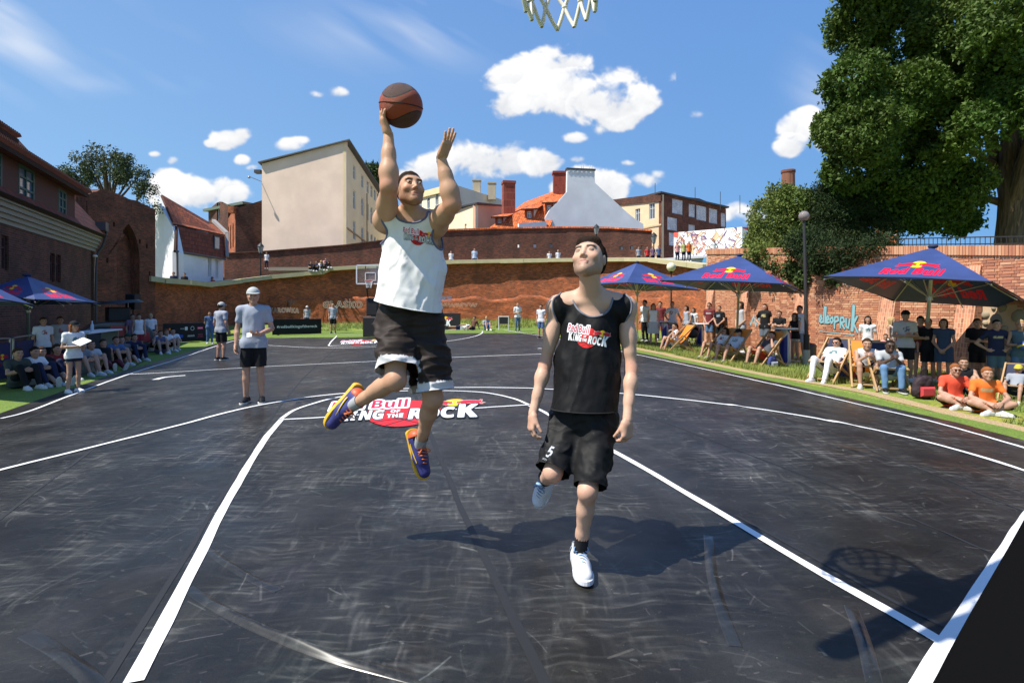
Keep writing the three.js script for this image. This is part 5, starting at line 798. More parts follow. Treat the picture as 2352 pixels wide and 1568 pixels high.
// right-hand wall: every brick near us a piece of its own
{
  const A = V(9.5, 0, -26.6), B = V(13.0, 0, -8.6), L = dist2(A, B), Mx = planeMatrix(A, B), hAt = (s) => { const p = A.clone().lerp(B, s / L); return YY(mixn(572, 560, s / L), -p.z); };
  const w = thing('brick_wall', 'sunlit red brick wall with sloping buttresses behind the deck chairs on the right', 'wall', V(0, 0, 0));
  const inner = new THREE.Group(); w.add(inner); inner.name = 'masonry';
  const r = rng(77), stoneFrom = 12.75, tops = []; for (let s = 0; s <= L + 0.01; s += 0.5) tops.push([s, hAt(s)]);
  part('mortar_core', slab([[0, -0.9], [L, -0.9], ...tops.slice().reverse().map(([s, y]) => [s, y])], null, 0.6).translate(0, 0, -0.012).applyMatrix4(Mx), plaster(198, 170, 140, 1.5), w);
  const pal = [[0.54, 0.24, 0.13], [0.57, 0.265, 0.14], [0.50, 0.21, 0.115], [0.60, 0.295, 0.165], [0.46, 0.185, 0.105], [0.62, 0.34, 0.20], [0.38, 0.16, 0.095]], brickM = pal.map((c) => mat(c[0], c[1], c[2], 0.9));
  const bg = (len, v) => { const g = new THREE.BoxGeometry(len, 0.062, 0.05, 1, 1, 1), p = g.attributes.position, q = rng(v + len * 999); const off = new Map(); for (let i = 0; i < p.count; i++) { const k = [p.getX(i) > 0, p.getY(i) > 0, p.getZ(i) > 0].join(); if (!off.has(k)) off.set(k, [(q() - 0.5) * 0.01, (q() - 0.5) * 0.007, (q() - 0.5) * 0.008]); const o = off.get(k); p.setXYZ(i, p.getX(i) + o[0], p.getY(i) + o[1], p.getZ(i) + o[2]); } g.computeVertexNormals(); return g; };
  const stretch = [1, 2, 3].map((v) => bg(0.243, v)), head = [4, 5, 6].map((v) => bg(0.112, v)), all = [];
  for (let y = -0.62, j = 0; y < 4.3; y += 0.075, j++) for (let s = (j % 2 ? 0.06 : 0) + 0.1, i = 0; s < L - 0.2; i++) {
    const hd = (i + j) % 2 === 0, len = hd ? 0.112 : 0.243, c = s + len / 2; s += len + 0.012;
    if (y + 0.04 > hAt(c) - 0.26 || (c > stoneFrom && y < 1.62 + (fbm(c, 1, 1, 2) - 0.5) * 0.3)) continue;
    const patch = fbm(c * 0.5, y * 0.7, 3, 3); all.push([c, y, hd, clamp(Math.floor((patch * 0.9 + r() * 0.75 - 0.3) * 7), 0, 6), (r() - 0.5) * 0.014]);
  }
  for (let s = 0.1; s < L - 0.2; s += 0.079) all.push([s, hAt(s) - 0.125, 'top', (r() * 6) | 0, 0.03 + r() * 0.01]);       // soldier course on top
  const topG = new THREE.BoxGeometry(0.066, 0.25, 0.08), X = V(1, 0, 0).transformDirection(Mx), order = all.map((b) => { const p = V(b[0], b[1], 0).applyMatrix4(Mx); return { b, d: p.distanceTo(V(0, EYE, 0)), shown: b[0] < 15.2 }; }).sort((u, v) => (v.shown - u.shown) || u.d - v.d);
  const rot = new THREE.Quaternion().setFromRotationMatrix(Mx), rest = pal.map(() => []);
  order.forEach(({ b }, n) => {
    const geo = b[2] === 'top' ? topG : (b[2] ? head : stretch)[(b[0] * 31 | 0) % 3];
    if (n < 300) { const m = part('brick', geo, brickM[b[3]], inner); m.position.set(b[0], b[1], -0.012 + b[4]).applyMatrix4(Mx); m.quaternion.copy(rot); }
    else rest[b[3]].push(plainG(geo.clone().translate(b[0], b[1], -0.012 + b[4])));
  });
  const geos = [], cols = []; rest.forEach((list, k) => { for (const g of list) { geos.push(g); for (let i = 0; i < g.attributes.position.count; i++) cols.push(...pal[k]); } });
  const far = mergeGeometries(geos).applyMatrix4(Mx); far.setAttribute('color', new THREE.Float32BufferAttribute(cols, 3));
  part('brickwork', far, new THREE.MeshPhysicalMaterial({ vertexColors: true, roughness: 0.9 }), w).userData.kind = 'stuff';
  // buttresses: brick wedges leaning against the wall
  const bm = texM(brickTexture(36, [190, 126, 96], 0.3, '206,180,150', 0.4), 4, 3.9);
  for (const [s, wd, ht] of [[0.3, 0.5, 2.5], [3.0, 0.5, 2.3], [6.4, 0.5, 2.3], [10.1, 0.55, 2.35], [12.5, 0.5, 2.6]]) {
    const sh = new THREE.Shape([[0, -0.7], [0.5, -0.7], [0.42, 0.1], [0.02, ht], [0, ht]].map(([a, b]) => new THREE.Vector2(a, b)));
    part('buttress', new THREE.ExtrudeGeometry(sh, { depth: wd, bevelEnabled: false }).rotateY(-Math.PI / 2).translate(s + wd, 0, 0.035).applyMatrix4(Mx), bm, w);
  }
  // field stones at the near end
  const sr = rng(55), sm3 = [[0.3, 0.25, 0.18], [0.24, 0.22, 0.18], [0.36, 0.29, 0.2], [0.2, 0.19, 0.17]].map((c) => mat(c[0], c[1], c[2], 0.95));
  const sg = [0, 1, 2, 3, 4].map((k) => { const g = mergeVertices(new THREE.IcosahedronGeometry(1, 2).deleteAttribute('uv').deleteAttribute('normal')), p = g.attributes.position; for (let i = 0; i < p.count; i++) { const q = 1 + (fbm(p.getX(i) * 1.6 + k * 7, p.getY(i) * 1.6, p.getZ(i) * 1.6, 3) - 0.5) * 0.55; p.setXYZ(i, p.getX(i) * q, p.getY(i) * q, p.getZ(i) * q); } g.computeVertexNormals(); return g; });
  const put = []; for (let n = 0; n < 2600 && put.length < 170; n++) { const rr = 0.075 + Math.pow(sr(), 1.6) * 0.11, ss = stoneFrom + 0.1 + sr() * (L - stoneFrom - 0.15), y = -0.5 + sr() * 2.05; if (put.some((q) => Math.hypot(q[0] - ss, q[1] - y) < (q[2] + rr) * 0.93)) continue; put.push([ss, y, rr]); }
  for (const [ss, y, rr] of put) { const m = part('stone', sg[(sr() * 5) | 0], sm3[(sr() * 4) | 0], inner); m.position.set(ss, y, -0.035).applyMatrix4(Mx); m.quaternion.copy(rot); m.rotateZ(sr() * 6); m.scale.set(rr * 1.08, rr * 0.92, 0.09); }
  // sprayed tag
  const t = canvasTex(1024, 512, (x, W, Hh) => {
    x.clearRect(0, 0, W, Hh); x.lineCap = x.lineJoin = 'round'; const path = (q) => { x.beginPath(); q.forEach(([a, b], i) => i ? x.lineTo(a, b) : x.moveTo(a, b)); };
    const L2 = [[[20, 300], [80, 250], [60, 190], [20, 250], [60, 320], [120, 300]], [[120, 310], [150, 60], [190, 60], [170, 320]], [[200, 290], [260, 250], [240, 200], [200, 240], [210, 320], [270, 310]], [[300, 250], [350, 220], [370, 280], [330, 320], [295, 280], [300, 250]], [[400, 400], [410, 220], [480, 210], [500, 270], [420, 300]], [[540, 390], [550, 230], [610, 220], [640, 290], [560, 310], [640, 400]], [[680, 240], [680, 370], [730, 390], [760, 250]], [[800, 430], [840, 30], [870, 40], [830, 430]], [[840, 300], [930, 200], [850, 320], [940, 450]]];
    for (const [lw, c] of [[54, 'rgb(96,92,98)'], [34, 'rgb(132,182,190)']]) { x.lineWidth = lw; x.strokeStyle = c; for (const q of L2) { path(q); x.stroke(); } }
    x.lineWidth = 14; x.strokeStyle = 'rgb(150,184,188)'; path([[20, 470], [860, 500]]); x.stroke();
  });
  part('sprayed_tag', new THREE.PlaneGeometry(1.85, 1.05).translate(8.35, 1.12, 0.03).applyMatrix4(Mx), decal(t, { alphaTest: 0.5, roughness: 0.9 }), w);
  const t2 = canvasTex(512, 256, (x, W, Hh) => { x.clearRect(0, 0, W, Hh); x.lineWidth = 22; x.lineCap = 'round'; x.strokeStyle = 'rgb(146,176,184)'; x.beginPath(); x.moveTo(30, 60); x.lineTo(90, 180); x.lineTo(150, 60); x.lineTo(190, 190); x.lineTo(260, 70); x.quadraticCurveTo(360, 60, 320, 190); x.moveTo(400, 60); x.lineTo(390, 200); x.lineTo(470, 190); x.stroke(); });
  part('sprayed_tag', new THREE.PlaneGeometry(1.7, 0.8).translate(4.1, 0.95, 0.03).applyMatrix4(Mx), decal(t2, { alphaTest: 0.5, roughness: 0.9 }), w);
  // raised garden behind the wall, and the iron railing along its top
  const Q = V(0, 0, -0.55).applyMatrix4(Mx); struct('upper_garden', slab([[0.2, -0.5], [L + 20, -0.5], [L + 20, 2.75], [0.2, 2.75]], null, 40).translate(0, 0, -0.62).applyMatrix4(Mx), M_grassBank());
  const rail = thing('railing', 'thin dark iron railing along the top of the right brick wall', 'railing', V(0, 0, 0)); const rm = mat(0.02, 0.02, 0.022, 0.5);
  const s0 = 9.2, s1 = 17.5, yb = 3.2; const post = (s) => part('picket', RAILG, rm, rail).position.copy(V(s, hAt(Math.min(s, L)) - 0.05, -0.45).applyMatrix4(Mx));
  for (let s = s0; s < s1; s += 0.13) post(s);
  for (const h of [0.06, 0.24]) part('rail', beam(V(s0, hAt(s0) + h, -0.45).applyMatrix4(Mx), V(s1, hAt(s1) + h, -0.45).applyMatrix4(Mx), 0.03, 0.03), rm, rail);
}
function M_grassBank() { return new THREE.MeshPhysicalMaterial({ map: grassTex, roughness: 0.95, side: THREE.DoubleSide }); }
// ---------------------------------------------------------------- buildings
const M_frameW = mat(0.7, 0.7, 0.68, 0.6), M_frameG = mat(0.03, 0.10, 0.085, 0.6), M_lead = mat(0.06, 0.06, 0.065, 0.5);
// windows in a wall's own plane: each a frame with its pane
function windowsIn(house, Mx, list, o = {}) {
  const fm = o.frame ?? M_frameW, z = -(o.deep ?? 0.14);
  for (const [x, y, w, h] of list) {
    const t = o.bar ?? 0.07, geos = [box(w, t, 0.06, x + w / 2, y + t / 2, z), box(w, t, 0.06, x + w / 2, y + h - t / 2, z), box(t, h - 2 * t, 0.06, x + t / 2, y + h / 2, z), box(t, h - 2 * t, 0.06, x + w - t / 2, y + h / 2, z)];
    const cols = o.cols ?? 2, rows = o.rows ?? 2; for (let i = 1; i < cols; i++) geos.push(box(t * 0.8, h - 2 * t, 0.05, x + w * i / cols, y + h / 2, z)); for (let j = 1; j < rows; j++) geos.push(box(w - 2 * t, t * 0.7, 0.046, x + w / 2, y + h * (rows === 2 ? 0.66 : j / rows), z));
    if (o.sill) geos.push(box(w + 0.16, 0.06, 0.2, x + w / 2, y - 0.032, 0.0));
    const f = part('window', join(geos).applyMatrix4(Mx), fm, house);
    part('pane', box(w - 0.02, h - 0.02, 0.012, x + w / 2, y + h / 2, z - 0.03).applyMatrix4(Mx), o.pane ?? M_glassL, f);
  }
}
function wallOf(house, A, B, poly, wins, m, o = {}) { const Mx = planeMatrix(A, B); part(o.name ?? 'wall', slab(poly, wins, o.thick ?? 0.35).applyMatrix4(Mx), m, house); if (wins?.length) windowsIn(house, Mx, wins, o); return Mx; }
const core = (pts, y0, y1) => { const s = new THREE.Shape(pts.map((p) => new THREE.Vector2(p.x, -p.z))); return new THREE.ExtrudeGeometry(s, { depth: y1 - y0, bevelEnabled: false }).rotateX(-Math.PI / 2).translate(0, y0, 0); };
function inset(pts, k = 0.5) { const c = pts.reduce((a, p) => a.add(p), V(0, 0, 0)).multiplyScalar(1 / pts.length); return pts.map((p) => { const d = c.clone().sub(p); return p.clone().addScaledVector(d.normalize(), k); }); }
function sheet(a, b, c, d, th, m, name, house, uvs) {                                              // roof plane through four corners, u along a-b, v along a-d, with thickness
  const n = b.clone().sub(a).cross(d.clone().sub(a)).normalize(), lo = [a, b, c, d].map((p) => p.clone().addScaledVector(n, -th)), P8 = [a, b, c, d, ...lo], W = a.distanceTo(b), Hh = a.distanceTo(d), U = [[0, 0], [W, 0], [W, Hh], [0, Hh]];
  const pos = [], uv = [], quad = (i, j, k, l, tx) => { for (const q of [i, j, k, i, k, l]) { pos.push(P8[q].x, P8[q].y, P8[q].z); uv.push(...(tx ? U[q % 4] : [0, 0])); } };
  quad(0, 1, 2, 3, true); quad(7, 6, 5, 4, true); quad(4, 5, 1, 0); quad(5, 6, 2, 1); quad(6, 7, 3, 2); quad(7, 4, 0, 3);
  return part(name, geoFrom(pos, null, uv), m, house);
}
// the tall beige block: blank gable towards us, rows of windows down its right side
{
  const h = thing('apartment_block', 'tall beige apartment block with a blank gable wall and windows down its right side', 'building', V(0, 0, 0));
  const A = XZ(601, 60), B = XZ(795, 59), C = XZ(886, 78), D = XZ(690, 80), yA = YY(376, 60), yB = YY(324, 59), y0 = 4, yC = YY(466, 78);
  const gable = plaster(234, 208, 188, 6), side = plaster(238, 214, 170, 6);
  const LA = dist2(A, B), LB = dist2(B, C);
  wallOf(h, A, B, [[0, YY(578, 60)], [LA, YY(563, 59)], [LA, yB], [0, yA]], null, gable, { name: 'gable_wall' });
  const Mx = planeMatrix(B, C), bot = YY(563, 59) - 0.2, wins = [];
  const cols = [0.16, 0.34, 0.47, 0.57, 0.66, 0.745, 0.815, 0.88, 0.94];
  for (const k of cols) for (const [y, hh] of [[17.2, 1.5], [13.8, 2.1], [10.3, 2.1], [6.6, 2.1]]) { const top = mixn(yB, yC, k * 0.94); wins.push([k * LB - 0.5, y - (yB - top) * 0.42 - 0.9, 1.0, hh]); }
  wallOf(h, B, C, [[0, bot], [LB, bot], [LB, yC - 0.2], [0, yB - 0.3]], wins, side, { name: 'side_wall', pane: M_glassL, bar: 0.08, cols: 2, rows: 2, deep: 0.12 });
  part('string_course', slab([[0, 10.0], [LB, 8.6], [LB, 8.78], [0, 10.18]], null, 0.1).translate(0, 0, 0.102).applyMatrix4(Mx), mat(0.35, 0.22, 0.13, 0.8), h);
  part('interior', core(inset([A, B, C, D], 0.9), 5, yC - 1), mat(0.2, 0.18, 0.16, 0.9), h);
  const ov = 0.36, a = V(A.x - 0.3, yA + 0.15, A.z + ov), b = V(B.x + 0.45, yB + 0.15, B.z + ov), c = V(C.x + 0.6, yC + 0.1, C.z), d = V(D.x, yA, D.z); sheet(a, b, c, d, 0.12, mat(0.12, 0.12, 0.125, 0.6), 'roof', h);
  part('gutter_end', box(0.7, 0.35, 0.7, A.x - 0.6, YY(392, 60), A.z - 0.5), M_lead, h);
  part('floodlight', join([bar(V(A.x, YY(417, 60), A.z - 0.2), V(A.x - 0.75, YY(412, 60), A.z + 1.2), 0.035), blob(0.16, 0.13, 0.16, A.x - 0.8, YY(413, 60), A.z + 1.25)]), M_steel, h);
  part('downpipe', bar(V(C.x * 0.4 + B.x * 0.6, 5, C.z * 0.4 + B.z * 0.6 + 0.0).add(V(0.3, 0, 0.12)), V(C.x * 0.4 + B.x * 0.6, 15.4, C.z * 0.4 + B.z * 0.6).add(V(0.3, 0, 0.12)), 0.07), mat(0.35, 0.2, 0.1, 0.6), h);
}
// brick halls left of the beige block
{
  const h = thing('brick_hall', 'dark red brick hall with arched windows left of the beige block', 'building', V(0, 0, 0));
  const A = XZ(516, 66), B = XZ(540, 60), C = XZ(612, 61), y1 = YY(462, 60), yC = YY(452, 61);
  const L = dist2(A, B); const arch = (x, y, w, hh) => { const p = new THREE.Path(); p.moveTo(x, y); p.lineTo(x, y + hh); p.absarc(x + w / 2, y + hh, w / 2, Math.PI, 0, true); p.lineTo(x + w, y); p.closePath(); return p; };
  const s = new THREE.Shape([[0, 5], [L, 5], [L, y1 - 0.6], [0, y1 - 1.6]].map(([x, y]) => new THREE.Vector2(x, y))); const aw = []; for (let i = 0; i < 4; i++) { s.holes.push(arch(0.5 + i * L / 4.4, 8.2, 0.7, 2.4)); aw.push([0.5 + i * L / 4.4, 8.2, 0.7, 2.7]); }
  const Mx = planeMatrix(A, B); part('wall', new THREE.ExtrudeGeometry(s, { depth: 0.4, bevelEnabled: false }).translate(0, 0, -0.4).applyMatrix4(Mx), M_brickWarm, h); windowsIn(h, Mx, aw, { deep: 0.25, pane: M_glassD, frame: mat(0.5, 0.4, 0.3, 0.7) });
  const L2 = dist2(B, C); wallOf(h, B, C, [[0, 5], [L2, 5], [L2, YY(462, 61) + 0.3], [L2 * 0.75, YY(463, 61)], [0, y1 - 0.8]], null, M_brickDark);
  part('cornice', box(0.6, 0.7, 0.8, B.x - 0.2, y1 - 1.0, B.z + 0.2), M_brickWarm, h);
  const E = XZ(478, 68), Fp = XZ(523, 64), L3 = dist2(E, Fp), yE = YY(482, 68); wallOf(h, E, Fp, [[0, 5], [L3, 5], [L3, yE - 0.2], [0, yE]], [[L3 * 0.45, 12, 0.9, 2.2]], M_brickDark, { pane: M_glassD, deep: 0.2 });
  sheet(V(E.x - 0.4, yE, E.z + 0.6), V(Fp.x + 2, yE + 0.2, Fp.z + 0.6), V(Fp.x + 2, yE + 0.9, Fp.z - 6), V(E.x - 0.4, yE + 0.9, E.z - 6), 0.3, mat(0.18, 0.24, 0.2, 0.6), 'roof', h);
  sheet(V(A.x, y1 - 0.2, A.z), V(C.x + 1, yC, C.z + 0.3), V(C.x + 1, yC + 1.4, C.z - 8), V(A.x - 1, y1 + 0.8, A.z - 8), 0.25, mat(0.2, 0.09, 0.05, 0.8), 'roof', h);
  part('interior', core([XZ(485, 69), XZ(604, 62.5), XZ(612, 74), XZ(500, 78)], 4.5, y1 - 1.2), mat(0.05, 0.035, 0.03, 0.9), h);
}
// low white house with the old tile roof, at the left end of the wall
{
  const h = thing('white_house', 'low whitewashed house with old brown tiled mansard roof and skylight', 'house', V(0, 0, 0));
  const A = XZ(352, 40), B = XZ(408, 37.5), C = XZ(512, 46), w = plaster(226, 228, 232, 4);
  const L = dist2(A, B), LB = dist2(B, C), ye = YY(578, 38), yk = YY(520, 38.5), yr = YY(458, 40.5);
  
  const eC = YY(594, 45.5); const wins = [[LB * 0.62, 3.9, 0.7, 1.6], [LB * 0.8, 3.9, 0.6, 1.5]];
  wallOf(h, B, C, [[0, 3], [LB, 3], [LB, eC], [0, ye]], wins, w, { name: 'front_wall', pane: M_glassD, deep: 0.2 });
  const B1 = V(B.x + 0.0, ye, B.z + 0.25), C1 = V(C.x + 0.4, eC, C.z + 0.3), B2 = V(B.x - 0.5, yk, B.z - 0.7), C2 = V(C.x - 0.3, YY(542, 46.5), C.z - 0.8), A3 = V(A.x + 0.35, yr + 0.35, A.z - 0.4), C3 = P(487, 514, 49);
  sheet(B1, C1, C2, B2, 0.15, M_tileDark, 'lower_roof', h); sheet(B2.clone().add(V(-0.05, 0.12, 0.2)), C2.clone().add(V(0.2, 0.1, 0.2)), C3, A3, 0.15, M_tileOld, 'upper_roof', h);
  const iM = planeMatrix(A, B).invert(), q2 = (p, dx = 0, dy = 0) => { const t = p.clone().applyMatrix4(iM); return [t.x + dx, t.y + dy]; }, M1 = wallOf(h, A, B, [[0, 3], [L, 3], [L, ye - 0.1], q2(B2, -0.05, -0.1), [0.0, q2(A3)[1] - 0.1]], null, w, { name: 'gable_wall' });
  const sk = B1.clone().lerp(C1, 0.78).lerp(B2.clone().lerp(C2, 0.78), 0.62), e1 = C1.clone().sub(B1).normalize(), e2 = B2.clone().sub(B1).normalize(), n = e1.clone().cross(e2).normalize(); const f = part('skylight', new THREE.BoxGeometry(1.0, 1.3, 0.14).applyMatrix4(new THREE.Matrix4().makeBasis(e1, e2, n).setPosition(sk)), M_lead, h); part('pane', new THREE.BoxGeometry(0.82, 1.1, 0.02).applyMatrix4(new THREE.Matrix4().makeBasis(e1, e2, n).setPosition(sk.clone().addScaledVector(n, 0.085))), mat(0.2, 0.26, 0.3, 0.1), f);
  part('verge', beam(C2.clone().add(V(0.25, 0.25, 0.1)), C3.clone().add(V(0.1, 0.3, 0)), 0.28, 0.25), mat(0.3, 0.29, 0.28, 0.8), h); part('verge', beam(C1.clone().add(V(0.1, 0.2, 0)), C2.clone().add(V(0.25, 0.25, 0.1)), 0.24, 0.22), mat(0.3, 0.29, 0.28, 0.8), h);
  part('gutter', tube([B1.clone().add(V(0, -0.05, 0.12)), C1.clone().add(V(0, -0.05, 0.12))], 0.09, 4, 8), M_lead, h); part('downpipe', bar(V(B.x + 0.1, 3, B.z + 0.2), V(B.x + 0.1, ye - 0.1, B.z + 0.25), 0.07), mat(0.1, 0.1, 0.11, 0.6), h);
  part('interior', core(inset([A, B, C, XZ(440, 52)], 0.9), 2.5, ye - 0.3), mat(0.06, 0.06, 0.06, 0.9), h);
  part('lamp_bracket', box(0.5, 0.12, 0.1, 0.45 * L, YY(641, 38.5), 0.06).applyMatrix4(M1), M_lead, h);
}
// ruined brick tower wall with a blind arch
{
  const h = thing('brick_tower', 'shaded ruined brick tower wall with a tall blind arch and ragged top', 'tower', V(0, 0, 0));
  const A = XZ(172, 27), B = XZ(356, 33), L = dist2(A, B), rg = rng(4), top = [];
  const prof = [[0, 448], [0.1, 447], [0.24, 437], [0.33, 436], [0.45, 444], [0.6, 455], [0.75, 464], [0.88, 472], [1, 482]];
  for (let i = 0; i <= 26; i++) { const t = i / 26; let k = 1; while (k < prof.length - 1 && t > prof[k][0]) k++; const u = (t - prof[k - 1][0]) / (prof[k][0] - prof[k - 1][0]), py = mixn(prof[k - 1][1], prof[k][1], u); top.push([t * L, YY(py, mixn(27, 33, t)) + (rg() - 0.5) * 0.12]); }
  const s = new THREE.Shape([[0, -0.6], [L, -0.6], ...top.reverse()].map(([x, y]) => new THREE.Vector2(x, y)));
  const ax = L * 0.62, aw = L * 0.15, ah = YY(590, 30.5); const p = new THREE.Path(); p.moveTo(ax - aw, 1.6); p.lineTo(ax - aw, ah); p.quadraticCurveTo(ax - aw * 0.9, ah + 1.3, ax, ah + 1.9); p.quadraticCurveTo(ax + aw * 0.9, ah + 1.3, ax + aw, ah); p.lineTo(ax + aw, 1.6); p.closePath(); s.holes.push(p);
  for (const [fx, y] of [[0.42, 5.9], [0.55, 5.6], [0.76, 5.2], [0.86, 5.0], [0.34, 3.9], [0.9, 3.4]]) { const q = new THREE.Path(); q.moveTo(fx * L, y); q.lineTo(fx * L, y + 0.26); q.lineTo(fx * L + 0.16, y + 0.26); q.lineTo(fx * L + 0.16, y); q.closePath(); s.holes.push(q); }
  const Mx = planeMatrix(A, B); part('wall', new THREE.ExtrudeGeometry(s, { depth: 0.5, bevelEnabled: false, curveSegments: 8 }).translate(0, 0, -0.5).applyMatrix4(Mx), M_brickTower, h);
  part('niche_back', slab([[0.1, -0.6], [L - 0.1, -0.6], [L - 0.1, 5.6], [0.1, 6.5]], null, 2.5).translate(0, 0, -0.52).applyMatrix4(Mx), M_brickTower, h);
  const C = XZ(180, 30).add(V(-3.5, 0, -3)); part('return_wall', slab([[0, -0.6], [dist2(C, A), -0.6], [dist2(C, A), YY(447, 27)], [0, YY(447, 27) - 0.3]], null, 0.5).translate(0, 0, -0.01).applyMatrix4(planeMatrix(C, A)), M_brickTower, h);
}
// the big brick house on the left: eaves, steep roof and two tiers of dormers
{
  const h = thing('brick_house', 'large shaded brick house with steep tiled roof and green dormer windows at the left edge', 'house', V(0, 0, 0));
  const A = XZ(-260, 12), B = XZ(214, 25.6), L = dist2(A, B), Mx = planeMatrix(A, B), at = (s, y, z) => V(s, y, z).applyMatrix4(Mx);
  const ye = 4.15, nearS = (px) => { let best = 0, e = 1e9; for (let s = 0; s <= L; s += 0.01) { const p = at(s, 0, 0), q = CX + F * p.x / -p.z; if (Math.abs(q - px) < e) { e = Math.abs(q - px); best = s; } } return best; };
  const wn = [[nearS(114), 2.5, 0.5, 1.1], [nearS(128), 2.5, 0.5, 1.1], [nearS(2), 2.7, 0.5, 1.1], [nearS(-60), 2.5, 0.6, 1.2]];
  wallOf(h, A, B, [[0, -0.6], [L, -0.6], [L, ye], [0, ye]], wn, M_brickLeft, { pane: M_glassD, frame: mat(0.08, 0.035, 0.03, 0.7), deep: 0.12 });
  for (let i = 0; i < 5; i++) part('eaves_board', box(L + 0.3, 0.15, 0.04 + i * 0.075, L / 2, ye + 0.08 + i * 0.152, 0.02 + i * 0.0375).applyMatrix4(Mx), mat(0.32, 0.29, 0.22, 0.8), h);
  const ey = ye + 0.82, roof = (s0, s1, y0, z0, y1, z1, m = M_tileDark, name = 'roof', th = 0.16) => sheet(at(s0, y0, z0), at(s1, y0, z0), at(s1, y1, z1), at(s0, y1, z1), th, m, name, h);
  roof(0, L + 0.25, ey - 0.05, 0.5, 10.7, -4.1);
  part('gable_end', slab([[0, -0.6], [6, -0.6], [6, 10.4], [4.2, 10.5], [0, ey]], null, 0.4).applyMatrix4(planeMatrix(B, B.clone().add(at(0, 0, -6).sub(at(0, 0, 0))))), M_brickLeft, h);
  const dorm = (s0, s1, y0, z0, hgt, run, wins) => {                                                  // shed dormer: front, cheeks, own roof with a row of eaves tiles
    const D0 = at(s0, 0, z0), D1 = at(s1, 0, z0), Ld = s1 - s0; wallOf(h, D0, D1, [[0, y0], [Ld, y0], [Ld, y0 + hgt], [0, y0 + hgt]], wins.map(([s, w, hh]) => [s - s0, y0 + 0.16, w, hh]), mat(0.10, 0.035, 0.025, 0.85), { name: 'dormer_front', thick: 0.12, frame: M_frameG, pane: mat(0.16, 0.2, 0.27, 0.06), cols: 2, rows: 3, bar: 0.09, deep: 0.02 });
    part('dormer_cheek', slab([[0, y0], [run, y0 + hgt + 0.6], [run, y0], [0.0, y0]], null, 0.1).applyMatrix4(planeMatrix(D1, at(s1, 0, z0 - run))), mat(0.10, 0.035, 0.025, 0.85), h);
    roof(s0 - 0.15, s1 + 0.25, y0 + hgt - 0.02, z0 + 0.42, y0 + hgt + 0.42, z0 - run, M_tileDark, 'dormer_roof', 0.14);
    const tm = mat(0.3, 0.12, 0.06, 0.8), tg = new THREE.CylinderGeometry(0.075, 0.075, 0.34, 8, 1, false, 0, Math.PI).rotateX(Math.PI / 2 - 0.35).rotateZ(Math.PI / 2 * 0); for (let s = s0; s < s1 + 0.2; s += 0.165) { const q = part('roof_tile', tg, tm, h); q.applyMatrix4(Mx.clone().multiply(new THREE.Matrix4().makeTranslation(s, y0 + hgt + 0.05, z0 + 0.36))); }
  };
  const zl = 0.3; dorm(nearS(-150), nearS(150), ey - 0.1, zl, 1.38, 1.9, [[nearS(10) + 0.1, 1.25, 1.12], [nearS(110), 0.85, 1.02], [nearS(-70), 1.1, 1.12]]);
  dorm(nearS(-150), nearS(80), ey + 1.5, -0.95, 1.05, 1.9, [[nearS(62), 0.75, 0.72], [nearS(-20), 0.7, 0.72]]);
  part('chimney_cowl', lathe([[0.32, 0], [0.3, 1.3], [0.5, 1.42], [0.42, 1.75], [0.2, 1.98], [0.02, 2.05]], 14).applyMatrix4(new THREE.Matrix4().makeTranslation(...at(nearS(38), 8.0, -2.3).toArray())), M_lead, h);
  part('hopper', box(0.5, 0.4, 0.4, L - 0.1, ey + 0.35, 0.35).applyMatrix4(Mx), M_lead, h); part('downpipe', tube([at(L + 0.05, ey + 0.3, 0.5), at(L + 0.1, ey - 0.5, 0.35), at(L + 0.05, ey - 1.2, 0.1), at(L, 0.3, 0.08)], 0.055, 16, 8), M_lead, h);
  part('interior', slab([[0.5, -0.5], [L - 0.5, -0.5], [L - 0.5, ey], [0.5, ey]], null, 3).translate(0, 0, -0.6).applyMatrix4(Mx), mat(0.03, 0.03, 0.03, 0.9), h);
  part('wall_lamp', blob(0.12, 0.06, 0.1, L - 0.4, ye - 0.25, 0.16).applyMatrix4(Mx), mat(0.75, 0.74, 0.7, 0.4), h);
}
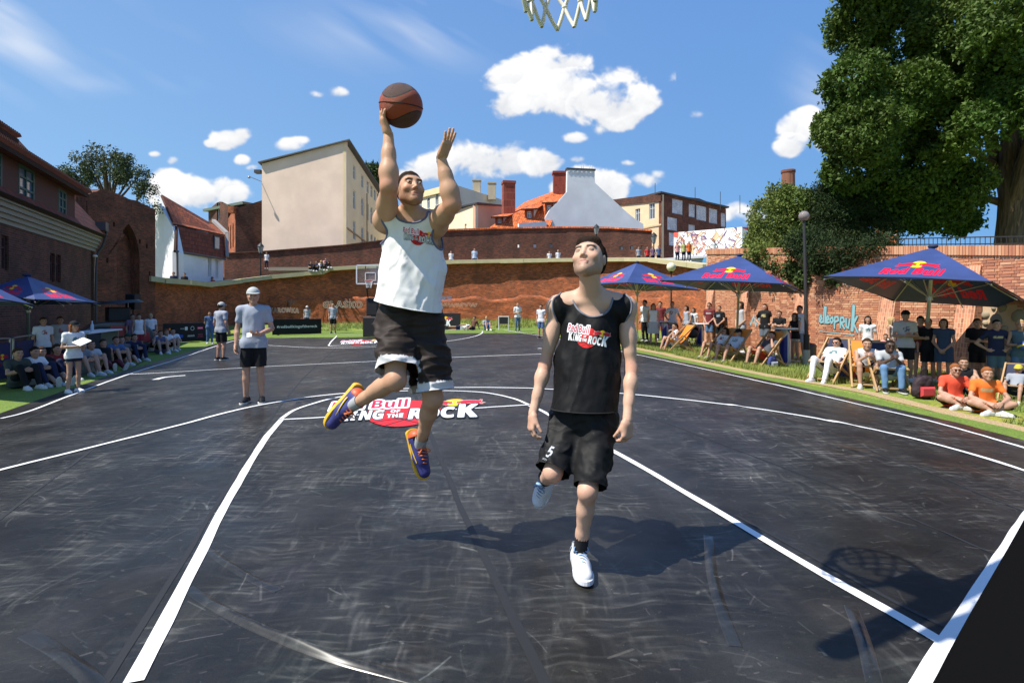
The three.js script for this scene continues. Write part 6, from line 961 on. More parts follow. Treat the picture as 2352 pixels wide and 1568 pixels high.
// middle distance: cream block, pink annexe, orange roof with the tall white gable
{
  const h = thing('apartment_block', 'cream apartment block with window rows behind the shooter and rooftop chimneys', 'building', V(0, 0, 0));
  const A = XZ(955, 84), B = XZ(1040, 74), C = XZ(1152, 80), yA = YY(447, 84), yB = YY(424, 74), yC = YY(458, 80), L = dist2(A, B), LB = dist2(B, C), m = plaster(240, 226, 196, 6), m2 = plaster(222, 210, 186, 6);  // right side gets a darker plaster, its shade put into the colour
  const wins = []; for (let i = 0; i < 4; i++) for (const y of [16.3, 12.8, 9.2, 5.8]) wins.push([L * (0.1 + i * 0.23), y - (1 - i / 4) * 0.4, 1.0, 1.7]);
  wallOf(h, A, B, [[0, 4], [L, 4], [L, yB], [0, yA]], wins, m, { sill: true });
  wallOf(h, B, C, [[0, 4], [LB, 4], [LB, yC], [0, yB + 0.1]], [[LB * 0.62, 12.3, 0.9, 1.3]], m2);
  part('cornice', slab([[-0.1, yA - 0.75], [L + 0.1, yB - 0.75], [L + 0.1, yB + 0.12], [-0.1, yA + 0.12]], null, 0.45).translate(0, 0, 0.3).applyMatrix4(planeMatrix(A, B)), plaster(228, 204, 160, 4), h);
  part('interior', core(inset([A, B, C, XZ(1060, 90)], 1), 4, yC - 1), mat(0.1, 0.09, 0.08, 0.9), h); sheet(V(A.x, yA, A.z), V(B.x, yB, B.z), V(C.x, yC, C.z), V(XZ(1040, 92).x, yA, -92), 0.2, M_lead, 'roof', h);
  for (const [px, py, hh] of [[1095, 418, 2.2], [1130, 424, 2.4]]) part('chimney', join([box(1.1, hh, 1.1, 0, hh / 2, 0), box(1.25, 0.2, 1.25, 0, hh, 0)]).translate(XZ(px, 78).x, YY(py, 78) - hh + 0.2, -78), plaster(196, 180, 150, 2), h);
}
{
  const h = thing('annexe_building', 'low pink and cream annexe in front of the cream block', 'building', V(0, 0, 0));
  const A = XZ(1030, 66), B = XZ(1092, 61), C = XZ(1156, 66), yA = YY(500, 66), yB = YY(470, 61), yC = YY(474, 66), L = dist2(A, B), LB = dist2(B, C);  // sun and shade on the two sides are put into their wall colours
  wallOf(h, A, B, [[0, 4], [L, 4], [L, yB], [0, yA + 0.7]], [[L * 0.62, 10.2, 0.4, 0.9], [L * 0.66, 6.9, 0.9, 1.5], [L * 0.2, 6.9, 0.9, 1.5]], plaster(242, 224, 190, 5));
  wallOf(h, B, C, [[0, 4], [LB, 4], [LB, yC], [0, yB]], null, plaster(224, 178, 150, 5)); part('interior', core(inset([A, B, C, XZ(1090, 72)], 0.9), 4, yA), mat(0.1, 0.08, 0.07, 0.9), h);
  sheet(V(A.x - 0.3, yA + 1.0, A.z + 0.4), V(B.x + 0.2, yB + 0.2, B.z + 0.5), V(C.x, yC + 0.2, C.z), V(A.x, yA + 1.2, A.z - 7), 0.18, M_lead, 'roof', h);
  const q = XZ(1168, 62); part('tall_chimney', join([box(1.35, 11, 1.1, 0, 0, 0, 0.2), box(1.5, 0.3, 1.25, 0, 5.6, 0, 0.2)]).translate(q.x, YY(422, 62) - 5.5, q.z), texM(brickTexture(37, [146, 76, 60], 0.2, '150,90,70', 0.4), 4, 3.9), h);
}
{
  const h = thing('orange_roofed_house', 'house with bright orange tile roof, shed dormers and tall pale grey stepped gable', 'house', V(0, 0, 0));
  const A = XZ(1250, 60), B = XZ(1480, 62), w = plaster(228, 229, 232, 6), Mx = planeMatrix(A, B), L = dist2(A, B), sx = (px) => (px - 1250) / 230 * L, yy = (py, px = 1300) => YY(py, mixn(60, 62, (px - 1250) / 230));
  const prof = [[1250, 540], [1480, 540], [1478, 514], [1462, 505], [1440, 488], [1415, 466], [1390, 443], [1365, 420], [1364, 388], [1302, 388], [1301, 440], [1282, 462], [1262, 482], [1252, 500], [1250, 512]].map(([px, py]) => [sx(px), yy(py, px)]);
  part('gable_wall', slab(prof, null, 0.5).applyMatrix4(Mx), w, h); part('gable_cap', slab([[sx(1300), yy(389)], [sx(1366), yy(389)], [sx(1366), yy(385)], [sx(1300), yy(385)]], null, 0.7).translate(0, 0, 0.1).applyMatrix4(Mx), M_lead, h);
  for (let i = 0; i < 6; i++) part('vent', box(0.16, 0.2, 0.12, sx(1305) + i * 0.5, yy(393), 0.02).applyMatrix4(Mx), mat(0.75, 0.75, 0.77, 0.7), h);
  for (const px of [1335, 1339, 1354, 1359]) part('aerial', bar(V(sx(px), yy(388), -0.2).applyMatrix4(Mx), V(sx(px), yy(376), -0.2).applyMatrix4(Mx), 0.045), M_white, h);
  const e0 = P(1118, 527, 57.5), e1 = P(1262, 523, 59), r1 = P(1301, 428, 66), r0 = P(1205, 464, 70); sheet(e0, e1, r1, r0, 0.2, M_tileOrange, 'roof', h);
  const up = (s, t) => e0.clone().lerp(e1, s).lerp(r0.clone().lerp(r1, s), t);
  const dorm = (s0, s1, t0, t1, hgt) => { const a = up(s0, t0), b = up(s1, t0), top = V(0, hgt, 0.5), c = up(s1, t1), d = up(s0, t1); sheet(a.clone().add(top).add(V(-0.4, 0, 0.3)), b.clone().add(top).add(V(0.4, 0, 0.3)), c.clone().add(V(0.3, 0.25, 0)), d.clone().add(V(-0.3, 0.25, 0)), 0.16, M_tileOrange, 'dormer_roof', h);
    const Lw = dist2(a, b), Am = V(a.x, 0, a.z), Bm = V(b.x, 0, b.z), M2 = planeMatrix(Am, Bm); part('dormer_front', slab([[0, a.y - 0.3], [Lw, b.y - 0.3], [Lw, b.y + hgt], [0, a.y + hgt]], [[Lw * 0.3, a.y + 0.3, Lw * 0.42, hgt * 0.6]], 0.2).translate(0, 0, 0.3).applyMatrix4(M2), mat(0.24, 0.08, 0.05, 0.8), h); windowsIn(h, M2, [[Lw * 0.3, a.y + 0.3, Lw * 0.42, hgt * 0.6]], { deep: -0.2 });
    const ck = geoFrom([b.x, b.y, b.z, b.x, b.y + hgt, b.z + 0.5, c.x, c.y + 0.2, c.z], [0, 1, 2]); part('dormer_cheek', ck.toNonIndexed(), plaster(200, 196, 190, 3), h); };
  dorm(0.06, 0.2, 0.1, 0.45, 0.9); dorm(0.5, 0.66, 0.2, 0.6, 1.2); dorm(0.82, 0.97, 0.3, 0.75, 1.3);
  const q = P(1287, 440, 65); part('chimney', join([box(1.7, 3.6, 1.2), box(1.9, 0.25, 1.4, 0, 1.8, 0)]).translate(q.x, q.y + 0.4, q.z), texM(brickTexture(38, [160, 70, 54], 0.2, '140,80,64', 0.4), 4, 3.9), h);
  part('low_wall', slab([[0, 4], [3.2, 4], [3.2, YY(508, 59)], [0, YY(516, 59)]], null, 0.4).applyMatrix4(planeMatrix(XZ(1192, 58), XZ(1252, 59))), w, h);
  part('body', core([V(e0.x + 1, 0, e0.z - 1.5), V(B.x - 0.6, 0, B.z - 0.6), XZ(1470, 72), XZ(1190, 74)], 4, YY(520, 60)), mat(0.3, 0.3, 0.3, 0.9), h);
}
// old brick factory, its bricked-up windows, and the painted pavilion in front
{
  const h = thing('brick_factory', 'brown brick factory with whitewashed bricked-up windows behind the umbrellas', 'building', V(0, 0, 0));
  const A = XZ(1410, 74), B = XZ(1520, 66), C = XZ(1668, 76), yA = YY(460, 74), yB = YY(446, 66), yC = YY(480, 76), L = dist2(A, B), LB = dist2(B, C);
  wallOf(h, A, B, [[0, 4], [L, 4], [L, yB], [0, yA]], [[L * 0.48, 12.4, 0.9, 1.7], [L * 0.76, 12.4, 1.0, 2.0], [L * 0.4, 7.6, 0.9, 1.7]], plaster(222, 196, 160, 4), { frame: M_frameW });
  part('brick_band', slab([[0, yA - 0.75], [L, yB - 0.85], [L, yB + 0.1], [0, yA + 0.1]], null, 0.3).translate(0, 0, 0.16).applyMatrix4(planeMatrix(A, B)), M_brickDark, h); part('string_course', slab([[0, 11.4], [L, 11.4], [L, 11.6], [0, 11.6]], null, 0.2).translate(0, 0, 0.1).applyMatrix4(planeMatrix(A, B)), plaster(200, 176, 140, 3), h);
  const Mx = planeMatrix(B, C), px2 = (px) => { let b = 0, e = 1e9; for (let s = 0; s <= LB; s += 0.02) { const p = V(s, 0, 0).applyMatrix4(Mx), q = CX + F * p.x / -p.z; if (Math.abs(q - px) < e) { e = Math.abs(q - px); b = s; } } return b; };
  const blocked = [[1554, 472, 25, 34], [1587, 482, 15, 30], [1609, 487, 24, 34], [1636, 494, 20, 34], [1660, 504, 13, 32], [1542, 512, 24, 30], [1587, 523, 16, 17], [1546, 548, 24, 30]].map(([x, y, w, hh]) => { const s = px2(x - w / 2 + 3), e = px2(x + w / 2 + 3), d = -V(s, 0, 0).applyMatrix4(Mx).z; return [s, YY(y + hh / 2, d), Math.max(0.4, e - s), hh * d / F]; });
  part('wall', slab([[0, 4], [LB, 4], [LB, yC], [LB * 0.55, YY(452, 70.5)], [0, yB]], blocked, 0.4).applyMatrix4(Mx), M_brickTower, h);
  for (const [s, y, w, hh] of blocked) { part('bricked_window', slab([[s - 0.02, y - 0.02], [s + w + 0.02, y - 0.02], [s + w + 0.02, y + hh + 0.02], [s - 0.02, y + hh + 0.02]], null, 0.2).translate(0, 0, -0.1).applyMatrix4(Mx), texM(brickTexture(39, [222, 222, 226], 0.12, '150,150,156', 0.3), 4, 3.9), h); }
  sheet(V(B.x - 0.2, yB + 0.3, B.z + 0.4), V(0, 0, 0).addVectors(C, V(0.3, yC + 0.3, 0.4)), V(C.x - 3, yC, C.z - 8), V(A.x, yA, A.z - 3), 0.2, M_lead, 'roof', h);
  part('interior', core(inset([A, B, C, XZ(1540, 86)], 1), 4, yC - 1.5), mat(0.06, 0.05, 0.05, 0.9), h);
  for (const [px, py] of [[1505, 432], [1597, 442], [1655, 452], [1700, 460]]) part('aerial', bar(P(px, py + 30, 71), P(px, py - 12, 71), 0.04), M_lead, h);
}
{
  const h = thing('painted_pavilion', 'white pavilion covered in pale graffiti murals behind the brick wall', 'building', V(0, 0, 0));
  const t = canvasTex(1024, 512, (x, W, Hh) => {
    x.fillStyle = '#f2f0ee'; x.fillRect(0, 0, W, Hh); const r = rng(66); x.lineJoin = 'round';
    x.fillStyle = 'rgb(240,96,84)'; x.beginPath(); x.moveTo(0, 40); x.lineTo(90, 40); x.lineTo(70, 210); x.lineTo(0, 190); x.fill(); x.fillStyle = 'rgb(150,216,190)'; for (const [a, b] of [[260, 10], [620, 20], [880, 16]]) { x.beginPath(); x.ellipse(a, b, 90, 46, 0, 0, Math.PI); x.fill(); }
    x.fillStyle = 'rgb(226,80,70)'; x.beginPath(); x.arc(500, 130, 50, 3.1, 6.3); x.fill();
    for (let i = 0; i < 46; i++) { const a = 60 + r() * 900, b = 130 + r() * 260, s = 30 + r() * 60; x.fillStyle = ['rgba(214,178,120,0.75)', 'rgba(226,198,150,0.7)', 'rgba(200,120,90,0.55)', 'rgba(240,220,190,0.8)'][(r() * 4) | 0]; x.strokeStyle = ['rgb(130,80,64)', 'rgb(96,70,110)', 'rgb(150,96,60)'][(r() * 3) | 0]; x.lineWidth = 4 + r() * 4; x.beginPath(); x.moveTo(a, b); for (let k = 0; k < 5; k++) x.lineTo(a + (r() - 0.5) * s * 2.2, b + (r() - 0.5) * s * 2); x.closePath(); x.fill(); x.stroke(); }
    x.lineWidth = 6; x.strokeStyle = 'rgb(110,90,150)'; for (let i = 0; i < 26; i++) { const a = r() * W, b = 340 + r() * 100; x.beginPath(); x.moveTo(a, b); x.lineTo(a + 20 * (r() - 0.5), b + 60 * r()); x.lineTo(a + 40 * (r() - 0.3), b + 20); x.stroke(); }
  });
  const A = XZ(1548, 52), B = XZ(1705, 46), C = XZ(1900, 52), L = dist2(A, B), LB = dist2(B, C), y0 = 3, tm = (l, hh) => { const c = t.clone(); c.repeat.set(1 / l, 1 / hh); c.offset.set(0, -YY(603, 48) / hh); c.needsUpdate = true; return new THREE.MeshPhysicalMaterial({ map: c, roughness: 0.8, side: THREE.DoubleSide }); };
  wallOf(h, A, B, [[0, y0], [L, y0], [L, YY(521, 46)], [0, YY(534, 52)]], null, tm(L, 4.4)); wallOf(h, B, C, [[0, y0], [LB, y0], [LB, YY(528, 52)], [0, YY(521, 46)]], null, tm(LB, 4.4));
  const A2 = XZ(1500, 49), B2 = XZ(1700, 44), C2 = XZ(1880, 49); part('terrace_roof', core([A2, B2, C2, C, B, A], YY(592, 46), YY(587, 46)), mat(0.5, 0.52, 0.56, 0.6), h); part('base_wall', slab([[0, 2.6], [dist2(A2, B2), 2.6], [dist2(A2, B2), YY(590, 45)], [0, YY(590, 47)]], null, 0.3).translate(0, 0, -0.3).applyMatrix4(planeMatrix(A2, B2)), mat(0.62, 0.66, 0.74, 0.7), h);
  for (const [px, c] of [[1630, [0.1, 0.35, 0.6]], [1668, [0.15, 0.18, 0.4]], [1650, [0.6, 0.3, 0.4]], [1720, [0.4, 0.5, 0.65]]]) part('painted_dot', new THREE.CircleGeometry(0.42, 20).translate((px - 1500) / 200 * dist2(A2, B2), YY(600, 45.4), 0.01).applyMatrix4(planeMatrix(A2, B2)), mat(...c, 0.7), h);
}
{
  const d = 70, q = XZ(1811, d), h = thing('factory_chimney', 'round brown brick factory chimney rising above the bushes', 'chimney', V(q.x, 0, q.z));
  part('shaft', lathe([[1.0, 4], [0.78, YY(400, d)], [0.78, YY(398, d)]], 24), texM(brickTexture(40, [140, 92, 70], 0.25, '120,90,76', 0.4), 1.2, 3.9), h); part('rim', lathe([[0.76, YY(399, d)], [0.86, YY(397, d)], [0.86, YY(391, d)], [0.6, YY(390, d)], [0.6, YY(396, d)]], 24), M_brickTower, h);
  const g = thing('red_house', 'small orange plastered house glimpsed under the big tree', 'house', V(0, 0, 0)); const A = XZ(2010, 40), B = XZ(2062, 39); wallOf(g, A, B, [[0, 2], [dist2(A, B), 2], [dist2(A, B), YY(500, 40)], [0, YY(500, 40)]], [[0.7, YY(545, 40), 0.6, 0.9]], plaster(216, 124, 84, 4)); part('roof', box(2.4, 0.3, 2, A.x + 0.9, YY(498, 40), A.z - 0.8), M_lead, g); part('interior', box(1.2, 4, 1.2, A.x + 0.9, 4, A.z - 1.4), mat(0.1, 0.1, 0.1, 0.9), g);
}
// ---------------------------------------------------------------- trees and bushes
const leafCard = (n, size, seed, slim = 0.5) => { const r = rng(seed), pos = [], idx = []; for (let i = 0; i < n; i++) { const c = V(r() - 0.5, r() - 0.5, r() - 0.5).multiplyScalar(size * 2.6), d = V(r() - 0.5, r() * 0.7 - 0.45, r() - 0.5).normalize(), u = V(r() - 0.5, r() - 0.5, r() - 0.5).cross(d).normalize(), l = size * (0.7 + r() * 0.6), w = l * slim, nrm = d.clone().cross(u), b = pos.length / 3; for (const p of [c, c.clone().addScaledVector(d, l * 0.45).addScaledVector(u, w / 2).addScaledVector(nrm, l * 0.06), c.clone().addScaledVector(d, l), c.clone().addScaledVector(d, l * 0.45).addScaledVector(u, -w / 2).addScaledVector(nrm, l * 0.06)]) pos.push(p.x, p.y, p.z); idx.push(b, b + 1, b + 2, b, b + 2, b + 3); } return geoFrom(pos, idx); };
function foliage(name, parent, blobs, count, card, col, o = {}) {                                    // clumps through the outer part of lobes; colours vary by clump
  const r = rng(o.seed ?? 1), m = new THREE.MeshPhysicalMaterial({ color: 0xffffff, roughness: 0.6, side: THREE.DoubleSide, transmission: o.trans ?? 0.3, thickness: 0, specularIntensity: 0.35 }), I = new THREE.InstancedMesh(card, m, count), M = new THREE.Matrix4(), q = new THREE.Quaternion(), c = new THREE.Color();
  const vol = blobs.map((b) => b[1].x * b[1].y * b[1].z), tot = vol.reduce((a, b) => a + Math.pow(b, 0.75), 0);
  for (let i = 0; i < count;) {
    let t = r() * tot, k = 0; while (k < blobs.length - 1 && (t -= Math.pow(vol[k], 0.75)) > 0) k++;
    const [cc, rr] = blobs[k], d = V(r() * 2 - 1, r() * 2 - 1, r() * 2 - 1); if (d.length() > 1) continue; const l = d.length(), sh = o.fill ? l : Math.pow(l, 0.45); d.normalize();
    const edge = 0.74 + 0.5 * (fbm(d.x * 2.4 + k * 5, d.y * 2.4, d.z * 2.4, 3) - 0.25), p = cc.clone().add(V(d.x * rr.x, d.y * rr.y, d.z * rr.z).multiplyScalar(sh * edge));
    if (fbm(p.x * (o.gap ?? 0.9), p.y * (o.gap ?? 0.9), p.z * (o.gap ?? 0.9), 2) < (o.hole ?? 0.34)) { if (r() < 0.9) continue; }
    q.set(r() - 0.5, r() - 0.5, r() - 0.5, r() - 0.5).normalize(); const s = (o.s ?? 1) * (0.7 + r() * 0.7); M.compose(p, q, V(s, s, s)); I.setMatrixAt(i, M);
    const v = 0.7 + r() * 0.55, w = fbm(p.x * 0.5, p.y * 0.5, p.z * 0.5, 2); I.setColorAt(i, c.setRGB(col[0] * v * (0.8 + 0.5 * w), col[1] * v, col[2] * v)); i++;
  }
  I.name = name; I.castShadow = I.receiveShadow = true; I.userData.kind = 'stuff'; parent.add(I); return I;
}
const M_bark = texM(barkTex, 0.8, 2.5, { roughness: 0.95 });
function limb(pts, r0, r1, seg = 24) { const c = new THREE.CatmullRomCurve3(pts), g = new THREE.TubeGeometry(c, seg, 1, 10), p = g.attributes.position, uv = g.attributes.uv, L = c.getLength(); for (let i = 0; i <= seg; i++) { const a = c.getPointAt(i / seg), rr = mixn(r0, r1, i / seg); for (let j = 0; j <= 10; j++) { const k = i * 11 + j, v = V(p.getX(k) - a.x, p.getY(k) - a.y, p.getZ(k) - a.z), w = rr * (1 + (fbm(Math.cos(j / 10 * 6.283) * 2 + 3, i * 0.25, Math.sin(j / 10 * 6.283) * 2, 3) - 0.5) * 0.5); p.setXYZ(k, a.x + v.x * w, a.y + v.y * w, a.z + v.z * w); uv.setXY(k, j / 10 * 6.28 * r0, i / seg * L); } } g.computeVertexNormals(); return g; }
const PB = (px, py, d, rx, ry, rz) => [P(px, py, d), V(rx * d / F, ry * d / F, rz)];
{
  const d = 21, t = thing('broadleaf_tree', 'huge dark green tree with forked trunk towering over the right brick wall', 'tree', V(0, 0, 0));
  const tr = (a, r0, r1) => part('trunk', limb(a.map(([x, y, z]) => P(x, y, z)), r0, r1), M_bark, t);
  tr([[2318, 640, 21], [2322, 560, 21], [2330, 470, 21], [2326, 330, 21.3], [2340, 180, 21.6], [2350, 20, 22]], 0.56, 0.26); tr([[2322, 560, 21.1], [2310, 430, 21.4], [2280, 330, 21.8], [2262, 200, 22.2]], 0.36, 0.14); tr([[2318, 520, 21.2], [2350, 400, 20.6], [2390, 250, 20.4]], 0.38, 0.2);
  for (const a of [[[2290, 380, 21.6], [2200, 330, 21.4], [2120, 290, 21.2]], [[2318, 470, 21.3], [2210, 440, 21.4], [2110, 400, 21.5]], [[2270, 260, 22], [2210, 170, 21.8], [2180, 60, 21.6]], [[2340, 230, 21.5], [2260, 120, 20.8]]]) part('bough', limb(a.map(([x, y, z]) => P(x, y, z)), 0.16, 0.05, 12), M_bark, t);
  const r = rng(17), B = [];
  for (const [x, y, rx, ry] of [[1975, 60, 75, 85], [1960, 190, 70, 60], [1935, 290, 60, 60], [1990, 300, 90, 90], [1965, 390, 70, 60], [2060, 90, 110, 100], [2080, 230, 110, 90], [2100, 380, 100, 80], [2180, 60, 110, 90], [2220, 180, 110, 90], [2060, 460, 90, 55], [2160, 470, 90, 60], [2330, 60, 120, 100], [2420, 200, 120, 120], [2240, 300, 70, 70], [2300, 180, 70, 80], [2010, -60, 110, 70], [2200, -60, 130, 80], [2360, -70, 130, 80], [2150, 300, 90, 70], [2080, 500, 70, 40], [2170, 510, 70, 34], [1990, 450, 60, 50], [2120, 440, 90, 60], [2200, 430, 60, 60]]) B.push(PB(x, y, d + (r() - 0.5) * 3 + (y > 380 ? 1.5 : 0) - (x > 2230 ? 2.4 : 0), rx, ry, 1.5));
  foliage('crown', t, B, 22000, leafCard(12, 0.15, 3), [0.10, 0.17, 0.026], { seed: 4, s: 0.95, hole: 0.43, gap: 1.25, trans: 0.42 });
}
{
  const t = thing('leafy_bush', 'light green leafy shrub spilling over the wall beside the tall globe lamp', 'bush', V(0, 0, 0)), d = 23.5;
  part('stem', limb([P(1800, 600, d), P(1805, 540, d), P(1790, 470, d)], 0.12, 0.04, 8), M_bark, t);
  foliage('foliage', t, [PB(1770, 505, d, 50, 60, 1.1), PB(1820, 470, d, 60, 45, 1.1), PB(1750, 560, d, 42, 40, 1.0), PB(1815, 560, d - 0.3, 65, 50, 1.1), PB(1865, 500, d, 50, 50, 1.1), PB(1790, 440, d, 26, 20, 0.6), PB(1750, 585, 22.4, 40, 32, 0.5), PB(1810, 585, 21, 50, 32, 0.5)], 4200, leafCard(12, 0.105, 5), [0.16, 0.22, 0.05], { seed: 8, hole: 0.3 });
  const u = thing('yew_tree', 'dark dense yew tree between the light bush and the big tree', 'tree', V(0, 0, 0)), e = 22.5;
  part('trunk', limb([P(1960, 600, e), P(1962, 520, e), P(1955, 440, e)], 0.2, 0.06, 8), M_bark, u);
  foliage('crown', u, [PB(1915, 480, e, 60, 60, 1.2), PB(1960, 470, e, 75, 60, 1.2), PB(1930, 545, e, 80, 50, 1.2), PB(2000, 530, e, 60, 50, 1.2), PB(1900, 435, e, 30, 22, 0.7), PB(1880, 580, e - 0.5, 50, 26, 0.9), PB(1990, 580, e - 0.6, 60, 24, 0.9), PB(1900, 590, 18.9, 60, 36, 0.55), PB(1960, 580, 17.8, 50, 30, 0.55), PB(1860, 560, 19.9, 60, 40, 0.6), PB(2020, 565, 17.0, 40, 24, 0.5)], 6200, leafCard(14, 0.12, 6, 0.22), [0.028, 0.05, 0.014], { seed: 9, hole: 0.28, trans: 0.15 });
  const iv = thing('ivy', 'ivy trailing down the top of the brick wall below the yew', 'ivy', V(0, 0, 0)); foliage('leaves', iv, [PB(1720, 618, 22.6, 30, 16, 0.3), PB(1900, 610, 19.4, 40, 24, 0.3), PB(1830, 622, 20.6, 40, 22, 0.3), PB(1780, 615, 21.5, 40, 20, 0.3), PB(1960, 600, 18.4, 36, 20, 0.3), PB(1850, 640, 20.0, 20, 24, 0.25), PB(1925, 630, 18.6, 26, 26, 0.25)], 1900, leafCard(8, 0.1, 7, 0.7), [0.06, 0.1, 0.025], { seed: 10, fill: true, hole: 0.36 });
}
{
  const t = thing('airy_tree', 'thin airy tree behind the ruined tower on the left', 'tree', V(0, 0, 0)), d = 38, r = rng(61), B = [];
  part('trunk', limb([P(255, 620, d), P(255, 520, d), P(245, 440, d), P(238, 360, d)], 0.4, 0.08), M_bark, t);
  for (let i = 0; i < 13; i++) { const x = 135 + i * 17, y = 440 - Math.sin((i + 0.5) / 13 * Math.PI) * 80 - (i % 2) * 14; part('bough', limb([P(250 + (x - 240) * 0.1, 470, d), P((x + 250) / 2, y + 45, d), P(x, y, d)], 0.11, 0.02, 10), M_bark, t); B.push(PB(x, y + 4, d, 20, 24, 0.9), PB(x + 8, y + 40, d, 24, 26, 0.9)); }
  foliage('crown', t, B, 1500, leafCard(10, 0.13, 12, 0.55), [0.10, 0.13, 0.055], { seed: 12, fill: true, hole: 0.5, gap: 1.6 });
  const u = thing('distant_tree', 'small tree crown showing behind the beige block', 'tree', V(0, 0, 0)); part('trunk', limb([P(862, 560, 92), P(862, 420, 92)], 0.4, 0.15, 8), M_bark, u); foliage('crown', u, [PB(858, 395, 92, 20, 20, 1.6), PB(872, 410, 92, 18, 22, 1.6), PB(845, 388, 92, 10, 8, 0.8)], 420, leafCard(10, 0.42, 14, 0.6), [0.06, 0.1, 0.025], { seed: 15 });
}
// ---------------------------------------------------------------- grass
{
  const r = rng(91), pos = [], idx = []; for (let i = 0; i < 7; i++) { const a = r() * 6.28, l = 0.06 + r() * 0.07, w = 0.0045, bx = (r() - 0.5) * 0.09, bz = (r() - 0.5) * 0.09, dx = Math.cos(a), dz = Math.sin(a), b = pos.length / 3; pos.push(bx - dz * w, 0, bz + dx * w, bx + dz * w, 0, bz - dx * w, bx + dx * l * 0.5, l, bz + dz * l * 0.5); idx.push(b, b + 1, b + 2); }
  const tuft = geoFrom(pos, idx), pathX = (d) => { const e = edgeOf([[1466, 801], [1600, 829], [1764, 862], [1966, 896], [2114, 932], [2352, 988], [2600, 1050]]); return hem(e, d); }, N = 26000, I = new THREE.InstancedMesh(tuft, new THREE.MeshPhysicalMaterial({ color: 0xffffff, roughness: 0.7, side: THREE.DoubleSide, transmission: 0.25, thickness: 0 }), N), M = new THREE.Matrix4(), q = new THREE.Quaternion(), c = new THREE.Color();
  const tabl = []; for (let d = 4; d < 46; d += 0.5) tabl.push(pathX(d)); const px = (d) => tabl[clamp(Math.round((d - 4) / 0.5), 0, tabl.length - 1)];
  for (let i = 0; i < N;) { const far = r() < 0.16, d = far ? 36 + r() * 9 : 5 + Math.pow(r(), 1.4) * 24, x = far ? -16 + r() * 24 : px(d) + 0.28 + Math.pow(r(), 1.2) * 6.5; if (far && fbm(x * 0.5, d, 2, 2) < 0.4) continue; if (!far && fbm(x * 0.8, d * 0.8, 5, 2) < 0.33) continue; const s = (0.6 + r() * 0.9) * (far ? 2.2 : 1); q.setFromAxisAngle(UP, r() * 6.28); M.compose(V(x, gy(x, d) + 0.004, -d), q, V(s, s * (far ? 0.9 : 1), s)); I.setMatrixAt(i, M); const v = 0.75 + r() * 0.6, y = fbm(x * 0.6, d * 0.6, 9, 2); I.setColorAt(i, c.setRGB((0.15 + 0.16 * y) * v, (0.24 + 0.06 * y) * v, 0.045 * v)); i++; }
  I.name = 'grass'; I.userData = { kind: 'stuff', label: 'tufts of green grass over the lawns', category: 'grass' }; I.receiveShadow = true; scene.add(I);
}
// ---------------------------------------------------------------- umbrellas
const M_poleA = mat(0.5, 0.51, 0.52, 0.35, { metalness: 0.6 });
function umbrella(label, C, apex, foot, frontIx) {                                                  // C: four corners in order round the canopy
  const base = V(foot.x, foot.y, foot.z), t = thing('parasol', label, 'umbrella', base, 'big square parasols round the court'), c = C.map((p) => p.clone().sub(base)), a = apex.clone().sub(base);
  for (let k = 0; k < 4; k++) {
    const p = c[k], q = c[(k + 1) % 4], n = 12, pos = [], uv = [], idx = []; const id = (i, j) => i * (i + 1) / 2 + j;
    for (let i = 0; i <= n; i++) for (let j = 0; j <= i; j++) { const v = i / n, u = i ? j / i : 0.5, e = p.clone().lerp(q, u), w = a.clone().lerp(e, v); w.y -= 0.03 * Math.sin(v * Math.PI) * Math.pow(Math.sin(u * 2 * Math.PI), 2); pos.push(w.x, w.y, w.z); uv.push(0.5 + (u - 0.5) * v, 1 - v); }
    for (let i = 0; i < n; i++) for (let j = 0; j <= i; j++) { idx.push(id(i, j), id(i + 1, j), id(i + 1, j + 1)); if (j < i) idx.push(id(i, j), id(i + 1, j + 1), id(i, j + 1)); }
    const pn2 = part('canopy_panel', geoFrom(pos, idx, uv), M_canopy, t);
    part('hem', tube([p, p.clone().lerp(q, 0.5).add(V(0, 0.03, 0)), q], 0.018, 14, 5), mat(0.02, 0.028, 0.07, 0.8), pn2);
  }
  const hub = a.clone().lerp(V(0, 0, 0), 0.22); part('pole', bar(V(0, 0, 0), a.clone().add(V(0, -0.03, 0)), 0.042, 0.038, 14), M_poleA, t);
  const runner = a.clone().lerp(V(0, 0, 0), 0.36); part('hub', bar(runner.clone().add(V(0, -0.06, 0)), runner.clone().add(V(0, 0.08, 0)), 0.07, 0.07, 12), M_poleA, t);
  for (let k = 0; k < 4; k++) for (const e of [c[k], c[k].clone().lerp(c[(k + 1) % 4], 0.5)]) { const rb = part('rib', bar(a.clone().add(V(0, -0.09, 0)), e.clone().add(V(0, -0.06, 0)), 0.013), M_poleA, t); part('strut', bar(runner, a.clone().lerp(e, 0.5).add(V(0, -0.11, 0)), 0.012), M_poleA, rb); }
  part('cap', blob(0.1, 0.05, 0.1, a.x, a.y + 0.02, a.z), mat(0.02, 0.028, 0.07, 0.8), t); part('base_plate', join([box(0.9, 0.07, 0.9, 0, 0.03, 0, 0.4), lathe([[0.09, 0.06], [0.06, 0.12], [0.055, 0.34]], 12)]), mat(0.3, 0.3, 0.3, 0.7), t);
  return t;
}
umbrella('big navy parasol at the right edge, its logo panel facing the court', [P(1893, 635, 11.4), P(2279, 647, 10.6), P(2385, 712, 13.2), P(2052, 690, 14.2)], P(2144, 568, 12.3), G(2122, 872));
umbrella('navy parasol in the middle of the right three, over the couple in deck chairs', [P(1517, 644, 15.6), P(1801, 652, 15.2), P(1848, 673, 18.6), P(1620, 665, 19.2)], P(1699.5, 587, 17.2), G(1692, 812));
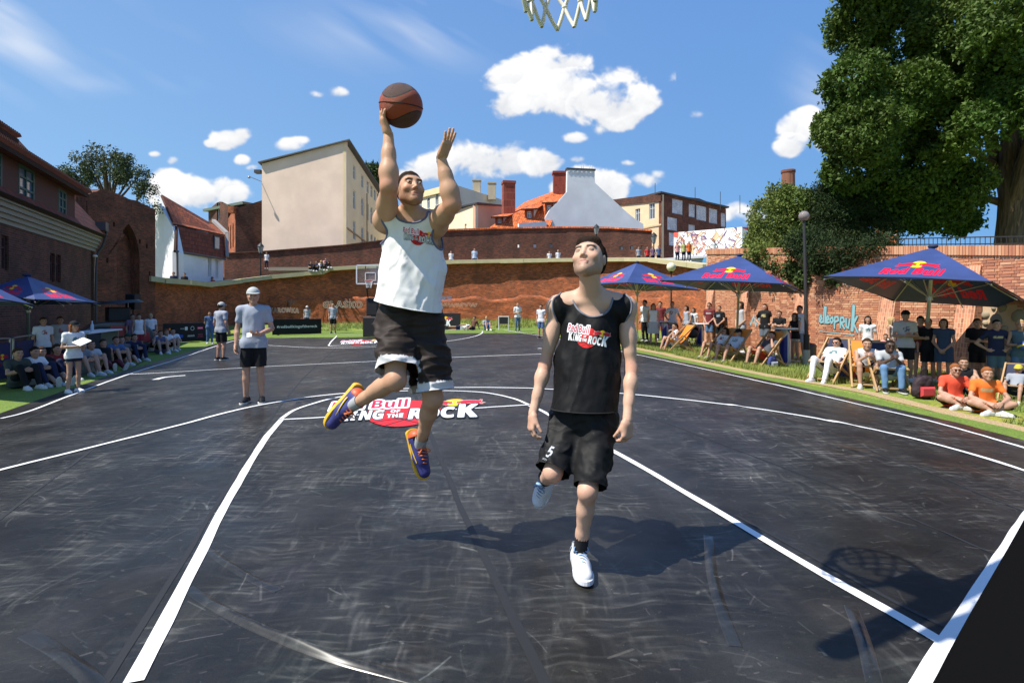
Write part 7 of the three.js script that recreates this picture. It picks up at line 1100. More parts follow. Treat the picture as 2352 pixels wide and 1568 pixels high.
umbrella('navy parasol farthest on the right side, just behind the defender\'s shoulder', [P(1330, 658, 23), P(1440, 649, 20.2), P(1609, 666, 22.4), P(1484, 668, 25.6)], P(1464, 603, 22.7), G(1464, 779));
umbrella('navy parasol on the shaded left side, its top bright in the sun', [P(-70, 676, 14), P(80, 688, 12.6), P(230, 697, 15.2), P(70, 700, 17)], P(61, 633, 14.8), G(66, 838));
umbrella('dark navy parasol cut off by the left picture edge', [P(-330, 660, 10.4), P(-120, 676, 9.4), P(74, 700, 11.6), P(-80, 702, 13)], P(-110, 612, 11), G(-112, 880));
// ---------------------------------------------------------------- baskets
{
  const d = 32, q = V(XZ(851, 31.6).x, gy(XZ(851, 31.6).x, 31.6), -31.6), t = thing('basketball_hoop', 'distant portable basketball hoop with black padded stand and clear backboard', 'basketball hoop', V(q.x, q.y, -31.6)), L = (px, py, dz = 0) => { const p = P(px, py, d + dz); return V(p.x - q.x, p.y - q.y, p.z + 31.6); };
  const blk = mat(0.012, 0.012, 0.014, 0.6);
  part('base', bevelBox(0.95, 1.15, 1.3, 0.04, 0, 0.58, -0.7), blk, t); part('mast_pad', bevelBox(0.66, 1.05, 0.5, 0.05, 0, 1.75, -0.5), blk, t);
  for (const e of [-1, 1]) part('arm', join([bar(V(e * 0.3, 2.2, -0.6), V(e * 0.34, 3.1, -0.3), 0.04), bar(V(e * 0.34, 3.1, -0.3), V(e * 0.34, 4.2, -0.12), 0.03)]), blk, t);
  const b = part('backboard', box(1.6, 1.05, 0.02, 0, 3.62, 0), new THREE.MeshPhysicalMaterial({ color: 0xffffff, transmission: 0.95, thickness: 0, roughness: 0.05 }), t);
  const fr = (w, h, cy, th, z) => join([box(w, th, 0.04, 0, cy + h / 2, z), box(w, th, 0.04, 0, cy - h / 2, z), box(th, h, 0.04, -w / 2, cy, z), box(th, h, 0.04, w / 2, cy, z)]);
  part('frame', fr(1.62, 1.07, 3.62, 0.07, 0.01), mat(0.72, 0.73, 0.74, 0.5), b); part('target_square', fr(0.59, 0.45, 3.5, 0.05, 0.025), M_white, b);
  part('rim', new THREE.TorusGeometry(0.225, 0.014, 8, 28).rotateX(Math.PI / 2).translate(0, 3.24, 0.38), mat(0.55, 0.04, 0.03, 0.5), t); part('rim_bracket', box(0.16, 0.12, 0.16, 0, 3.22, 0.08), mat(0.55, 0.04, 0.03, 0.5), t);
  part('net', netGeo(0.225, 0.13, 0.4, 12, 4, 0.009).translate(0, 3.24, 0.38), M_white, t);
}
function netGeo(r0, r1, h, n, rows, th, sway = V(0, 0, 0)) { const g = [], at = (i, j) => { const a = (i / n) * 2 * Math.PI, t = j / rows, r = mixn(r0, r1, Math.pow(t, 0.7)) * (1 + 0.06 * Math.sin(a * 3)); return V(Math.cos(a) * r, -h * t, Math.sin(a) * r).addScaledVector(sway, t); }; for (let j = 0; j < rows; j++) for (let i = 0; i < n; i++) { const a = at(i + (j % 2) * 0.5, j); for (const e of [0, 1]) { const b = at(i + (j % 2) * 0.5 + (e ? 0.5 : -0.5), j + 1); const m = a.clone().lerp(b, 0.5).add(V(0, -0.006, 0)); g.push(tube([a, m, b], th, 4, 5)); } g.push(blob(th * 1.5, th * 1.3, th * 1.5, a.x, a.y, a.z, 5)); } return join(g); }
{
  // the near basket: the ring hangs above the frame, the padded stand is at the right edge
  const ring = V(0.17, 3.26, -2.36), base = V(1.9, 0.03, -0.9), t = thing('basketball_hoop', 'near basketball hoop whose white net hangs from the top edge, black padded stand at right', 'basketball hoop', base), l = (v) => v.clone().sub(base);
  const yaw = -0.48, fw = V(Math.sin(yaw), 0, -Math.cos(yaw)), bb = ring.clone().addScaledVector(fw, -0.38), blk = mat(0.012, 0.012, 0.014, 0.45);
  part('net', netGeo(0.225, 0.15, 0.43, 12, 4, 0.0095, V(0.04, 0, 0)).translate(...l(ring).toArray()), mat(0.72, 0.71, 0.66, 0.8), t);
  part('rim', new THREE.TorusGeometry(0.228, 0.012, 8, 36).rotateX(Math.PI / 2).translate(...l(ring).toArray()), mat(0.6, 0.1, 0.03, 0.4), t);
  const b = part('backboard', box(1.8, 1.05, 0.03).rotateY(-yaw).translate(bb.x - base.x, ring.y + 0.38 - base.y, bb.z - base.z), new THREE.MeshPhysicalMaterial({ color: 0xffffff, transmission: 0.9, thickness: 0, roughness: 0.05 }), t);
  part('frame', join([[1.84, 0.08, 0, 0.53], [1.84, 0.08, 0, -0.53]].map(([w, h, x, y]) => box(w, h, 0.05, x, y, 0)).concat([[-0.9], [0.9]].map(([x]) => box(0.08, 1.06, 0.05, x, 0, 0)))).rotateY(-yaw).translate(bb.x - base.x, ring.y + 0.38 - base.y, bb.z - base.z), mat(0.1, 0.1, 0.1, 0.5), b);
  part('edge_padding', bevelBox(1.86, 0.2, 0.14, 0.03).rotateY(-yaw).translate(bb.x - base.x, ring.y - 0.1 - base.y, bb.z - base.z), blk, t);
  part('back_frame', join([box(1.5, 0.12, 0.1, 0, 0.15, 0), box(0.12, 1.0, 0.1, -0.4, 0, 0), box(0.12, 1.0, 0.1, 0.4, 0, 0)]).translate(0, 0, 0.14).rotateY(-yaw).translate(bb.x - base.x, ring.y + 0.38 - base.y, bb.z - base.z), blk, b);
  part('rim_bracket', box(0.2, 0.24, 0.26).rotateY(-yaw).translate(...l(ring.clone().addScaledVector(fw, -0.26)).toArray()), blk, t);
  const hub = bb.clone().addScaledVector(fw, -0.12).setY(3.3), knee = V(1.75, 2.9, -0.25), foot = V(1.5, 0.35, -1.15);
  part('arm', join([beam(l(hub), l(knee), 0.16, 0.2), beam(l(hub.clone().add(V(0, 0.5, 0))), l(knee), 0.1, 0.12)]), blk, t);
  part('mast', beam(l(foot), l(knee), 0.22, 0.22), blk, t);
  // padded front of the stand: a rounded block whose edge climbs from the bottom of the picture to its right side
  const pad = new THREE.Shape(); pad.moveTo(0, 0); pad.bezierCurveTo(0.03, 0.16, 0.09, 0.32, 0.17, 0.46); pad.bezierCurveTo(0.27, 0.66, 0.39, 0.84, 0.47, 1.0); pad.bezierCurveTo(0.55, 1.2, 0.6, 1.5, 0.62, 1.9); pad.lineTo(1.0, 1.9); pad.lineTo(1.3, 0); pad.closePath();
  part('base_padding', new THREE.ExtrudeGeometry(pad, { depth: 0.85, bevelEnabled: true, bevelSize: 0.03, bevelThickness: 0.03, bevelSegments: 3, curveSegments: 10 }).translate(1.13 - base.x, -0.06, -1.62 - base.z), mat(0.004, 0.004, 0.0045, 0.9, { specularIntensity: 0.1 }), t);
}
// ---------------------------------------------------------------- boards, furniture, vehicle, lamps
function board(label, a, b, h, face, o = {}) { const A = G(...a), B = G(...b), L = dist2(A, B), y = (A.y + B.y) / 2, t = thing('advertising_board', label, 'board', V(A.x, y, A.z), 'black boards round the court'), Mx = planeMatrix(V(0, 0, 0), V(B.x - A.x, 0, B.z - A.z)); part('panel', bevelBox(L, h, 0.06, 0.012).translate(L / 2, h / 2 + 0.03, -0.04).applyMatrix4(Mx), mat(0.012, 0.012, 0.014, 0.5), t); part('print', new THREE.PlaneGeometry(L * (o.w ?? 0.98), h * (o.h ?? 0.96)).translate(L / 2 + (o.dx ?? 0), h / 2 + 0.03, -0.005).applyMatrix4(Mx), face, t); for (const e of [0.12, 0.88]) part('foot', box(0.06, 0.04, 0.6, L * e, 0.02, -0.2).applyMatrix4(Mx), M_black, t); return t; }
board('black board with a white hashtag slogan left of the far basket', [625, 771], [738, 766], 0.95, decal(canvasTex(1024, 360, (x, w, h) => { x.fillStyle = '#0c0c0e'; x.fillRect(0, 0, w, h); stretchText(x, '#redbullkingoftherock', 78, 208, 860, 62, 'sans-serif', '#e6e8ea'); })));
board('black board with the event emblem behind the jumping player', [930, 760], [1057, 756], 1.1, M_logoDark, { w: 0.62, h: 0.9, dx: 0.25 });
board('black sponsor board with small pale logos on the left lawn', [374, 789], [481, 783], 0.95, decal(canvasTex(1024, 360, (x, w, h) => { x.fillStyle = '#15151a'; x.fillRect(0, 0, w, h); bullsAndSun(x, 130, 110, 110); const tx = (s, a, b, c, d, col) => stretchText(x, s, a, b, c, d, 'sans-serif', col); tx('Red Bull', 80, 170, 100, 26, '#c02040'); x.fillStyle = '#d8dadc'; x.fillRect(460, 70, 60, 70); tx('NEW ERA', 360, 118, 90, 24, '#c8cacc'); x.strokeStyle = '#c8cacc'; x.lineWidth = 10; x.beginPath(); x.arc(630, 105, 38, 0, 7); x.stroke(); x.fillStyle = '#b8285c'; x.fillRect(745, 75, 130, 56); tx('NAZWA', 755, 116, 110, 26, '#f0e0e6'); x.fillStyle = '#2a55a8'; x.fillRect(290, 225, 130, 56); tx('AMAXX', 520, 272, 160, 36, '#d6d8da'); tx('MUVE', 760, 250, 110, 30, '#c04468'); tx('RECORDS', 750, 290, 130, 24, '#c04468'); })));
{
  // small white scoreboard frame by the far lawn
  const q = G(1157, 757), t = thing('score_frame', 'small white standing frame holding a black screen on the far lawn', 'sign', q), s = 0.85; part('post', bar(V(-0.32, 0, 0), V(-0.32, 1.0 * s, 0), 0.025), M_white, t); part('post', bar(V(0.3, 0, 0), V(0.3, 1.0 * s, 0), 0.025), M_white, t); part('top_bar', bar(V(-0.34, 1.0 * s, 0), V(0.32, 1.0 * s, 0), 0.025), M_white, t); part('screen', box(0.56, 0.42, 0.03, 0, 0.7 * s, 0), M_black, t);
}
// deck chairs
const M_wood = mat(0.42, 0.26, 0.12, 0.6), slings = { orange: mat(0.75, 0.22, 0.02, 0.8), navy: mat(0.02, 0.025, 0.06, 0.8) };
function deckChair(at, turn, col, label, s = 1) {
  const t = thing('deck_chair', label, 'deck chair', at, 'wooden deck chairs on the right lawn'); t.rotation.y = turn; t.scale.setScalar(s);
  for (const e of [-0.29, 0.29]) { part('side_rail', beam(V(e, 0.03, 0.52), V(e, 0.98, -0.55), 0.035, 0.05), M_wood, t); part('leg', beam(V(e * 0.9, 0.03, -0.55), V(e * 0.9, 0.5, 0.4), 0.035, 0.05), M_wood, t); part('prop', beam(V(e * 0.82, 0.05, -0.5), V(e * 0.82, 0.62, -0.14), 0.03, 0.04), M_wood, t); }
  for (const [y, z] of [[0.97, -0.54], [0.48, 0.38], [0.06, -0.54], [0.1, 0.45]]) part('crossbar', beam(V(-0.3, y, z), V(0.3, y, z), 0.03, 0.035), M_wood, t);
  const pos = [], idx = [], uv = []; for (let i = 0; i <= 16; i++) { const u = i / 16, z = mixn(0.39, -0.54, u), y = mixn(0.49, 0.98, u) - 0.34 * Math.sin(Math.PI * Math.pow(u, 0.85)); for (const e of [-0.25, 0.25]) { pos.push(e, y, z); uv.push(e, u); } if (i) { const k = i * 2; idx.push(k, k - 2, k + 1, k - 2, k - 1, k + 1); } }
  part('sling', geoFrom(pos, idx, uv), slings[col], t); return t;
}
// bar tables shaped like a can under a white disc
const canTex = canvasTex(512, 512, (x, w, h) => { x.fillStyle = '#c3c8d2'; x.fillRect(0, 0, w, h); x.fillStyle = '#1c2c86'; for (const k of [0, 1]) { x.beginPath(); x.moveTo(k * 256, 0); x.lineTo(k * 256 + 128, 0); x.lineTo(k * 256 + 160, 300); x.lineTo(k * 256 + 40, 280); x.fill(); x.beginPath(); x.moveTo(k * 256 + 140, 300); x.lineTo(k * 256 + 256, 260); x.lineTo(k * 256 + 256, 512); x.lineTo(k * 256 + 140, 512); x.fill(); bullsAndSun(x, k * 256 + 128, 190, 150); stretchText(x, 'Red Bull', k * 256 + 55, 290, 150, 52, 'sans-serif', '#d01a3e'); } });
const M_can = new THREE.MeshPhysicalMaterial({ map: canTex, roughness: 0.35, metalness: 0.2 });
function barTable(at, h, label) { const t = thing('bar_table', label, 'table', at, 'can shaped bar tables'); part('table_top', lathe([[0, h - 0.04], [0.36, h - 0.04], [0.37, h - 0.02], [0.36, h], [0, h]], 28), M_white, t); part('column', lathe([[0.13, 0.06], [0.17, 0.12], [0.17, h - 0.16], [0.12, h - 0.06], [0.1, h - 0.04]], 24), M_can, t); part('foot_plate', lathe([[0.3, 0], [0.31, 0.02], [0.3, 0.05], [0.0, 0.06]], 24), M_white, t); return t; }
barTable(G(1529, 792), 1.05, 'can shaped bar table beside the woman in the striped skirt'); barTable(G(1609, 795), 1.02, 'can shaped bar table between the maroon shirt and the black pram'); barTable(G(1803, 838), 1.12, 'can shaped bar table nearest to us, beside the tall lamp post');
// lamps
function lantern(px, pyTop, pyBot, d, label) { const a = P(px, pyBot, d), b = P(px, pyTop, d), t = thing('street_lantern', label, 'lamp', a, 'old lanterns on the terrace'), H = b.y - a.y; part('post', bar(V(0, 0, 0), V(0, H - 0.9, 0), 0.06, 0.045), M_black, t); part('lantern_glass', lathe([[0.13, H - 0.9], [0.26, H - 0.35], [0.24, H - 0.33]], 6), mat(0.25, 0.26, 0.27, 0.2), t); part('roof', lathe([[0.3, H - 0.34], [0.18, H - 0.16], [0.05, H - 0.06], [0.02, H]], 6), M_black, t); part('collar', lathe([[0.05, H - 0.98], [0.13, H - 0.9]], 8), M_black, t); }
lantern(598, 557, 640, 47.5, 'black street lantern in front of the beige block, left of the shooter'); lantern(1370, 514, 600, 47, 'black street lantern on the terrace above the defender\'s head'); lantern(1502, 533, 600, 45, 'pale topped street lantern at the right end of the tiled terrace wall');
{
  const q = G(1853, 842), d = -q.z, H = YY(496, d) - q.y, t = thing('globe_lamp', 'tall slim lamp post with a dark glass globe in front of the brick wall', 'lamp', q, 'globe lamps'); part('post', bar(V(0, 0.9, 0), V(-0.07, H - 0.13, 0), 0.052, 0.04, 12), mat(0.03, 0.03, 0.032, 0.5), t); part('sleeve', bar(V(0, 0, 0), V(0, 0.95, 0), 0.09, 0.08, 12), M_black, t); part('foot', bar(V(0, 0, 0), V(0, 0.5, 0), 0.098, 0.095, 12), mat(0.35, 0.35, 0.34, 0.6), t);
  part('globe', blob(0.15, 0.15, 0.15, -0.07, H, 0, 16), new THREE.MeshPhysicalMaterial({ color: new THREE.Color(0.42, 0.36, 0.34), roughness: 0.06, transmission: 0.45, thickness: 0, ior: 1.5 }), t); part('lamp_holder', lathe([[0.05, H - 0.16], [0.065, H - 0.1], [0.05, H - 0.02], [0.02, H]], 12).translate(-0.07, 0, 0), M_black, t);
  const p = P(1542, 720, 30), t2 = thing('globe_lamp', 'white globe lamp on a thin post between the two farther parasols', 'lamp', V(p.x, gy(p.x, 30), p.z), 'globe lamps'), H2 = YY(613, 30) - gy(p.x, 30); part('post', bar(V(0, 0, 0), V(0, H2 - 0.2, 0), 0.05, 0.04), M_black, t2); part('globe', blob(0.25, 0.25, 0.25, 0, H2, 0, 14), mat(0.72, 0.68, 0.5, 0.3), t2); part('collar', lathe([[0.06, H2 - 0.34], [0.1, H2 - 0.22]], 10), M_black, t2);
}
// bags, bin, planter, pram, bottle
function sack(at, turn, w, h, d, c, label, kind, accents) { const t = thing(kind, label, 'bag', at, 'bags on the grass'); t.rotation.y = turn; const f = new Field(V(-w, -0.05, -d), V(w, h * 1.3, d), 0.02); f.cap(V(-w * 0.2, h * 0.26, 0), V(w * 0.2, h * 0.25, 0), h * 0.27, h * 0.26, 0.05, [V(0, 0, 1), 1.35]); f.cap(V(-w * 0.14, h * 0.62, 0), V(w * 0.14, h * 0.64, 0), h * 0.26, h * 0.25, 0.12, [V(0, 0, 1), 1.5]); part('body', wrinkle(f.mesh(), (x, y, z) => (fbm(x * 12, y * 12, z * 12, 3) - 0.5) * 0.05), mat(...c, 0.75), t); part('handle', tube([V(-w * 0.16, h * 0.92, 0), V(-w * 0.1, h * 1.12, 0.03), V(w * 0.1, h * 1.12, 0.03), V(w * 0.16, h * 0.92, 0)], 0.014, 14, 6), mat(...c.map((v) => v * 0.5), 0.8), t); if (accents) part('front_pocket', bevelBox(w * 0.62, h * 0.36, 0.07, 0.03, 0, h * 0.3, h * 0.185), mat(...accents, 0.7), t); return t; }
sack(G(1775, 844), 0.5, 0.42, 0.36, 0.22, [0.03, 0.045, 0.17], 'crumpled navy sports bag in front of the near bar table', 'sports_bag', [0.4, 0.42, 0.5]);
sack(G(1935, 872), 0.2, 0.34, 0.5, 0.24, [0.025, 0.04, 0.18], 'navy backpack beside the red striped one on the lawn', 'backpack'); sack(G(1958, 872), 0.1, 0.34, 0.5, 0.24, [0.02, 0.018, 0.02], 'black backpack with a red front standing on the lawn', 'backpack', [0.5, 0.04, 0.04]);
sack(G(2122, 916), 0.1, 0.46, 0.5, 0.26, [0.03, 0.015, 0.02], 'dark backpack with bright red pocket beside the parasol foot', 'backpack', [0.6, 0.05, 0.06]);
{ const q = G(1861, 832), t = thing('litter_bin', 'small dark grey litter bin behind the lamp post', 'bin', q); part('bin', lathe([[0.14, 0], [0.17, 0.02], [0.19, 0.5], [0.2, 0.52]], 18), mat(0.08, 0.09, 0.09, 0.6), t); part('lid', lathe([[0.205, 0.52], [0.16, 0.6], [0.0, 0.63]], 18), mat(0.05, 0.055, 0.055, 0.5), t); }
{ const q = G(1561, 796), t = thing('planter', 'round concrete planter behind the orange deck chair', 'planter', q); part('pot', lathe([[0.26, 0], [0.34, 0.05], [0.4, 0.6], [0.42, 0.68], [0.37, 0.68], [0.35, 0.55], [0, 0.55]], 24), mat(0.38, 0.33, 0.26, 0.9), t); part('rim', new THREE.TorusGeometry(0.4, 0.03, 8, 28).rotateX(Math.PI / 2).translate(0, 0.68, 0), mat(0.4, 0.35, 0.28, 0.9), t); }
{ const q = G(1590, 797), t = thing('pram', 'black pram with its hood up beside the bar table', 'pram', q); part('hood', new THREE.SphereGeometry(0.3, 16, 10, 0, Math.PI * 2, 0, Math.PI / 2).rotateX(-0.5).translate(0, 0.72, -0.1), mat(0.015, 0.015, 0.017, 0.8), t); part('seat', blob(0.24, 0.2, 0.4, 0, 0.58, 0.05), mat(0.02, 0.02, 0.022, 0.8), t); for (const [x, z] of [[-0.26, -0.3], [0.26, -0.3], [-0.24, 0.35], [0.24, 0.35]]) part('wheel', new THREE.TorusGeometry(0.12, 0.025, 8, 18).rotateY(Math.PI / 2).translate(x, 0.145, z), M_black, t); part('frame', join([bar(V(-0.26, 0.15, -0.3), V(-0.22, 0.95, 0.5), 0.015), bar(V(0.26, 0.15, -0.3), V(0.22, 0.95, 0.5), 0.015), bar(V(-0.22, 0.95, 0.5), V(0.22, 0.95, 0.5), 0.018)]), M_steel, t); }
{ const mk = (q, s, label) => { const t = thing('water_bottle', label, 'bottle', q, 'water bottles'); part('bottle', lathe([[0, 0], [0.035, 0.0], [0.035, 0.15], [0.014, 0.2], [0.014, 0.23]], 12).scale(s, s, s), mat(0.55, 0.62, 0.68, 0.1), t); part('cap', lathe([[0.016, 0.225], [0.016, 0.25], [0, 0.25]], 10).scale(s, s, s), mat(0.7, 0.72, 0.75, 0.5), t); }; mk(G(1021, 758), 1.3, 'clear water bottle in front of the emblem board'); }
// left side: barriers, table, event car
function barrier(a, b, label, hh = 1.05) { const A = G(...a), B = G(...b), L = dist2(A, B), t = thing('crowd_barrier', label, 'barrier', A, 'crowd barriers with blue covers'), Mx = planeMatrix(V(0, 0, 0), V(B.x - A.x, 0, B.z - A.z)); part('frame', tube([V(0.03, 0, 0), V(0.03, hh - 0.1, 0), V(0.13, hh, 0), V(L - 0.13, hh, 0), V(L - 0.03, hh - 0.1, 0), V(L - 0.03, 0, 0)], 0.022, 60, 6).applyMatrix4(Mx), M_steel, t); part('cover', box(L - 0.16, hh - 0.22, 0.015, L / 2, (hh - 0.1) / 2 + 0.06, 0.03).applyMatrix4(Mx), mat(0.015, 0.022, 0.09, 0.7), t); const e = decal(canvasTex(256, 256, (x, w, h) => { x.clearRect(0, 0, w, h); bullsAndSun(x, 128, 100, 200); stretchText(x, 'Red Bull', 40, 210, 180, 50, 'sans-serif', '#c01c3c'); }), { alphaTest: 0.5 }); part('emblem', new THREE.PlaneGeometry(0.5, 0.5).translate(L * 0.72, hh * 0.55, 0.042).applyMatrix4(Mx), e, t); }
barrier([-70, 896], [24, 878], 'crowd barrier with navy cover at the left picture edge'); barrier([28, 876], [97, 858], 'crowd barrier with navy cover behind the seated left crowd');
{ const A = G(172, 840), B = G(254, 820), t = thing('folding_table', 'long white table behind the girl with the clipboard', 'table', A), L = dist2(A, B), Mx = planeMatrix(V(0, 0, 0), V(B.x - A.x, 0, B.z - A.z)); part('table_top', bevelBox(L, 0.05, 0.7, 0.01, L / 2, 0.98, 0).applyMatrix4(Mx), M_white, t); for (const x of [0.1, L - 0.1]) part('leg', box(0.05, 0.96, 0.5, x, 0.48, 0).applyMatrix4(Mx), M_steel, t); const u = thing('water_bottle', 'clear bottle standing on the white table', 'bottle', V(L * 0.33, 1.006, 0.1).applyMatrix4(Mx).add(A), 'water bottles'); part('bottle', lathe([[0, 0], [0.045, 0], [0.045, 0.2], [0.018, 0.27], [0.018, 0.31]], 12), mat(0.55, 0.62, 0.68, 0.1), u); part('cap', lathe([[0.02, 0.3], [0.02, 0.335], [0, 0.335]], 10), M_white, u); }
{
  // event car with its bonnet towards us, red flash on the side, and a sound booth on the roof
  const q = G(238, 812), t = thing('event_car', 'black and silver event car with red side panel under the shaded brick house', 'car', q); t.rotation.y = 0.75; t.scale.setScalar(0.72);
  const prof = new THREE.Shape(); prof.moveTo(-2.1, 0.35); prof.lineTo(-2.12, 0.72); prof.quadraticCurveTo(-2.0, 0.92, -1.1, 1.02); prof.lineTo(-0.55, 1.5); prof.quadraticCurveTo(-0.3, 1.6, 0.2, 1.62); prof.lineTo(1.5, 1.56); prof.quadraticCurveTo(2.0, 1.3, 2.08, 0.95); prof.lineTo(2.08, 0.38); prof.closePath();
  part('body', new THREE.ExtrudeGeometry(prof, { depth: 1.6, bevelEnabled: true, bevelSize: 0.07, bevelThickness: 0.07, bevelSegments: 3, curveSegments: 6 }).translate(0, 0, -0.8), mat(0.1, 0.105, 0.115, 0.25, { metalness: 0.4 }), t);
  const flash = new THREE.Shape([[0.0, 0.62], [1.95, 0.6], [1.9, 1.1], [0.9, 1.5], [0.2, 1.5]].map(([a, b]) => new THREE.Vector2(a, b))); part('red_panel', new THREE.ExtrudeGeometry(flash, { depth: 0.012, bevelEnabled: false }).translate(0, 0, 0.878), mat(0.42, 0.04, 0.045, 0.35), t);
  part('windscreen', new THREE.PlaneGeometry(1.5, 0.66).rotateY(-Math.PI / 2).rotateZ(-0.85).translate(-0.9, 1.3, 0), mat(0.06, 0.07, 0.08, 0.08), t); part('side_window', new THREE.PlaneGeometry(0.7, 0.4).translate(-0.1, 1.28, 0.874), M_glassD, t);
  for (const [x, z] of [[-1.35, 0.8], [1.3, 0.8], [-1.35, -0.8], [1.3, -0.8]]) { const w = part('wheel', new THREE.CylinderGeometry(0.34, 0.34, 0.22, 22).rotateX(Math.PI / 2).translate(x, 0.34, z), M_black, t); part('hub', new THREE.CylinderGeometry(0.2, 0.2, 0.235, 14).rotateX(Math.PI / 2).translate(x, 0.34, z), M_steel, w); }
  for (const z of [-0.6, 0.6]) part('headlight', blob(0.06, 0.09, 0.17, -2.12, 0.78, z), mat(0.5, 0.52, 0.54, 0.15), t);
  part('roof_booth', bevelBox(1.0, 0.75, 1.1, 0.05, 0.6, 2.1, 0), M_black, t); part('booth_lid', new THREE.CylinderGeometry(0.95, 1.2, 0.16, 8).rotateZ(0.08).translate(0.6, 2.75, 0), M_black, t); for (const e of [-0.4, 0.4]) part('lid_stay', bar(V(0.6 + e, 2.4, 0.4), V(0.6 + e, 2.75, 0.4), 0.025), M_steel, t);
  const s = thing('loudspeaker', 'black loudspeaker on a pole beside the event car', 'loudspeaker', G(305, 806)); part('pole', bar(V(0, 0, 0), V(0, 1.7, 0), 0.03), M_black, s); part('cabinet', bevelBox(0.4, 0.62, 0.4, 0.03, 0, 2.0, 0), M_black, s); part('grille', new THREE.CircleGeometry(0.15, 20).translate(0, 1.95, 0.205), mat(0.03, 0.03, 0.03, 0.9), s);
}
// ---------------------------------------------------------------- everyone else
const col = { white: [0.72, 0.72, 0.74], grey: [0.33, 0.36, 0.43], black: [0.012, 0.012, 0.014], navy: [0.02, 0.025, 0.06], red: [0.55, 0.05, 0.045], orange: [0.72, 0.14, 0.03], maroon: [0.16, 0.03, 0.035], jeans: [0.10, 0.17, 0.30], blue: [0.08, 0.14, 0.28], khaki: [0.36, 0.29, 0.19], pink: [0.6, 0.3, 0.3], teal: [0.08, 0.13, 0.16], brown: [0.12, 0.06, 0.04], lightblue: [0.45, 0.55, 0.7], stripe: [0.42, 0.42, 0.44] };
function up(px, head, feet, turn, label, o = {}) { const p = G(px, feet), d = -p.z; return person({ at: V(p.x, p.y + (o.lift ?? 0.01), p.z), h: clamp((feet - head) * d / F, o.min ?? 1.5, o.max ?? 1.95), turn, label, ...o }); }
function down(px, seat, turn, label, o = {}) { const p = G(px, seat); return person({ at: V(p.x, p.y + 0.01, p.z), turn, label, h: 1.72, pose: 'ground', ...o }); }
// officials and people on or near the court
up(582, 667, 930, 0.22, 'referee in grey polo and cap standing near the left lane with a phone', { group: 'referees in grey polo shirts', top: ['polo', col.grey], bottom: ['shorts', col.black], shoe: col.black, cap: [0.42, 0.44, 0.43], look: 0.25, cell: 0.018, lift: 0.03, build: 0.98, tweak: (J) => { J.el[0] = V(0.26, 1.14, 0.0); J.wr[0] = V(0.12, 1.06, 0.2); J.hd[0] = V(-0.6, 0.1, 0.6); J.palm[0] = V(-0.2, 1, -0.2); } });
{ const p = G(582, 930), t = lone('phone', bevelBox(0.075, 0.012, 0.145, 0.004), mat(0.6, 0.6, 0.6, 0.3), 'pale phone in the hand of the referee facing us', 'phone'); t.position.set(p.x + 0.075, p.y + 1.13, p.z + 0.3); t.rotation.set(0.5, 0.4, 0); }
up(507, 697, 829, Math.PI - 0.35, 'referee in grey polo and cap with his back to us', { group: 'referees in grey polo shirts', top: ['polo', col.grey], bottom: ['shorts', col.black], shoe: col.black, cap: [0.42, 0.44, 0.43], lift: 0.03, cell: 0.022 });
up(765, 694, 766, 0.1, 'distant man in grey polo standing beside the hashtag board', { group: 'referees in grey polo shirts', top: ['polo', col.grey], bottom: ['shorts', col.black], shoe: col.black, hair: ['crop', 'brown'] });
up(858, 684, 769, 2.6, 'distant player in black vest beside the far basket stand', { top: ['tank', col.black], bottom: ['shorts', col.black], lift: 0.03, arms: 'clasp' });
up(168, 742, 905, 1.15, 'girl in white shirt and dark hot pants holding a clipboard at the sideline', { top: ['tee', col.white], bottom: ['hot', [0.02, 0.03, 0.05]], hair: ['long', 'red'], cap: [0.012, 0.014, 0.016], arms: 'clasp', shoe: col.white, build: 0.92, min: 1.35, lift: 0.03, cell: 0.02 });
{ const p = G(168, 905), t = lone('clipboard', bevelBox(0.22, 0.012, 0.3, 0.004), mat(0.7, 0.7, 0.7, 0.5), 'white clipboard held by the girl at the left sideline', 'clipboard'); t.position.set(p.x + 0.3, p.y + 1.08, p.z + 0.17); t.rotation.set(0.5, 1.1, 0); }
up(1189, 687, 753, 0.3, 'man in white shirt and blue jeans with a camera by the far wall', { top: ['tee', col.white], bottom: ['pants', col.jeans], arms: 'clasp', shoe: col.black, hair: ['crop', 'red'] });
up(1243, 700, 777, -0.4, 'person half hidden by the defender\'s arm at the far right corner', { top: ['tee', col.white], bottom: ['shorts', col.blue], shoe: col.black });
down(1086, 757, -0.5, 'person in brown shirt sitting up on the far lawn', { top: ['tee', col.brown], bottom: ['shorts', col.navy], pose: 'out' });
down(1117, 755, 0.3, 'person in grey shirt and bright blue shorts sitting on the far lawn', { top: ['tee', [0.3, 0.34, 0.36]], bottom: ['shorts', [0.03, 0.15, 0.6]], hair: ['short', 'blond'] });
{ const p = G(1075, 758), g = person({ at: V(p.x, p.y + 0.12, p.z), turn: 0, label: 'person in white lying on the far lawn in front of the emblem board', top: ['tee', col.white], bottom: ['shorts', col.navy], hair: ['short', 'blond'], shoe: null, h: 1.65 }); g.rotation.set(0, 0.12, -Math.PI / 2); g.position.x -= 1.3; }
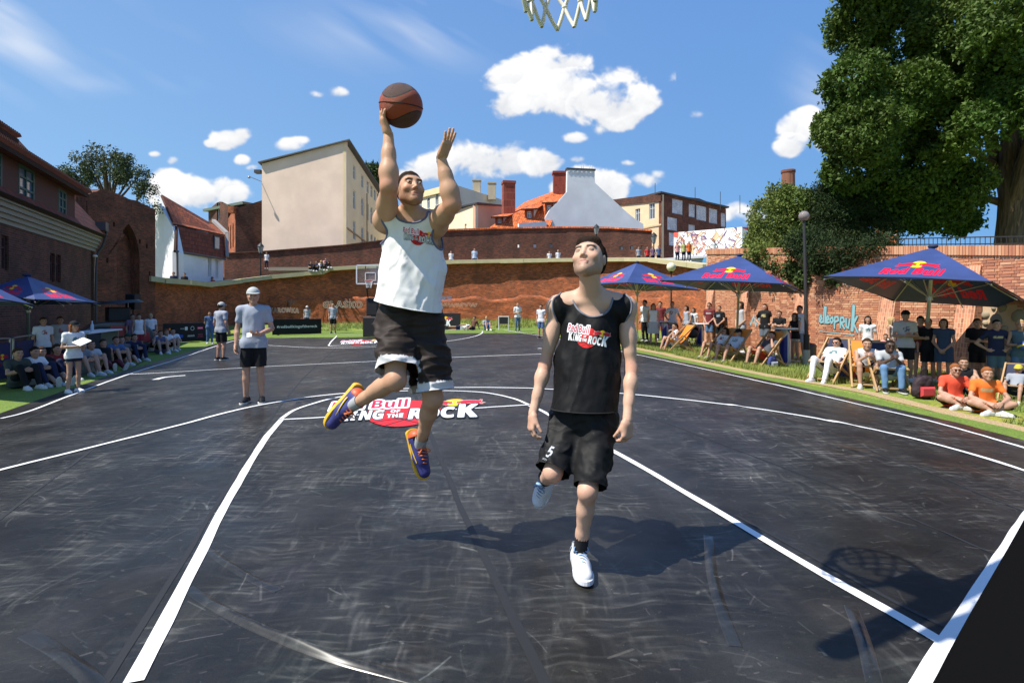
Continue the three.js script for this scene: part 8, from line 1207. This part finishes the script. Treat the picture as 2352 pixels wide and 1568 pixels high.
// standing crowd on the right
const RC = 'spectators on the right lawn';
const rs = (px, head, feet, turn, label, o) => up(px, head, feet, turn, label, { group: RC, ...o });
rs(1482, 690, 786, -1.0, 'man in white T-shirt and dark trousers at the far left of the right-hand crowd', { top: ['tee', col.white], bottom: ['pants', col.black], hair: ['short', 'dark'] });
rs(1501, 698, 795, -0.3, 'woman in white top and pale striped skirt beside the bar table', { top: ['tank', col.white], bottom: ['skirt', col.stripe], hair: ['long', 'red'], build: 0.9, shoe: col.brown });
rs(1517, 689, 783, -0.6, 'man in dark red shirt behind the woman in the striped skirt', { top: ['tee', col.maroon], bottom: ['pants', col.navy], hair: ['short', 'dark'] });
rs(1545, 693, 792, -0.7, 'man in white T-shirt and light jeans leaning on the bar table', { top: ['tee', col.white], bottom: ['pants', [0.3, 0.45, 0.6]], arms: 'reach', hair: ['crop', 'red'] });
rs(1578, 703, 786, -1.2, 'dark haired woman in grey top behind the planter', { top: ['tank', col.grey], bottom: ['hot', col.navy], hair: ['bob', 'dark'], build: 0.9 });
rs(1594, 708, 786, -0.9, 'woman with white printed shirt behind the black pram', { top: ['tee', col.white], bottom: ['shorts', col.black], hair: ['long', 'brown'], build: 0.9 });
rs(1630, 695, 792, -0.8, 'man in maroon T-shirt and sunglasses in front of the wall corner', { top: ['tee', col.maroon], bottom: ['shorts', col.jeans], arms: 'low', glasses: true, hair: ['short', 'dark'] });
rs(1653, 703, 794, -0.9, 'boy in black T-shirt next to the man in maroon', { top: ['tee', col.black], bottom: ['shorts', col.black], arms: 'low', hair: ['crop', 'brown'] });
rs(1703, 694, 812, -1.3, 'woman in pale sleeveless top and dark shorts behind the middle parasol pole', { top: ['tank', [0.42, 0.42, 0.44]], bottom: ['shorts', col.black], hair: ['long', 'brown'], arms: 'low', build: 0.95 });
rs(1758, 699, 806, -0.9, 'stout man in black T-shirt with hand on hip under the middle parasol', { top: ['tee', col.black], bottom: ['shorts', [0.12, 0.14, 0.18]], arms: 'hips', build: 1.15, hair: ['crop', 'dark'] });
rs(1791, 715, 818, -0.7, 'boy in black printed T-shirt with folded arms', { top: ['tee', col.black], bottom: ['shorts', col.khaki], arms: 'crossed', build: 0.92, hair: ['short', 'brown'] });
rs(1827, 720, 834, -1.2, 'long haired woman in black top and white striped shorts behind the near bar table', { top: ['tank', col.black], bottom: ['hot', [0.5, 0.48, 0.46]], hair: ['long', 'brown'], arms: 'crossed', glasses: true, build: 0.9 });
rs(1838, 703, 826, -1.0, 'man in white T-shirt and sunglasses partly behind the tall lamp post', { top: ['tee', col.white], bottom: ['shorts', col.grey], glasses: true, hair: ['short', 'dark'] });
rs(1994, 727, 850, -0.5, 'woman with long black hair and white shirt against the sunny wall', { top: ['tee', col.white], bottom: ['pants', [0.5, 0.5, 0.52]], hair: ['long', 'dark'], build: 0.88 });
rs(2035, 768, 862, -0.6, 'small girl in pink between the two tall women', { top: ['tank', col.pink], bottom: ['shorts', col.pink], hair: ['tail', 'brown'], build: 0.85, min: 1.0 });
rs(2048, 733, 858, 0.6, 'blonde woman in white top and patterned trousers', { top: ['tank', col.white], bottom: ['pants', [0.45, 0.48, 0.55]], hair: ['long', 'blond'], arms: 'low', build: 0.88 });
rs(2080, 715, 878, -0.4, 'tall man in white T-shirt with a dark backpack under the right parasol', { top: ['tee', [0.5, 0.48, 0.48]], bottom: ['shorts', col.black], arms: 'clasp', cap: col.black, capBack: true, hair: ['short', 'dark'] });
rs(2115, 728, 876, -0.5, 'woman in dark red top beside the tall man with the backpack', { top: ['tee', col.maroon], bottom: ['hot', col.jeans], hair: ['tail', 'dark'], arms: 'crossed', build: 0.95 });
rs(2133, 745, 878, -0.6, 'woman in black behind the right parasol pole', { top: ['tee', col.black], bottom: ['shorts', col.black], hair: ['tail', 'brown'], build: 0.95 });
rs(2169, 749, 882, -0.9, 'woman in a blue knee-length dress under the right parasol', { top: ['dress', [0.045, 0.07, 0.12]], bottom: ['none', col.blue], hair: ['bob', 'brown'], arms: 'low', build: 0.97 });
rs(2245, 764, 880, -0.4, 'boy in black T-shirt with a small badge near the stone wall', { top: ['tee', col.black], bottom: ['shorts', col.black], arms: 'clasp', build: 0.97 });
rs(2289, 750, 895, -0.3, 'man in navy printed T-shirt with both hands on his hips', { top: ['tee', col.navy], bottom: ['shorts', col.teal], arms: 'hips', hair: ['crop', 'dark'] });
rs(2344, 763, 898, -0.5, 'woman in dark vest holding a ball at the right picture edge', { top: ['tank', col.teal], bottom: ['shorts', col.jeans], hair: ['tail', 'blond'], arms: 'clasp', build: 0.9 });
{ const p = G(2344, 898), t = thing('beach_ball', 'blue and yellow ball held by the woman at the right edge', 'ball', V(p.x - 0.16, p.y + 0.98, p.z + 0.26)); part('cover', new THREE.SphereGeometry(0.1, 20, 14), mat(0.05, 0.09, 0.3, 0.5), t); part('stripe', new THREE.TorusGeometry(0.096, 0.022, 8, 24).rotateX(1.2), mat(0.6, 0.5, 0.05, 0.5), t); }
// deck chairs and the people in them
const chairM = (px, py, turn, c, label, o, who) => { const p = G(px, py); deckChair(V(p.x, p.y, p.z), turn, c, label, o?.chair ?? 1); if (who) person({ at: V(p.x, p.y + 0.015, p.z), turn, pose: 'chair', h: 1.74, group: 'people lounging in deck chairs', label: who, ...o }); };
chairM(1556, 808, -1.35, 'orange', 'bright orange deck chair of the woman in white', { top: ['tank', col.white], bottom: ['hot', col.white], glasses: true, hair: ['tail', 'dark'], shoe: null, build: 0.9, tweak: (J) => { J.pelvis.z += 0.1; J.chest.set(0, 0.6, 0.05); J.neck.set(0, 0.77, 0.06); J.head.set(0, 0.91, 0.1); J.sh = S2(0.16, 0.72, 0.05); J.el = S2(0.2, 0.52, 0.25); J.wr = [V(0.08, 0.8, 0.24), V(-0.06, 0.5, 0.45)]; } }, 'woman in white top and sunglasses sitting forward in the orange deck chair');
chairM(1650, 824, -1.15, 'orange', 'orange deck chair on the left of the couple', { top: ['tee', col.white], bottom: ['shorts', col.khaki], glasses: true, hair: ['long', 'brown'], build: 0.9 }, 'woman in white with sunglasses in the left deck chair of the couple');
chairM(1682, 832, -1.0, 'orange', 'orange deck chair on the right of the couple', { top: ['tee', [0.55, 0.57, 0.62]], bottom: ['shorts', col.khaki], cap: col.black, hair: ['short', 'dark'] }, 'man in white T-shirt, dark cap and khaki shorts in a deck chair');
chairM(1757, 840, -1.1, 'orange', 'orange deck chair under the man in red shorts', { top: ['tee', [0.08, 0.085, 0.1]], bottom: ['shorts', col.red], shoe: col.black, hair: ['short', 'brown'], tweak: (J) => { J.el[0] = V(0.26, 0.55, 0.0); J.wr[0] = V(0.1, 0.8, -0.16); } }, 'man in grey T-shirt and bright red shorts slouching in a deck chair');
chairM(1908, 876, -0.95, 'navy', 'dark deck chair of the man dressed in white', { top: ['tee', col.white], bottom: ['pants', col.white], glasses: true, shoe: col.white, hair: ['short', 'dark'] }, 'man all in white with sunglasses lounging in the sun');
chairM(1990, 888, -0.5, 'orange', 'orange deck chair left of the man in blue jeans', { pose: 'lean', top: ['tank', col.white], bottom: ['shorts', col.black], hair: ['short', 'brown'] }, 'man in white vest leaning forward beside the backpacks');
chairM(2036, 896, -0.35, 'navy', 'dark navy deck chair of the man in blue jeans', { pose: 'lean', top: ['tee', [0.4, 0.42, 0.44]], bottom: ['pants', [0.13, 0.24, 0.42]], skin: 'dark', hair: ['crop', 'dark'], shoe: col.black, glasses: true }, 'man in blue jeans leaning forward with hands clasped');
chairM(2335, 925, -0.9, 'navy', 'wooden deck chair cut by the right picture edge', { top: ['tee', [0.3, 0.32, 0.36]], bottom: ['shorts', col.navy], cap: [0.5, 0.42, 0.05], h: 1.2, build: 0.9, chair: 0.72 }, 'child with a yellow cap in the deck chair at the right edge');
down(2189, 935, -0.3, 'man in orange-red T-shirt and sunglasses sitting cross-legged on the grass', { pose: 'cross', top: ['tee', [0.72, 0.09, 0.045]], bottom: ['shorts', col.black], glasses: true, group: 'people sitting on the right lawn', hair: ['short', 'red'], h: 1.5 });
down(2262, 948, -0.35, 'man in orange T-shirt sitting cross-legged at the lower right', { pose: 'cross', top: ['tee', [0.8, 0.17, 0.03]], bottom: ['shorts', col.black], group: 'people sitting on the right lawn', hair: ['short', 'red'], h: 1.5 });
down(2214, 915, -0.6, 'person in dark vest sitting behind the two orange T-shirts', { top: ['tank', col.black], bottom: ['shorts', col.grey], group: 'people sitting on the right lawn', h: 1.55 });
// shaded left side
const LC = 'spectators in the shade on the left';
[
  [38, 892, 1.2, 'person in dark shirt sitting at the far left end of the shaded row', { top: ['tee', [0.06, 0.07, 0.06]], bottom: ['pants', col.black] }],
  [76, 886, 1.3, 'person in white T-shirt and dark trousers sitting before the navy barrier', { top: ['tee', col.white], bottom: ['pants', col.navy], hair: ['short', 'dark'] }],
  [104, 882, 1.1, 'person in black sitting next to the white T-shirt in the shade', { top: ['tee', col.black], bottom: ['shorts', col.black], pose: 'out' }],
  [128, 874, 1.2, 'person in red shirt sitting in the shade behind the girl', { top: ['tee', [0.25, 0.03, 0.03]], bottom: ['pants', col.navy] }],
  [184, 862, 1.2, 'person in grey sitting in the shade right of the girl', { top: ['tee', [0.2, 0.21, 0.23]], bottom: ['shorts', col.grey] }],
  [207, 857, 1.1, 'person in white and grey sitting under the table end', { top: ['tee', [0.5, 0.5, 0.52]], bottom: ['shorts', col.khaki], hair: ['tail', 'brown'] }],
  [243, 848, 1.0, 'person in black vest and dark red trousers sitting with one leg out', { top: ['tank', col.black], bottom: ['pants', [0.12, 0.02, 0.03]], pose: 'out' }],
  [264, 839, 1.1, 'person in blue shirt sitting in the middle of the left row', { top: ['tee', col.blue], bottom: ['shorts', col.black] }],
  [283, 835, 0.9, 'person in grey shirt sitting with legs stretched to the sun', { top: ['tee', [0.1, 0.11, 0.12]], bottom: ['shorts', col.grey], pose: 'out', shoe: null }],
  [291, 826, 1.2, 'person in dark cap sitting behind the stretched legs', { top: ['tee', col.teal], bottom: ['shorts', col.black], cap: [0.02, 0.06, 0.04] }],
  [307, 828, 1.0, 'person in navy sitting at the sunny end of the left row', { top: ['tee', col.navy], bottom: ['pants', col.navy] }],
  [352, 808, 0.9, 'person in white vest in the sunlit group by the sponsor board', { top: ['tank', col.white], bottom: ['shorts', col.black] }],
  [367, 812, 0.8, 'person in navy and white vest hugging knees by the sponsor board', { top: ['tank', [0.1, 0.11, 0.2]], bottom: ['shorts', col.black], hair: ['short', 'brown'], shoe: col.white }],
  [381, 807, 0.9, 'red haired person in white shirt by the sponsor board', { top: ['tee', col.white], bottom: ['shorts', col.black], hair: ['short', 'red'], shoe: col.white }],
  [396, 803, 0.7, 'person with white shirt nearest to the sponsor board', { top: ['tee', col.white], bottom: ['shorts', col.navy], hair: ['short', 'dark'] }],
].forEach(([px, py, t, label, o]) => down(px, py, t, label, { group: LC, ...o }));
up(98, 752, 862, 1.0, 'man in white T-shirt standing behind the navy barrier', { group: LC, top: ['tee', col.white], bottom: ['pants', col.black] });
up(137, 746, 850, 0.8, 'man in grey shirt standing behind the girl with the clipboard', { group: LC, top: ['tee', [0.4, 0.4, 0.42]], bottom: ['pants', col.navy] });
up(304, 726, 812, 0.9, 'man in plum shirt standing beside the event car', { group: LC, top: ['tee', [0.2, 0.13, 0.2]], bottom: ['pants', col.navy], hair: ['short', 'dark'] });
up(318, 726, 812, 0.8, 'man in white vest and red shorts beside the event car', { group: LC, top: ['tank', col.white], bottom: ['shorts', [0.3, 0.03, 0.04]] });
up(345, 721, 808, 0.6, 'man in white and navy top standing right of the red shorts', { group: LC, top: ['tee', col.white], bottom: ['pants', col.black], hair: ['short', 'blond'] });
up(481, 716, 790, 0.6, 'man in blue shirt standing by the end of the sponsor board', { group: LC, top: ['tee', col.blue], bottom: ['pants', col.blue], arms: 'back' });
up(705, 707, 760, 0.1, 'person in pale cap standing behind the hashtag board', { top: ['tee', col.grey], bottom: ['shorts', col.black], cap: [0.6, 0.6, 0.58] });
// people on the terrace behind the coping
const TC = 'people looking over the terrace wall';
const tc = (px, head, d, label, top, o = {}) => person({ at: V(XZ(px, d).x, o.floor ?? 4.95, -d), h: clamp(YY(head, d) - (o.floor ?? 4.95), 1.5, 1.9), turn: (o.turn ?? 0.1), label, top: ['tee', top], bottom: ['pants', col.navy], cell: 0.04, far: true, group: TC, ...o });
tc(612, 613, 49, 'man in white shirt on the terrace below the beige block', col.white); tc(1036, 576, 48.5, 'person in white on the terrace right of the shooter', col.white); tc(1090, 570, 48.5, 'man in pale blue shirt on the terrace between the players', col.lightblue, { build: 1.1 });
tc(1262, 577, 48, 'left one of two people in white on the terrace', col.white); tc(1282, 574, 48, 'fair haired right one of two people in white on the terrace', col.white, { hair: ['short', 'blond'] }); tc(1467, 577, 44.5, 'person in grey on the terrace near the corner lantern', col.grey); tc(1487, 574, 44.5, 'person in red on the terrace near the corner lantern', col.red); tc(1500, 576, 44.2, 'person in purple between red and blue on the terrace', [0.2, 0.12, 0.2]); tc(1513, 576, 44, 'person in blue on the terrace', col.blue);
tc(1556, 586, 41.5, 'person in pink top at the pavilion end of the terrace', col.pink); tc(1571, 586, 41.2, 'person in yellow-green at the pavilion end of the terrace', [0.4, 0.45, 0.15]); tc(1583, 588, 41, 'person in orange at the pavilion end of the terrace', col.orange); tc(1640, 571, 40, 'man in white shirt standing above the middle parasol', col.white, { arms: 'hips' });
tc(398, 625, 35.9, 'dark figure left of the white house downpipe', col.navy, { arms: 'clasp', floor: 2.2 }); tc(423, 627, 37.3, 'dark figure right of the white house downpipe', col.black, { arms: 'clasp', floor: 2.2 }); tc(487, 636, 43.4, 'person in red under the white house windows', col.red, { floor: 2.2 });
const sitWall = (px, py, d, label, top, o = {}) => person({ at: V(XZ(px, d).x, YY(py, d), -d + 0.1), pose: 'ground', h: 1.7, turn: o.turn ?? 0.9, label, top: ['tee', top], bottom: ['pants', col.black], cell: 0.04, far: true, group: 'people sitting on the coping', ...o });
sitWall(714, 624, 45.4, 'person in black sitting alone on the coping left of the basket', col.black); sitWall(729, 623, 45.5, 'person in dark top second on the coping', col.navy, { turn: -0.6 }); sitWall(738, 622, 45.5, 'blonde person in white sitting on the coping', col.white, { hair: ['long', 'blond'] }); sitWall(748, 616, 45.7, 'person in red and white sitting highest on the coping', col.pink);
renderer.render(scene, camera);
